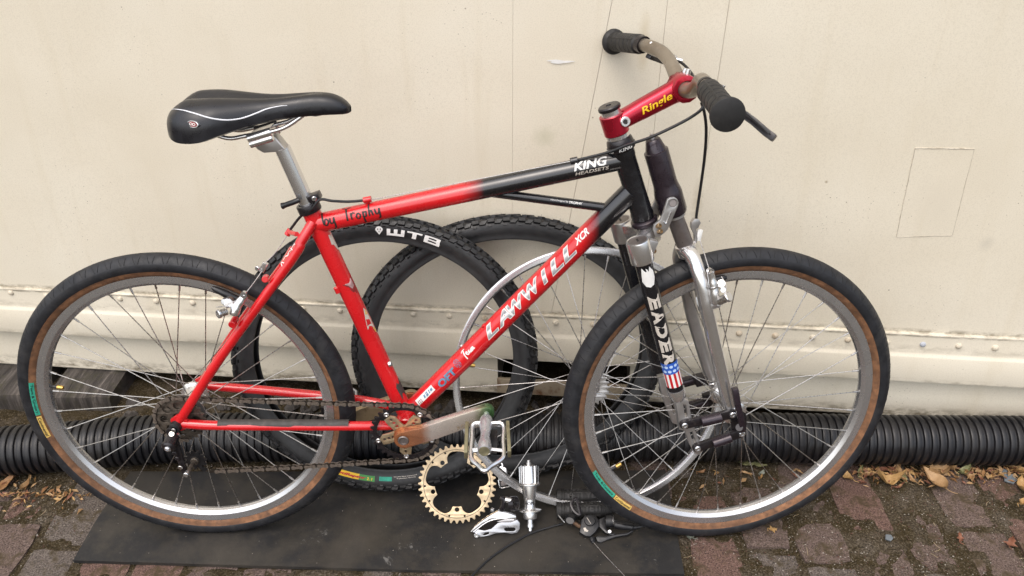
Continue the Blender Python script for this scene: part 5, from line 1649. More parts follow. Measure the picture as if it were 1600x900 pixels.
# ---- cranks, chainring, pedals
pe = Vector((.5827, 0, .3546))
ang = math.atan2(pe.z - BB.z, pe.x - BB.x)
def arm_loop(c, e, w0=.0185, w1=.0145):
    d = Vector((e.x - c.x, e.z - c.z)); L_ = d.length; u = d / L_; v = Vector((-u.y, u.x))
    pr = []
    def P(s, t): return (c.x + u.x * s + v.x * t, c.z + u.y * s + v.y * t)
    for k in range(9):
        a = PI / 2 + PI * k / 8
        pr.append(P(w0 * math.cos(a) * .95, w0 * math.sin(a)))
    pr += [P(.030, -.0190), P(.060, -.0195), P(.105, -.0180), P(.150, -.0150)]
    for k in range(7):
        a = -PI / 2 + PI * k / 6
        pr.append(P(L_ + w1 * math.cos(a), w1 * math.sin(a)))
    pr += [P(.150, .0148), P(.100, .0150), P(.060, .0150), P(.038, .0140), P(.030, .0160), P(.022, .0170), P(.012, .0178)]
    return pr
g = plate([arm_loop(BB, pe), circ(BB.x, BB.z, .0105, 20)], .0150, .0014).xf(SIDE(-.0660))
crank = bob('crank', g, CRANKM, angle=28)
for yy in (-.0605, -.0570):
    g = plate([circ(BB.x, BB.z, .0200, 32), circ(BB.x, BB.z, .0105, 20)], .0028, .0006).xf(SIDE(yy))
    bob('crank_collar', g, CRANKM, crank)
bob('crank_bolt', G().lathe([(.0104, -.004), (.0104, .0060), (.0090, .0072), (.0076, .0072), (.0070, .0050), (.001, .0050)], (BB.x, -.0680, BB.z), (0, -1, 0), 24), ANO_BROWN, crank)
kt = text('KOOKA', .0072, space=1.12, sx=1.05)
ka = Vector((0.5292, -0.0738, 0.3195)); kd = (pe - BB).normalized()
kt.map(lambda p: (ka.x + kd.x * p.x - kd.z * p.y, -.0738, ka.z + kd.z * p.x + kd.x * p.y))
bob('lettering', kt, GOLD, crank, angle=0, recalc=False)
# spider of five drilled gold arms
spd = G()
aang = [math.atan2(B(x,y,-.05)[2] - BB.z, B(x,y,-.05)[0] - BB.x) for x, y in ()] if False else [R(72 * k + 54) for k in range(5)]
for a in aang:
    u = Vector((math.cos(a), math.sin(a))); v = Vector((-u.y, u.x))
    def P(s, t): return (BB.x + u.x * s + v.x * t, BB.z + u.y * s + v.y * t)
    lp = [P(.004, -.014), P(.026, -.0110), P(.041, -.0115), P(.0488, -.0045), P(.0470, .0100), P(.036, .0115), P(.022, .0100), P(.004, .014)]
    holes = [circ(*P(s, -.0005), .0031, 12) for s in (.0225, .0315, .0405)]
    spd.merge(plate([lp] + holes, .0042, .0006).xf(SIDE(-.0525)))
spd.merge(plate([circ(BB.x, BB.z, .0195, 32)], .0046, .0004).xf(SIDE(-.0525)))
bob('spider', spd, GOLD, crank, angle=30)
inner = []
for k in range(120):
    a = 2 * PI * k / 120
    dm = min(abs((a - q + PI) % (2 * PI) - PI) for q in aang)
    rad = .0530 - .0060 * max(0, 1 - (dm / .22) ** 2)
    inner.append((rad * math.cos(a), rad * math.sin(a)))
g = toothed(.0632, 32, .0036, .0066, [circ(.0545 * math.cos(q), .0545 * math.sin(q), .0026, 10) for q in aang], inner, .0003).xf(Matrix.Translation((BB.x, 0, BB.z)) @ SIDE(-.0490))
ring = bob('chainring', g, ANO_BLACK, crank, angle=30)
for a in aang:
    c_ = Vector((BB.x + .0540 * math.cos(a), -.0512, BB.z + .0540 * math.sin(a)))
    bob('chainring_bolt', G().lathe([(.0050, -.001), (.0050, .0012), (.0044, .0018), (.0029, .0018), (.0026, .0002), (.0004, .0002)], c_, (0, -1, 0), 16), ALU, crank)
# far crank
pf = BB - (pe - BB)
g = plate([arm_loop(BB, pf), circ(BB.x, BB.z, .0105, 20)], .0150, .0014).xf(SIDE(.0660))
fm = bob('crank', g, GOLD, angle=28)
bob('crank_collar', plate([circ(BB.x, BB.z, .021, 32)], .008, .001).xf(SIDE(.0555)), CRANKM, fm)
# pedal, near side
def pedal_near():
    ped = bob('pedal', G().lathe([(.0052, -.004), (.0052, .012), (.0105, .0125), (.0122, .020), (.0122, .032), (.0096, .048), (.0084, .060), (.0092, .074), (.0112, .084), (.0120, .090), (.0120, .104), (.0112, .1070), (.0098, .1075), (.001, .1075)], (pe.x, -.076, pe.z), (0, -1, 0), 26), CAST)
    bob('dust_cap', G().lathe([(.0098, .1070), (.0096, .1085), (.001, .1090)], (pe.x, -.076, pe.z), (0, -1, 0), 22), OLIVE, ped)
    lp = smooth_path([(0.5837, -0.106, 0.3549), (0.5603, -0.106, 0.352), (0.5591, -0.132, 0.343), (0.5584, -0.168, 0.3341), (0.5623, -0.18, 0.331), (0.5728, -0.191, 0.3286), (0.5833, -0.202, 0.3264), (0.594, -0.192, 0.3281), (0.6105, -0.18, 0.3311), (0.6159, -0.168, 0.3342), (0.6143, -0.138, 0.3406), (0.6127, -0.106, 0.3535), (0.5837, -0.106, 0.3549)], 4)[:-1]
    g = G().tube(lp, .0042, 8, closed=True, flat=1.6, up=(0, 0, 1))
    bob('pedal_frame', g, ALU, ped)
    g = G()
    g.tube([(0.5602, -0.105, 0.3499), (0.5799, -0.1, 0.3519)], .0034, 8)
    g.tube([(0.6126, -0.105, 0.3514), (0.5857, -0.1, 0.3519)], .0034, 8)
    g.tube([(0.5602, -0.158, 0.3362), (0.5817, -0.155, 0.3367)], .0046, 8)
    g.tube([(0.6146, -0.158, 0.3362), (0.5942, -0.155, 0.3367)], .0034, 8)
    bob('pedal_crossbar', g, ALU, ped)
    for xa in (729.5, 794.5):
        pass
    for pts_ in ([(0.5483, -0.1, 0.3505), (0.5494, -0.168, 0.3327)], [(0.6219, -0.1, 0.352), (0.6261, -0.168, 0.3356)]):
        a_, b_ = Vector(pts_[0]), Vector(pts_[1])
        g = G().box((a_ + b_) / 2, (.0065, (b_ - a_).length, .0180), (b_ - a_).to_track_quat('-Y', 'Z').to_matrix())
        bob('pedal_cage', g, OLIVE, ped, bevel=.0012)
    g = G()
    for q_ in ((0.6163, -0.126, 0.3314), (0.5585, -0.126, 0.3313)):
        pass
    g.cyl((0.6151, -0.125, 0.3335), (0.6221, -0.122, 0.3369), .0042, .0008, seg=4)
    bob('pedal_tooth', g, ALU, ped)
    g = G().box(Vector((0.5962, -0.115, 0.323)), (.014, .055, .002), Matrix.Rotation(.25, 3, 'X'))
    bob('pedal_strap', g, PLASTIC, ped)
pedal_near()
# far pedal
pfx = Vector((pf.x, 0, pf.z))
fp = bob('pedal', G().lathe([(.0052, -.004), (.0052, .010), (.0112, .012), (.0112, .022), (.0080, .036), (.0110, .052), (.0112, .066), (.001, .069)], (pfx.x, .076, pfx.z), (0, 1, 0), 20), ALU_D)
g = G().tube([(pfx.x - .028, .10, pfx.z + .004), (pfx.x - .030, .13, pfx.z + .006), (pfx.x - .024, .168, pfx.z + .010), (pfx.x, .185, pfx.z + .010), (pfx.x + .024, .168, pfx.z + .006), (pfx.x + .030, .13, pfx.z + .004), (pfx.x + .028, .10, pfx.z + .002)], .004, 8, flat=1.6, up=(0, 0, 1))
bob('pedal_frame', g, ALU_D, fp)
for dx in (-.037, .037):
    bob('pedal_cage', G().box((pfx.x + dx, .135, pfx.z + .004), (.006, .065, .018)), ANO_BLACK, fp, bevel=.001)

# ---- lettering on the frame
DT = Round(dt0, dt1, .0190)
TTR = Round(tt0, tt1, .0172)
def s_on(Rn, p):
    return (Vector(p) - Rn.A).dot(Rn.D)
def put(t, Rn, s0_, s1_, v0, m, par, lift=.0004):
    k_ = (s1_ - s0_) / t.W
    t.map(lambda p: (p.x * k_, p.y, 0))
    Rn.wrap(t, s0_, v0, lift)
    return bob('lettering', t, m, par, angle=0, recalc=False)
la, lb = s_on(DT, (0.5796, -0.019, 0.4866)), s_on(DT, (0.7379, -0.019, 0.6656))
# each letter of the big name: white outline print with a chrome effect face
word = 'LAWWILL'
wd = {'L': 1.0, 'A': 1.12, 'W': 1.30, 'I': .70}
tot = sum(wd[c] for c in word)
u = la
for c in word:
    w_ = (lb - la) * wd[c] / tot
    hgt = .0235
    for lay, (bold, m_, lift) in enumerate(((.05, WHITE, .0004), (.016, CHROMEP, .0007))):
        t = text(c, hgt if lay == 0 else hgt * .86, shear=.36, bold=bold, cuts=9)
        inset = 0 if lay == 0 else w_ * .06
        k_ = (w_ * 1.04 - 2 * inset) / t.W
        t.map(lambda p: (p.x * k_ + inset, p.y + (0 if lay == 0 else hgt * .08), 0))
        DT.wrap(t, u, -.0098, lift)
        bob('lettering', t, m_, down_tube, angle=0, recalc=False)
    u += w_
t = text('XCR', .0125, shear=.5, bold=.03, cuts=7)
put(t, DT, s_on(DT, (0.7422, -0.019, 0.6705)), s_on(DT, (0.7646, -0.019, 0.697)), -.0005, WHITE, down_tube)
def stroke_word(strokes, Rn, s0_, k, v0, r, m, par):
    """hand-drawn script: poly-strokes in letter space wrapped on a tube as thin raised ink lines"""
    g = G()
    for st in strokes:
        sp_ = smooth_path([(x, y, 0) for x, y in st], 5)
        n_ = len(sp_)
        left, right = [], []
        for i, p in enumerate(sp_):
            d = (sp_[min(i + 1, n_ - 1)] - sp_[max(i - 1, 0)])
            d.normalize()
            nrm_ = Vector((-d.y, d.x, 0))
            # broad-nib width: thicker on down strokes
            w_ = r * (.55 + .75 * abs(d.y))
            left.append(Rn.at(s0_ + (p.x + nrm_.x * w_ / k) * k, v0 + (p.y + nrm_.y * w_ / k) * k, .0004))
            right.append(Rn.at(s0_ + (p.x - nrm_.x * w_ / k) * k, v0 + (p.y - nrm_.y * w_ / k) * k, .0004))
        g.add(left + right, [(i, i + 1, n_ + i + 1, n_ + i) for i in range(n_ - 1)])
    return bob('lettering', g, m, par, angle=0, recalc=False)
BYT = [[(.0, 1.2), (.05, .5), (.1, .05)], [(.1, .1), (.3, .55), (.5, .3), (.3, .0), (.12, .1)], [(.65, .55), (.68, .1), (.9, .15), (1.0, .55)], [(1.0, .55), (.98, -.3), (.75, -.5)],
       [(1.75, 1.25), (2.1, 1.1), (2.5, 1.2)], [(2.1, 1.1), (2.12, .5), (2.1, .02)], [(2.45, .6), (2.5, .05)], [(2.5, .4), (2.65, .6), (2.8, .5)],
       [(3.05, .5), (2.9, .2), (3.1, .02), (3.25, .3), (3.05, .5)], [(3.5, .55), (3.5, -.5)], [(3.5, .4), (3.75, .5), (3.7, .1), (3.5, .1)],
       [(4.05, 1.2), (4.0, .05)], [(4.02, .3), (4.2, .5), (4.3, .05)], [(4.5, .55), (4.6, .1), (4.8, .2), (4.9, .55)], [(4.9, .55), (4.85, -.2), (4.65, -.35)]]
stroke_word(BYT, TTR, s_on(TTR, (0.3052, -0.017, 0.7174)), .0208, -.0070, .0012, INK, top_tube)
TEAM = [[(.0, .95), (.35, 1.15), (.75, 1.1)], [(.45, 1.1), (.3, .5), (.2, -.25)], [(.62, .35), (.85, .45), (.75, .62), (.6, .4), (.8, .12), (.98, .25)], [(1.35, .5), (1.15, .5), (1.1, .15), (1.35, .35), (1.38, .1), (1.5, .25)],
        [(1.58, .5), (1.6, .08)], [(1.6, .4), (1.78, .52), (1.8, .1)], [(1.8, .4), (1.98, .52), (2.02, .15), (2.15, .25)]]
stroke_word(TEAM, DT, s_on(DT, (0.5395, -0.019, 0.4439)), .0136, -.0030, .0010, WHITE, down_tube)
t = text('OFT', .0150, shear=.1, bold=.05, cuts=8)
put(t, DT, s_on(DT, (0.4878, -0.019, 0.3829)), s_on(DT, (0.5195, -0.019, 0.42)), -.0115, SKYB, down_tube)
# worn round transfer beside it
g = G()
sc_ = s_on(DT, (0.5294, -0.019, 0.4271))
for k in range(3):
    r_ = (.0092, .0062, .0032)[k]
    for i in range(24):
        if (i * 7 + k * 3) % 5 == 0: continue
        a0, a1 = 2 * PI * i / 24, 2 * PI * (i + .9) / 24
        q = [(r_, a0), (r_, a1), (r_ - .0014, a1), (r_ - .0014, a0)]
        vs = [DT.at(sc_ + .75 * rr * math.cos(a), .0015 + rr * math.sin(a), .0004) for rr, a in q]
        g.add(vs, [(0, 1, 2, 3)])
bob('worn_transfer', g, SKYB, down_tube, angle=0, recalc=False)
q = quadgrid(1, 1, 3, 6)
sA, sB = s_on(DT, (0.4408, -0.019, 0.3449)), s_on(DT, (0.4697, -0.019, 0.3843))
bob('white_label', q.map(lambda p: DT.at(sA + p.x * (sB - sA), -.0045 + p.y * .0125, .0004)), WHITE, down_tube, angle=0, recalc=False)
g = G()
for i_, (a_, b_, c_, d_) in enumerate(((.40, .48, .1, .8), (.52, .64, .0, .5), (.55, .66, .6, .9), (.70, .76, .1, .9), (.80, .92, .2, .75))):
    q_ = [(a_, c_), (b_, c_), (b_ + .04, d_), (a_ + .04, d_)]
    g.add([DT.at(sA + u_ * (sB - sA), -.0025 + v_ * .0085, .0007) for u_, v_ in q_], [(0, 1, 2, 3)])
bob('worn_print', g, SKYB, down_tube, angle=0, recalc=False)
g = G()
for k in range(3):
    s_ = sA + .002 + k * .0038
    g.add([DT.at(s_, -.004, .0007), DT.at(s_ + .0016, -.004, .0007), DT.at(s_ + .0034, .003, .0007), DT.at(s_ + .0018, .003, .0007)], [(0, 1, 2, 3)])
bob('label_stripes', g, MAROON, down_tube, angle=0, recalc=False)
t = text('KING', .0150, shear=.28, bold=.03, cuts=8)
put(t, TTR, s_on(TTR, (0.7366, -0.017, 0.8007)), s_on(TTR, (0.7924, -0.017, 0.8139)), -.0030, WHITE, top_tube)
t = text('HEADSETS', .0058, shear=.25, bold=.01, cuts=4)
put(t, TTR, s_on(TTR, (0.7389, -0.017, 0.7928)), s_on(TTR, (0.795, -0.017, 0.805)), -.0110, CREAMP, top_tube)
GT = Round(g0, g1, .0078)
t = text('Hand Designed by', .0034, shear=.2, cuts=4)
put(t, GT, s_on(GT, (0.6971, -0.0078, 0.7504)), s_on(GT, (0.7277, -0.0078, 0.7468)), -.0005, WHITE, gusset)
t = text('TROPHY', .0040, shear=.1, bold=.03, cuts=4)
put(t, GT, s_on(GT, (0.7287, -0.0078, 0.7468)), s_on(GT, (0.7517, -0.0078, 0.7439)), -.0008, WHITE, gusset)
# seat tube transfers (torn)
STR = Round(ST0, ST1, .0162, flip=False)
def patch(Rn, name_, poly, m, par, lift=.0004, steer=False):
    g = G()
    # fan from centroid, subdivided once for curvature
    cx = sum(p[0] for p in poly) / len(poly); cy = sum(p[1] for p in poly) / len(poly)
    n_ = len(poly); rings = 4
    vs = [Rn.at(cx, cy, lift)]
    for r_ in range(1, rings + 1):
        f = r_ / rings
        vs += [Rn.at(cx + (x - cx) * f, cy + (y - cy) * f, lift) for x, y in poly]
    fs = [(0, 1 + i, 1 + (i + 1) % n_) for i in range(n_)]
    for r_ in range(rings - 1):
        a, b = 1 + r_ * n_, 1 + (r_ + 1) * n_
        fs += [(a + i, b + i, b + (i + 1) % n_, a + (i + 1) % n_) for i in range(n_)]
    g.add(vs, fs)
    return bob(name_, g, m, par, angle=0, recalc=False, steer=steer)
def sv(px_, v=0): return s_on(STR, px_)
sgn_ = 1 if STR.w.x > 0 else -1
s_ = sv((0.3212, -0.01, 0.6819))
patch(STR, 'torn_label', [(s_ - .008, sgn_ * .010), (s_ - .007, sgn_ * .019), (s_ + .028, sgn_ * .021), (s_ + .024, sgn_ * .016), (s_ + .012, sgn_ * .012), (s_ + .010, sgn_ * .008)], CREAMP, seat_tube)
s_ = sv((0.3368, -0.01, 0.5866))
patch(STR, 'triangle_label', [(s_ - .018, sgn_ * .017), (s_ - .009, -sgn_ * .005), (s_ + .012, sgn_ * .007), (s_ + .020, sgn_ * .016), (s_ + .004, sgn_ * .019)], MAROON, seat_tube)
patch(STR, 'triangle_label', [(s_ - .013, sgn_ * .015), (s_ - .008, -sgn_ * .001), (s_ + .006, sgn_ * .009), (s_ + .002, sgn_ * .015)], pm('faded_mauve_print', (.36, .22, .22), .5, var=.3, vs=160), seat_tube, .0007)
s_ = sv((0.3691, -0.01, 0.5181))
patch(STR, 'torn_label', [(s_ - .026, sgn_ * .012), (s_ - .012, sgn_ * .008), (s_ + .004, sgn_ * .004), (s_ + .016, sgn_ * .002), (s_ + .014, sgn_ * .013), (s_ + .034, sgn_ * .019), (s_ - .006, sgn_ * .017), (s_ - .018, sgn_ * .017)], CREAMP, seat_tube)
patch(STR, 'torn_label', [(s_ - .022, sgn_ * .014), (s_ - .012, sgn_ * .010), (s_ - .010, sgn_ * .016)], YELLOW_D, seat_tube, .0007)
patch(STR, 'torn_label', [(s_ - .004, sgn_ * .007), (s_ + .010, sgn_ * .004), (s_ + .010, sgn_ * .014), (s_ + .000, sgn_ * .014)], REDP, seat_tube, .0007)
patch(STR, 'torn_label', [(s_ + .018, sgn_ * .013), (s_ + .030, sgn_ * .015), (s_ + .030, sgn_ * .0185), (s_ + .020, sgn_ * .017)], YELLOW_D, seat_tube, .0007)
s_ = sv((0.4155, -0.01, 0.3695))
patch(STR, 'dark_label', [(s_ - .012, sgn_ * .008), (s_ - .016, sgn_ * .020), (s_ + .026, sgn_ * .022), (s_ + .026, sgn_ * .006), (s_ - .004, sgn_ * .004)], GREYTAPE, seat_tube)
# white script on the seat stay
SS = Round(ssp[4], ssp[15], .0088)
SCR = [[(.0, .1), (.5, 1.0), (.9, .3), (1.4, .2), (2.2, .35), (3.0, .1)], [(.0, .1), (.1, -.5), (.5, -.2)], [(1.0, .9), (1.6, 1.0), (2.0, .7), (2.4, .9), (2.9, .8)], [(3.1, 1.0), (3.1, .2), (3.6, .3)], [(3.0, .8), (3.9, .9)], [(4.0, .9), (3.9, .3), (4.4, .4), (4.5, .9), (4.4, -.1)], [(4.6, 1.0), (5.0, .9)], [(4.5, .5), (5.1, .4)]]
SS2 = Round(ssp[15], ssp[4], .0088)
stroke_word(SCR, SS2, s_on(SS2, (0.2331, -0.046, 0.6413)), .0122, -.0035, .0008, WHITE, near_stay)

# ---- fork leg print: LEADER reading down the leg, stars and stripes band
LR = Round(nl0, nl1, .0150, tilt=0)
s_a, s_b = s_on(LR, (0.8709, -0.07, 0.5994)), s_on(LR, (0.9161, -0.07, 0.4567))
ltr = 'EADER'
cell = (s_b - s_a) / len(ltr)
for i, c in enumerate(ltr):
    t = text(c, 1.0, bold=.06, cuts=8, along='u')
    kx, ky = .021 / t.W, cell * .86
    u_ = s_a + i * cell
    t.map(lambda p: LR.at(u_ + p.x * kx * (cell * .90) / .021, (.0105 - (1 - p.y) * .0210) , .0004))
    bob('lettering', t, CREAMP, leg_n, angle=0, recalc=False, steer=True)
# plain pale jagged transfer standing in for the picture printed above the word
s0_ = s_on(LR, (0.8608, -0.07, 0.6362))
patch(LR, 'pale_transfer', [(s0_ - .018, .006), (s0_ - .009, .009), (s0_ - .016, -.001), (s0_ - .008, .001), (s0_ - .018, -.008), (s0_ - .006, -.010), (s0_ + .008, -.012), (s0_ + .018, -.007), (s0_ + .021, 0), (s0_ + .018, .007), (s0_ + .006, .012), (s0_ - .006, .013)], WHITE, leg_n, steer=True)
f0, f1 = s_on(LR, (0.9166, -0.07, 0.4648)), s_on(LR, (0.9241, -0.07, 0.4431))
f2 = s_on(LR, (0.9322, -0.07, 0.4142))
q = quadgrid(1, 1, 3, 14)
bob('blue_band', q.map(lambda p: LR.at(f0 + p.x * (f1 - f0), -.0225 + p.y * .045, .0004)), BLUE, leg_n, angle=0, recalc=False, steer=True)
g = G()
for r_ in range(2):
    for k in range(5):
        cs_, cv_ = f0 + (f1 - f0) * (.30 + .42 * r_), -.018 + .0088 * k + .0044 * r_
        vs = [LR.at(cs_ + .0030 * math.cos(a), cv_ + .0034 * math.sin(a), .0007) for a in [2 * PI * i / 12 for i in range(12)]]
        g.add(vs, [tuple(range(12))])
bob('band_dots', g, pm('pale_blue_print', (.42, .55, .74), .4), leg_n, angle=0, recalc=False, steer=True)
for k in range(10):
    q = quadgrid(1, 1, 3, 3)
    v_ = -.0225 + .0045 * k
    bob('stripe', q.map(lambda p: LR.at(f1 + p.x * (f2 - f1), v_ + p.y * .0045, .0004)), REDP if k % 2 else WHITE, leg_n, angle=0, recalc=False, steer=True)
# ------------------------------------------------------------ spare tyres and wheel leaning in a pile behind
def frame(x, y, L, yaw, b, z=.0068):
    T = Vector((math.cos(yaw), -math.sin(yaw), 0)); N = Vector((math.sin(yaw), math.cos(yaw), 0))
    Zr = Vector((0, 0, math.cos(L))) + N * math.sin(L)
    Yr = N * math.cos(L) + Vector((0, 0, -math.sin(L)))
    c = Vector((x, y, z)) + Zr * b
    return Matrix(((T.x, Yr.x, Zr.x, c.x), (T.y, Yr.y, Zr.y, c.y), (T.z, Yr.z, Zr.z, c.z), (0, 0, 0, 1)))
def knobby(name, label, a, b, M, seed, kz):
    """unmounted tyre, slightly oval; local x across, z up, -y towards the viewer"""
    rr = random.Random(seed)
    prof = [(0, -.0050), (-.010, -.0054), (-.0165, -.0075), (-.0212, -.0125), (-.0238, -.0200), (-.0235, -.0290), (-.0215, -.0380), (-.0185, -.0460), (-.0190, -.0490), (-.0178, -.0525), (-.0150, -.0530), (-.0140, -.0500),
            (-.0150, -.0455), (-.0185, -.0370), (-.0205, -.0290), (-.0210, -.0205), (-.0188, -.0150), (-.0150, -.0110), (0, -.0085)]
    prof = prof + [(-y, d) for y, d in prof[-2:0:-1]]
    SEG = 120
    def pt(th, y, d):
        w = .0022 * math.sin(2 * th + seed) + .0015 * math.sin(3 * th + 2 * seed)
        sq = 1 + .10 * math.sin(2 * th + seed * 1.7) * (1 if d < -.02 else .3)
        return Vector(((a + d) * math.cos(th), y * sq + w, (b + d) * math.sin(th)))
    g = G()
    n = len(prof)
    vs = [pt(2 * PI * i / SEG, y, d) for i in range(SEG) for y, d in prof]
    g.add(vs, [(i * n + k, i * n + (k + 1) % n, ((i + 1) % SEG) * n + (k + 1) % n, ((i + 1) % SEG) * n + k) for i in range(SEG) for k in range(n)])
    # tread blocks
    def block(th, dth, y0, y1, d0, d1, hh, skew=0):
        """block on the casing between angles and widths; d0,d1 casing depth at y0,y1; hh height outward"""
        nrm = Vector((0, (d0 - d1) * 1.0, (y1 - y0))) if True else None
        ny, nd_ = -(d1 - d0), (y1 - y0)
        l_ = math.hypot(ny, nd_); ny /= l_; nd_ /= l_
        if nd_ < 0: ny, nd_ = -ny, -nd_
        vv = []
        for (hy, sh) in ((-.0012, 1.0), (hh, .84)):
            for (t_, y_, d_) in ((-.5, y0, d0), (.5, y0, d0), (.5, y1, d1), (-.5, y1, d1)):
                ym, dm = (y0 + y1) / 2, (d0 + d1) / 2
                yy = ym + (y_ - ym) * sh + ny * hy; dd = dm + (d_ - dm) * sh + nd_ * hy
                sk = skew if y_ == y1 else -skew
                vv.append(pt(th + dth * t_ * sh + sk, yy, dd))
        g.add(vv, [(0, 1, 2, 3), (4, 7, 6, 5), (0, 4, 5, 1), (1, 5, 6, 2), (2, 6, 7, 3), (3, 7, 4, 0)])
    for i in range(kz):
        th = 2 * PI * i / kz
        dt = 2 * PI / kz
        for s_ in (-1, 1):
            o = .5 * dt if s_ > 0 else 0
            block(th + o, dt * .50, s_ * .0165, s_ * .0225, -.0078, -.0155, .0062, 0)
            block(th + o + dt * .5, dt * .42, s_ * .0185, s_ * .0236, -.0092, -.0180, .0044, .1 * dt)
            block(th + o + dt * .25, dt * .36, s_ * .0080, s_ * .0145, -.0050, -.0066, .0048, .12 * dt * s_)
            block(th + o + dt * .75, dt * .34, s_ * .0012, s_ * .0075, -.0049, -.0050, .0050, -.1 * dt * s_)
            # side dimples row below the shoulder blocks
            block(th + o + dt * .1, dt * .26, s_ * .0232, s_ * .0240, -.0188, -.0215, .0018, 0)
    # moulding hairs
    for i in range(150):
        th = rr.uniform(0, 2 * PI); y = rr.choice((-1, 1)) * rr.uniform(.004, .0225)
        d = -.005 - max(0, abs(y) - .010) * .85
        p = pt(th, y, d + .003); q = pt(th + rr.uniform(-.006, .006), y * 1.05, d + rr.uniform(.006, .0105))
        g.tube([p, q], .00028, 3, caps=False)
    o = obj(name, g, RUBBER2, angle=38, M=M)
    tag(o, label, 'tyre', 'spare knobby tyres leaning against the container')
    return o, pt
TA = frame(.3520, .118, .325, .0060, .3065)
tyreA, ptA = knobby('spare_tyre', 'knobby black tyre with white sidewall lettering, directly behind the seat tube', .3300, .3065, TA, 1, 62)
TB_ = frame(.6260, .166, .365, -.0570, .2955)
tyreB, ptB = knobby('spare_tyre', 'plain knobby black tyre without lettering, rearmost against the container', .3470, .2955, TB_, 2, 64)
def yside(d):
    tab = [(-.0125, .0212), (-.0200, .0238), (-.0290, .0235), (-.0380, .0215), (-.0460, .0185)]
    for (a_, p_), (b_, q_) in zip(tab, tab[1:]):
        if d >= b_: return p_ + (q_ - p_) * min(1, max(0, (d - a_) / (b_ - a_)))
    return .0185
def side_text(o, pt, th0, th1, d, h, s, m, shear=0., bold=.03, top=True):
    t = text(s, h, shear=shear, bold=bold, cuts=12, along='u', space=1.0 if len(s) > 3 else 1.22)
    a_, b_ = R(th0), R(th1)
    def f(p):
        u = p.x / t.W
        th = a_ + (b_ - a_) * u
        dd = d + p.y if top else d - p.y
        ysec = -yside(dd) - .0012
        q = pt(th, ysec, dd)
        return q
    obj('lettering', t.map(f), m, o, angle=0, recalc=False)
BLOCK = {'W': [(0, .30, .20, 1), (.40, .30, .60, 1), (.80, .30, 1, 1), (0, 0, 1, .30)], 'T': [(0, .72, 1, 1), (.36, 0, .64, .72)],
         'B': [(0, 0, .25, 1), (.25, .80, .94, 1), (.25, .42, .94, .60), (.25, 0, .98, .22), (.74, .22, .98, .42), (.72, .60, .94, .80)]}
def block_word(o, pt, word, spans, d, h, m):
    for c, (t0, t1) in zip(word, spans):
        g = G()
        for x0, y0, x1, y1 in BLOCK[c]:
            nu_, nv_ = max(1, int((x1 - x0) * 8)), max(1, int((y1 - y0) * 6))
            vs = []
            for j in range(nv_ + 1):
                for i in range(nu_ + 1):
                    x, y = x0 + (x1 - x0) * i / nu_, y0 + (y1 - y0) * j / nv_
                    dd = d + y * h
                    vs.append(pt(R(t0 + (t1 - t0) * (x - .12 * (y - .5) * 0)), -yside(dd) - .0011, dd))
            g.add(vs, [(j * (nu_ + 1) + i, j * (nu_ + 1) + i + 1, (j + 1) * (nu_ + 1) + i + 1, (j + 1) * (nu_ + 1) + i) for j in range(nv_) for i in range(nu_)])
        obj('lettering', g, m, o, angle=0, recalc=False)
block_word(tyreA, ptA, 'WTB', [(86.6, 79.6), (78.6, 72.6), (71.6, 64.8)], -.0375, .0155, WHITE)
g = G()
ha = R(89.6)
for lp in ([(-.006, .010), (0, .012), (.006, .010), (.0075, .004), (0, -.006), (-.0075, .004)],):
    vs = [ptA(ha - x / .29, -yside(-.031 + z) - .0012, -.031 + z) for x, z in lp]
    g.add(vs, [(0, 1, 2, 3, 4, 5)])
obj('emblem', g, WHITE, tyreA, angle=0, recalc=False)
g = G()
for lp in ([(-.004, .008), (-.0015, .006), (-.003, .003)], [(.004, .008), (.0015, .006), (.003, .003)], [(-.001, .002), (.001, .002), (0, -.002)]):
    g.add([ptA(ha - x / .29, -yside(-.031 + z) - .0018, -.031 + z) for x, z in lp], [(0, 1, 2)])
obj('emblem_marks', g, INK, tyreA, angle=0, recalc=False)
def side_patch(o, pt, name, th0, th1, d0, d1, m, lift=0):
    g = G()
    n_ = 16
    vs = []
    for i in range(n_ + 1):
        th = R(th0 + (th1 - th0) * i / n_)
        for k in range(4):
            dd = d0 + (d1 - d0) * k / 3
            ysec = -yside(dd) - .0006 - lift
            vs.append(pt(th, ysec, dd))
    g.add(vs, [(i * 4 + k, i * 4 + k + 1, (i + 1) * 4 + k + 1, (i + 1) * 4 + k) for i in range(n_) for k in range(3)])
    return obj(name, g, m, o, angle=40)
side_patch(tyreA, ptA, 'yellow_label', -115.5, -102.0, -.0240, -.0385, YELLOW)
side_patch(tyreA, ptA, 'green_label', -102.0, -95.3, -.0240, -.0385, GREEN)
side_text(tyreA, ptA, -114.8, -99.0, -.0280, .0075, 'VelociRaptor', REDP, shear=.25, bold=.05, top=False)
side_text(tyreA, ptA, -98.6, -96.3, -.0285, .0060, '2.1', YELLOW, shear=.1, bold=.03, top=False)
side_patch(tyreA, ptA, 'green_label', -93.4, -88.0, -.0290, -.0385, TEAL)
side_text(tyreA, ptA, -86.0, -77.5, -.0330, .0026, 'Tubeless Ready', CREAMP, bold=.02, top=False)
side_text(tyreA, ptA, -87.0, -77.0, -.0370, .0026, 'Double Race compound', CREAMP, bold=.02, top=False)

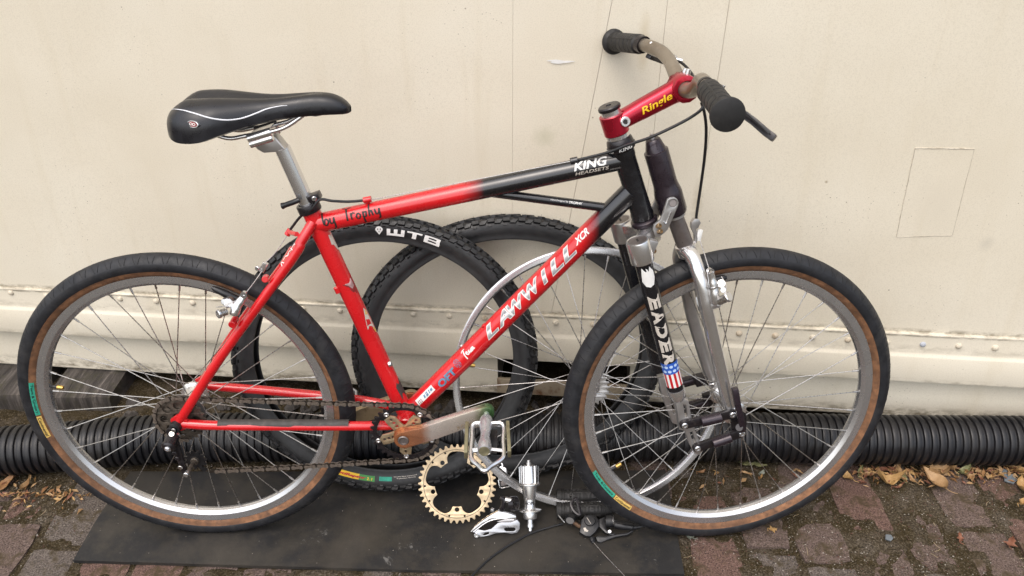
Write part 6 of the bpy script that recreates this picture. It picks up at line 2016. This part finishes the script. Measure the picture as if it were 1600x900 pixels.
SWM = frame(.7900, .060, .330, -.0200, .2880)
spare = make_wheel('spare_wheel', SWM, False, -.033, .033, R(2.0), .0200, 3, None)
tag(spare, 'bare silver spoked wheel without a tyre leaning between the down tube and the front wheel', 'wheel')
g = G().lathe([(.0050, -.050), (.0085, -.049), (.0088, -.043), (.0150, -.0425), (.0240, -.036), (.0242, -.032), (.0180, -.029), (.0130, -.022), (.0125, .022), (.0180, .029), (.0242, .032), (.0240, .036), (.0150, .0425), (.0088, .043), (.0085, .049), (.0050, .050)], (0, 0, 0), (0, 1, 0), 32)
obj('hub', g, ALU_D, spare, angle=30)
obj('hub_ring', toothed(.0370, 22, .0025, .006, [], .018).xf(SIDE(-.0385)), ALU_D, spare, angle=30)
obj('rim_join', G().box((-.2838, 0, .020), (.004, .020, .014), Matrix.Rotation(-.07, 3, 'Y')), CHROME, spare, bevel=.001)

# ------------------------------------------------------------ loose parts on the mat
def lean_frame(p, L, yaw=0.0):
    return frame(p[0], p[1], R(L), yaw, 0.0, p[2])
# flat side frame: local x right, y up the slope, z towards the viewer
def slope(p, L, yaw=0.0):
    return lean_frame(p, L, yaw) @ Matrix(((1, 0, 0, 0), (0, 0, -1, 0), (0, 1, 0, 0), (0, 0, 0, 1)))

# gold chainring
RR = .0800
CRM = slope((.510, .013, .0085), 37)
tabs = [R(270 + 72 * k) for k in range(5)]
inner = []
for k in range(200):
    a = 2 * PI * k / 200
    dm = min(abs((a - q + PI) % (2 * PI) - PI) for q in tabs)
    s_ = .0105
    rad = .0680
    if dm < .20: rad = .0480
    elif dm < .50: rad = .0480 + .020 * math.sqrt(max(0, 1 - ((.50 - dm) / .30) ** 2))
    inner.append((rad * math.cos(a), rad * math.sin(a)))
hl = []
for q in tabs:
    hl.append(circ(.0540 * math.cos(q), .0540 * math.sin(q), .0048, 16))
    for dq in (-.24, .24):
        hl.append(circ(.0690 * math.cos(q + dq), .0690 * math.sin(q + dq), .0022, 10))
g = toothed(RR, 40, .0030, .0070, hl, inner, .0003).xf(Matrix.Translation((0, .0835, 0)))
cr = obj('chainring', g, GOLD, angle=30, M=CRM)
tag(cr, 'tarnished gold chainring with five bolt tabs standing on the mat below the pedal', 'chainring')
g = G().lathe([(.0722, .0014), (.0722, .0019), (.0712, .0019), (.0712, .0014)], (0, .0835, 0), (0, 0, 1), 60, closed=True)
obj('groove', g, DARK, cr, angle=30)

# rear hub standing against the rim
hb = Vector((.6655, -.006, .0072))
HB = frame(hb.x, hb.y, R(36), -.04, 0.0, hb.z)
prof = [(.0030, 0), (.0042, .0008), (.0042, .0085), (.0075, .0088), (.0075, .0152), (.0062, .0156), (.0062, .0255), (.0138, .0260), (.0146, .0275), (.0146, .0390), (.0125, .0405), (.0125, .0415), (.0245, .0420), (.0248, .0440), (.0240, .0450), (.0130, .0475), (.0118, .0520), (.0118, .0660), (.0124, .0680), (.0128, .0690), (.0165, .0930), (.0170, .0950), (.0235, .0965), (.0238, .0990), (.0225, .1000), (.0178, .1010)]
hub = obj('rear_hub', G().lathe(prof, (0, 0, 0), (0, 0, 1), 40), ALU, angle=28, M=HB)
tag(hub, 'polished silver rear hub standing upright on the mat between chainring and grips', 'bicycle hub')
g = G()
lp = []
for k in range(72):
    a = 2 * PI * k / 72
    lp.append(((.0172 if k % 8 < 5 else .0150) * math.cos(a), (.0172 if k % 8 < 5 else .0150) * math.sin(a)))
g.prism(lp, .1005, .1360)
obj('freehub', g, ALU, hub, angle=30)
obj('axle', G().lathe([(.0120, .1360), (.0115, .1375), (.0060, .1380), (.0058, .1430), (.0042, .1432), (.0042, .1475), (.0035, .1480)], (0, 0, 0), (0, 0, 1), 20), STEEL, hub)
for s_ in (1, -1): obj('flange_pin', G().cyl((.0195 * s_, 0, .1005), (.0200 * s_, 0, .134), .0010, seg=6), CHROME, hub)
t = text('HOPE', .0066, bold=.03, cuts=3)
t.map(lambda p: (.0121 * math.sin((p.x - t.W / 2) / .0121), -.0121 * math.cos((p.x - t.W / 2) / .0121), .0555 + p.y))
obj('lettering', t, INK, hub, angle=0, recalc=False)

# front derailleur
FD = slope((0.5937, -0.0217, 0.0085), 24)
fd_pl = lambda pts, th, z, m, par, bev=.0008, holes=(): obj(par[0], plate([pts] + list(holes), th, bev).xf(Matrix.Translation((0, 0, z))), m, par[1], angle=30, M=None if par[1] else FD)
cage = [(-0.0493, 0.0125), (-0.0374, 0.0027), (-0.0334, -0.0015), (-0.016, 0.0014), (0, 0.007), (0.0174, 0.0084), (0.0334, 0.0057), (0.0441, 0.0085), (0.0494, 0.0169), (0.0495, 0.0294), (0.0441, 0.0364), (0.0308, 0.0308), (0.0122, 0.0307), (0.0041, 0.0293), (-0.0093, 0.0167), (-0.024, 0.0125), (-0.0373, 0.0153), (-0.044, 0.0097)]
slot1 = [(0.0174, 0.0182), (0.0214, 0.0196), (0.0388, 0.0196), (0.0414, 0.0155), (0.0374, 0.0113), (0.0214, 0.0112), (0.0174, 0.014)]
slot2 = [(-0.028, 0.0027), (-0.0227, 0.0083), (-0.0146, 0.0098), (-0.0147, 0.0056), (-0.0214, 0.0027)]
fd = obj('front_derailleur', plate([cage, slot1, slot2], .0026, .0008), CAST, angle=30, M=FD)
tag(fd, 'silver front derailleur with a curved cage lying on the mat beside the chainring', 'derailleur')
top = [(-0.0534, 0.0097), (-0.0439, 0.0209), (-0.0305, 0.032), (-0.0171, 0.0418), (-0.0037, 0.0502), (0.0043, 0.0543), (0.0202, 0.0516), (0.0309, 0.0488), (0.0415, 0.0447), (0.0428, 0.0377), (0.0375, 0.035), (0.0282, 0.0377), (0.0069, 0.0377), (-0.0092, 0.0349), (-0.0239, 0.0293), (-0.0359, 0.0195), (-0.048, 0.0083)]
obj('cage_plate', plate([top], .013, .0012).xf(Matrix.Translation((0, 0, -.006))), CHROME, fd, angle=30)
obj('cage_lip', G().tube(smooth_path([(-0.0467, 0.0097)+(.001,), (-0.0239, 0.0279)+(.001,), (-0.0065, 0.0363)+(.001,), (0.0135, 0.0391)+(.001,), (0.0375, 0.0363)+(.001,)], 5), .0011, 8), ALU, fd)
obj('cage_screw', G().lathe([(.0055, -.004), (.0055, .003), (.0045, .004), (.0022, .004), (.0020, .002), (.0003, .002)], (-0.0407, 0.0027)+(0,), (0, 0, 1), 18), CHROME, fd)
obj('cage_bridge', plate([[(0.0015, 0.0307), (0.0202, 0.0363), (0.0388, 0.0363), (0.0455, 0.0322), (0.0335, 0.028), (0.0095, 0.0279)]], .006, .001).xf(Matrix.Translation((0, 0, -.006))), ALU_D, fd, angle=30)
g = G().tube([(0.0123, 0.0571)+(-.004,), (0.0163, 0.0696)+(.002,), (0.0164, 0.0834)+(.004,), (0.0097, 0.0862)+(.004,)], [.006, .0055, .0050, .004], 12)
arm_ = obj('parallelogram', g, ANO_BLACK, fd)
obj('clamp_band', G().lathe([(.0125, -.006), (.0150, -.0055), (.0150, .0055), (.0125, .006)], (0.0376, 0.0724)+(.002,), (1, .25, .5), 28, closed=True), ANO_BLACK, fd)
g = G().cyl((0.019, 0.0821)+(.004,), (0.0336, 0.0793)+(.006,), .0060, bev=.001)
obj('clamp_knuckle', g, CHROME, fd)
obj('cage_screw', G().cyl((-0.0064, 0.0599)+(0,), (-0.0077, 0.0571)+(.006,), .0040, bev=.0006), CHROME, fd)

# small alloy clip
CLM = slope((.6065, .118, .008), 40)
lp = smooth_path([(-0.0135, 0.0084)+(0,), (-0.0122, 0.0321)+(0,), (-0.0136, 0.0447)+(0,), (-0.0079, 0.0504)+(0,), (0.0049, 0.0462)+(0,), (0.0092, 0.035)+(0,), (0.015, 0.0084)+(0,), (0.0136, 0.0043)+(0,), (-0.005, 0.0001)+(0,)], 3)
g = plate([[(p[0], p[1]) for p in ((-0.0136, 0.0447), (-0.0051, 0.049), (0.0064, 0.0448), (0.0093, 0.0322), (0.0136, 0.0168), (-0.0107, 0.0168))]], .007, .0012)
clip = obj('brake_clip', g, ALU, angle=30, M=CLM)
tag(clip, 'small silver alloy cable clip with an eye between pedal and rear hub', 'clip')
obj('clip_eye', G().lathe([(.0042, -.003), (.0068, -.003), (.0068, .003), (.0042, .003)], (-0.0079, 0.0504)+(.001,), (.1, .1, 1), 18, closed=True), CHROME, clip)
obj('clip_loop', G().tube([(-0.0107, 0.0182)+(0,), (-0.0078, 0.0028)+(0,), (-0.0035, 0.0001)+(0,), (0.0136, 0.0043)+(0,), (0.015, 0.0112)+(0,)], .0020, 8), ALU, clip)
obj('clip_pad', plate([[(-0.0064, 0.0154), (0.0121, 0.0168), (0.0136, 0.0084), (-0.005, 0.0042)]], .005, .0008), ANO_BROWN, clip, angle=30)

# pair of embossed grips lying side by side
def loose_grip(p, q, label):
    p, q = Vector(p), Vector(q)
    d = q - p; L_ = d.length
    M = Matrix.Translation(p) @ d.to_track_quat('X', 'Z').to_matrix().to_4x4()
    pr = [(.0110, 0), (.0168, .0004), (.0172, .002), (.0172, .010), (.0158, .011), (.0158, .013), (.0166, .0135), (.0166, .016), (.0156, .017), (.0156, L_ - .024), (.0166, L_ - .0235), (.0166, L_ - .020), (.0156, L_ - .019), (.0156, L_ - .016), (.0168, L_ - .015), (.0165, L_ - .006), (.0140, L_ - .001), (.001, L_)]
    o = obj('loose_grip', G().lathe(pr, (0, 0, 0), (1, 0, 0), 30), GRIPM, angle=35, M=M)
    tag(o, label, 'grip', 'loose handlebar grips on the mat')
    obj('grip_bore', G().cyl((-.0004, 0, 0), (.004, 0, 0), .0110), DARK, o)
    for rot in (.95, -.35, 2.1):
        t = text('YETI YETI', .0125, bold=.03, space=1.05, cuts=6)
        k_ = (L_ - .044) / t.W
        v = G()
        n_ = len(t.v)
        def at(pnt, h):
            q_ = rot + (pnt.y - .006) / .0156
            return Vector((.018 + pnt.x * k_, -math.cos(q_) * (.0156 + h), math.sin(q_) * (.0156 + h)))
        # raised letters: top faces plus skirts along their borders
        tv = [at(pnt, .0016) for pnt in t.v]; bv = [at(pnt, -.0004) for pnt in t.v]
        cnt = {}
        for f in t.f:
            for i in range(len(f)):
                e = (f[i], f[(i + 1) % len(f)])
                cnt.setdefault(tuple(sorted(e)), []).append(e)
        sk = [e[0] for e in cnt.values() if len(e) == 1]
        v.add(tv + bv, [tuple(f) for f in t.f] + [(b_, a_, n_ + a_, n_ + b_) for a_, b_ in sk])
        obj('lettering', v, GRIPW, o, angle=30)
    return o
loose_grip((.7230, .0745, .0240), (.8480, .0800, .0240), 'black embossed rubber grip farther from the viewer, its end under the front tyre')
loose_grip((.7215, .0370, .0240), (.8400, .0395, .0240), 'black embossed rubber grip nearer the viewer, above the shifter')

# shifter with brake lever body and its cables
SHM = slope((0.793, -0.0332, 0.0085), 62)
sh = obj('gear_shifter', plate([[(-0.026, 0.0158), (-0.0242, 0.0264), (-0.021, 0.0411), (-0.0126, 0.0506), (-0.0018, 0.0533), (0.0102, 0.0493), (0.0164, 0.0399), (0.0159, 0.0278), (0.0073, 0.0158), (-0.0037, 0.0066), (-0.0143, 0.0079)]], .017, .003), PLASTIC, angle=30, M=SHM)
tag(sh, 'black gear shifter and brake lever unit lying on the mat in front of the grips', 'gear shifter')
obj('shifter_cover', G().lathe([(.0115, .004), (.0115, .0110), (.0105, .0125), (.001, .0130)], (-0.0037, 0.0385)+(0,), (0, .05, 1), 28), PLASTIC, sh)
g = G()
a_, b_ = (-0.0095, 0.0445), (-0.002, 0.0318)
g.tube([a_ + (.0131,), b_ + (.0131,)], .0007, 6)
obj('indicator_line', g, CREAMP, sh)
g = plate([[(-0.0177, 0.0238), (-0.0136, 0.0251), (-0.0111, 0.0211), (-0.0072, 0.0185), (-0.01, 0.0158), (-0.0153, 0.0171)]], .0004).xf(Matrix.Translation((0, 0, .0091)))
obj('emblem', g, CREAMP, sh, angle=0)
obj('clamp_ring', G().lathe([(.0105, -.007), (.0128, -.007), (.0132, .006), (.0125, .007), (.0105, .007)], (0.0392, 0.0399)+(.004,), (1, 0, .25), 28, closed=True), PLASTIC, sh)
obj('clamp_liner', G().lathe([(.0088, -.0070), (.0105, -.0070), (.0105, .0074), (.0088, .0074)], (0.0392, 0.0399)+(.004,), (1, 0, .25), 28, closed=True), ALU, sh)
obj('clamp_arm', plate([[(0.0166, 0.0439), (0.029, 0.0493), (0.0316, 0.0225), (0.0405, 0.0146), (0.0499, 0.0159), (0.0442, 0.0093), (0.0286, 0.0146), (0.0159, 0.0278)]], .010, .002), PLASTIC, sh, angle=30)
obj('clamp_bolt', G().cyl((0.0367, 0.0172)+(.003,), (0.0367, 0.0172)+(.009,), .0040, bev=.0006), CHROME, sh)
obj('lever_body', G().tube(smooth_path([(0.0482, 0.0332)+(.004,), (0.0614, 0.0306)+(.004,), (0.0813, 0.028)+(.003,), (0.092, 0.028)+(.002,)], 5), [.0085] * 8 + [.0078] * 4 + [.0060] * 4, 14), PLASTIC, sh)
obj('barrel', G().tube([(0.092, 0.028)+(.002,), (0.1027, 0.0293)+(.002,), (0.103, 0.0293)+(.002,), (0.1135, 0.0307)+(.002,)], [.0042, .0042, .0022, .0022], 12), PLASTIC, sh)
obj('brake_blade', plate([[(0.0069, 0.0066), (0.0124, 0.0106), (0.027, 0.0093), (0.0471, 0.0133), (0.0739, 0.0173), (0.0849, 0.0226), (0.0873, 0.0187), (0.0735, 0.0107), (0.0494, 0.0067), (0.0305, 0.0001), (0.017, -0.0052), (0.0105, -0.0026)]], .009, .003), PLASTIC, sh, angle=30)
obj('cable_exit', G().lathe([(.0052, -.006), (.0058, -.005), (.0058, .002), (.0042, .004), (.0042, .006)], (0.0014, 0.0013)+(.001,), (.25, -1, 0), 8), PLASTIC, sh)
kn = obj('indicator_ring', G().lathe([(.0090, -.005), (.0108, -.005), (.0108, .005), (.0090, .005)], (-0.0438, 0.0438)+(.004,), (-.25, -.8, .5), 26, closed=True), PLASTIC, sh)
obj('ring_core', G().lathe([(.0088, -.003), (.0088, .003), (.001, .0032)], (-0.0438, 0.0424)+(.004,), (-.25, -.8, .5), 22), ALU_D, kn)
obj('thumb_paddle', G().tube(smooth_path([(-0.0691, 0.0518)+(.006,), (-0.0639, 0.0451)+(.008,), (-0.0561, 0.0357)+(.007,)], 4), [.0016, .0026, .0032, .0034, .0034, .0032, .0030, .0028, .0024], 12, flat=.5), ALU, sh)
g = G().tube(smooth_path([(-0.0359, 0.0371)+(.002,), (-0.0294, 0.0317)+(.003,), (-0.0215, 0.0277)+(.003,)], 3), .0040, 10)
obj('rusty_link', g, pm('rusty_steel', (.10, .055, .03), .6, metal=.4, var=.4, vs=150), sh)
g = G().tube(smooth_path([(-0.0358, 0.0833)+(.010,), (-0.0415, 0.075)+(.010,), (-0.0365, 0.0614)+(.009,), (-0.0273, 0.0533)+(.008,), (-0.0232, 0.056)+(.008,), (-0.0266, 0.0737)+(.010,), (-0.0303, 0.086)+(.011,), (-0.0358, 0.0833)+(.010,)], 4), .0016, 8, flat=2.2)
obj('pull_bracket', g, ANO_BLACK, sh)
def cab(name, pts, r, m, label):
    o = obj(name, G().tube(smooth_path(pts, 10), r, 10), m)
    tag(o, label, 'cable')
hz = .0095
cab('cable_housing', [(0.5282, -0.1534, 0.0095), (0.554, -0.1174, 0.0095), (0.5822, -0.0818, 0.0095), (0.6207, -0.0466, 0.0095), (0.6672, -0.0137, 0.0095), (0.7051, 0.0023, 0.0095), (0.7352, 0.0127, 0.01)], .0023, CABLE, 'black cable housing running from the shifter to the front edge of the mat')
cab('gear_cable', [(0.7964, -0.0397, 0.01), (0.8106, -0.062, 0.0085), (0.8279, -0.0879, 0.008), (0.8503, -0.1215, 0.008), (0.861, -0.1401, 0.006)], .0008, STEEL, 'thin bare steel cable trailing from the shifter towards the viewer')

# ------------------------------------------------------------ fallen leaves along the pipe
def leaf(x, y, L, W, head, curl, fold, m, label, group='dry leaves beside the drain pipe', lobes=0, z=.003, tiltx=0.0, stem=.35):
    g = G()
    nl, nw = 10, 6
    rr = random.Random(int((x * 991 + y * 773) * 1000))
    vs = []
    for i in range(nl + 1):
        t = i / nl
        prof = math.sin(PI * t ** .85) ** .8 * (1 - .25 * t)
        if lobes: prof *= 1 + .45 * math.sin(lobes * PI * t * 2 + 1.2)
        for j in range(nw + 1):
            s = j / nw * 2 - 1
            yy = s * W / 2 * max(.02, prof) * (1 + .22 * noise.noise(Vector((t * 7 + x * 90, s, y * 70)))) + .10 * L * math.sin(2.2 * t + x * 50)
            xx = (t - .5) * L - (abs(s) * .08 * L if lobes else 0)
            zz = fold * abs(s) ** 1.3 * W * (.6 + .4 * math.sin(3 * t + x * 40)) + curl * L * (t - .45) ** 2 * 2 + .11 * L * noise.noise(Vector((t * 3.2 + x * 30, s * 1.6, y * 20))) + .04 * L * noise.noise(Vector((t * 9 + x * 30, s * 4, y * 50)))
            vs.append((xx, yy, zz))
    n = nw + 1
    mz = min(v[2] for v in vs)
    vs = [(a, b, c - mz) for a, b, c in vs]
    g.add(vs, [(i * n + j, i * n + j + 1, (i + 1) * n + j + 1, (i + 1) * n + j) for i in range(nl) for j in range(nw)])
    th = [(a, b, c - .0005) for a, b, c in vs]
    g.add(th, [(i * n + j, (i + 1) * n + j, (i + 1) * n + j + 1, i * n + j + 1) for i in range(nl) for j in range(nw)])
    if stem:
        p0 = Vector(vs[nw // 2])
        g.tube(smooth_path([p0 + Vector((.004, 0, 0)), p0 + Vector((-L * stem * .5, .003, .002)), p0 + Vector((-L * stem, -.004, .001))], 4), .0007, 5)
    M = Matrix.Translation((x, y, z)) @ Matrix.Rotation(head, 4, 'Z') @ Matrix.Rotation(tiltx, 4, 'X')
    o = obj('leaf', g, m, angle=50, M=M, recalc=False)
    tag(o, label, 'leaf', group)
def gp(t): return t[0], t[1]
LV = [
 ((1.3832, 0.1663, 0), .040, .022, 2.0, .5, .35, LEAF_YEL, 'yellow leaf tucked against the front tyre at the pipe'),
 ((1.4178, 0.1746, 0), .030, .012, 1.2, .6, .5, LEAF_GRN, 'narrow yellow-green curled leaf just right of the front tyre'),
 ((1.4338, 0.1663, 0), .024, .016, .3, .3, .3, LEAF_TAN, 'small tan leaf right of the narrow yellow-green leaf'),
 ((1.4712, 0.1461, 0), .062, .034, -.15, .9, .55, LEAF_YEL, 'large golden cupped leaf with a long pointed tip'),
 ((1.5034, 0.1789, 0), .040, .022, .9, .5, .4, LEAF_TAN, 'tan leaf standing against the pipe behind the green scrap'),
 ((1.5094, 0.1563, 0), .022, .018, 1.3, .3, .3, LEAF_GRN, 'small two-tone green leaf scrap between the golden leaves'),
 ((1.5661, 0.1402, 0), .066, .044, 2.2, .35, .3, LEAF_TAN, 'broad flat tan leaf, nearest the viewer in its pile'),
 ((1.5963, 0.179, 0), .070, .038, .25, .5, .45, LEAF_TAN, 'broad crumpled tan leaf against the pipe behind the flat one'),
 ((1.5602, 0.1978, 0), .050, .018, 2.6, .4, .4, LEAF_YEL, 'long thin golden leaf with its stalk up on the pipe'),
 ((1.6531, 0.1729, 0), .036, .022, .6, .6, .6, LEAF_GRN, 'crumpled green leaf right of the tan pile'),
 ((1.7036, 0.1917, 0), .066, .018, -.15, -.9, .2, LEAF_TAN, 'long arched tan leaf lying along the pipe'),
 ((1.7659, 0.1794, 0), .066, .026, -.75, .4, .5, LEAF_YEL, 'rolled golden leaf at the right edge beside the slate chip'),
 ((1.7601, 0.1267, 0), .042, .026, 1.2, .5, .4, LEAF_YEL, 'golden leaf cut by the right edge below the slate chip'),
 ((1.7362, 0.0783, 0), .026, .018, .4, .6, .5, LEAF_YEL, 'small golden leaf at the right edge on bare brick'),
 ((1.1564, 0.2013, 0), .052, .024, -.2, .15, .2, LEAF_GRN, 'pale green leaf by the pipe seen through the front wheel'),
 ((1.1942, 0.1992, 0), .034, .014, -.3, .2, .2, LEAF_GRN, 'slim green leaf tip right of the pale green leaf in the front wheel'),
 ((1.0576, 0.1759, 0), .018, .010, .5, .3, .3, LEAF_BROWN, 'small orange-brown leaf scrap seen through the front wheel'),
 ((1.194, 0.1741, 0), .016, .012, .9, .2, .2, LEAF_GREY, 'small grey leaf scrap seen through the front wheel'),
 ((-0.5161, 0.1299, 0), .055, .026, .7, .5, .4, LEAF_BROWN, 'orange-brown leaf at the left edge beside the pipe'),
 ((-0.4676, 0.126, 0), .030, .016, 1.5, .4, .5, LEAF_TAN, 'small tan leaf with a long stalk at the left edge'),
 ((1.1776, 0.0036, 0), .017, .016, .3, .1, .1, LEAF_YEL, 'tiny pale star-shaped leaf below the front wheel'),
 ((0.9992, -0.0162, 0), .017, .015, 2.5, .1, .15, LEAF_GREY, 'round grey-green leaf by the right corner of the mat'),
 ((1.5581, -0.0164, 0), .024, .013, 1.5, .2, .3, LEAF_RED, 'rust-red lobed leaf upright on the paving'),
 ((1.6586, -0.0333, 0), .026, .022, 1.1, .3, .4, LEAF_RED, 'rust-red lobed leaf lower right, paler and wider'),
 ((1.6319, 0.1979, 0), .050, .022, 1.4, .7, .5, LEAF_TAN, 'tan leaf tip leaning up on the pipe between the piles'),
 ((1.6798, 0.1587, 0), .022, .008, 2.0, .5, .3, LEAF_RED, 'thin reddish leaf shard under the arched leaf'),
 ((1.4895, 0.1301, 0), .034, .008, .35, .4, .3, LEAF_RED, 'thin reddish leaf shard below the golden cupped leaf'),
 ((1.5257, 0.1502, 0), .030, .012, 2.0, .5, .4, LEAF_TAN, 'narrow tan leaf left of the flat leaf'),
 ((1.4598, 0.1788, 0), .034, .014, 2.7, .5, .4, LEAF_RED, 'dark reddish leaf against the pipe above the cupped leaf'),
]
for i, (p, L_, W_, hd, cu, fo, m, lb) in enumerate(LV):
    leaf(p[0], p[1], L_, W_, hd, cu, fo, m, lb, lobes=2.5 if ('lobed' in lb or 'star' in lb) else 0)
# leaf shreds, needles and twig bits swept against the pipe: beyond counting
g = G()
lr = random.Random(21)
for i in range(520):
    q = lr.random()
    if q < .62: x, y = lr.uniform(1.40, 1.82), .165 + abs(lr.gauss(0, .022)) * -1 + .022
    elif q < .70: x, y = lr.uniform(1.0, 1.4), lr.gauss(.16, .015)
    else: x, y = lr.uniform(-.62, -.30), lr.gauss(.11, .03)
    if q >= .85: y = min(y, .10)
    s = lr.uniform(.004, .013); a = lr.uniform(0, 6.28); w_ = s * lr.uniform(.12, .45); b_ = lr.uniform(-.006, .006)
    d = Vector((math.cos(a), math.sin(a), 0)); n_ = Vector((-math.sin(a), math.cos(a), 0))
    c_ = Vector((x, y, .003 + lr.random() * .004))
    g.add([c_ - d * s, c_ - n_ * w_ + Vector((0, 0, abs(b_))), c_ + d * s + Vector((0, 0, b_)), c_ + n_ * w_ + Vector((0, 0, .002))], [(0, 1, 2), (0, 2, 3)], lr.choice((0, 0, 1, 2, 3)))
obj('leaf_litter', g, [LEAF_TAN, LEAF_RED, LEAF_BROWN, LEAF_YEL], angle=0, kind='stuff', recalc=False)
def chip(p, s, label):
    g = G().prism([(-.5 * s, -.2 * s), (.1 * s, -.45 * s), (.5 * s, -.1 * s), (.35 * s, .35 * s), (-.3 * s, .4 * s)], 0, .004)
    o = obj('slate_chip', g, SLATE, angle=30, bevel=.0006, M=Matrix.Translation((p[0], p[1], .002)) @ Matrix.Rotation(.3, 4, 'X'))
    tag(o, label, 'stone chip', 'blue-grey slate chips on the paving')
chip((1.7454, 0.1547, 0), .030, 'larger blue-grey slate chip among leaves at the right edge')
chip((1.4113, -0.0185, 0), .017, 'smaller blue-grey slate chip on moss between bricks')
chip((1.7442, 0.1793, 0), .014, 'small pale slate chip by the pipe left of the rolled golden leaf')
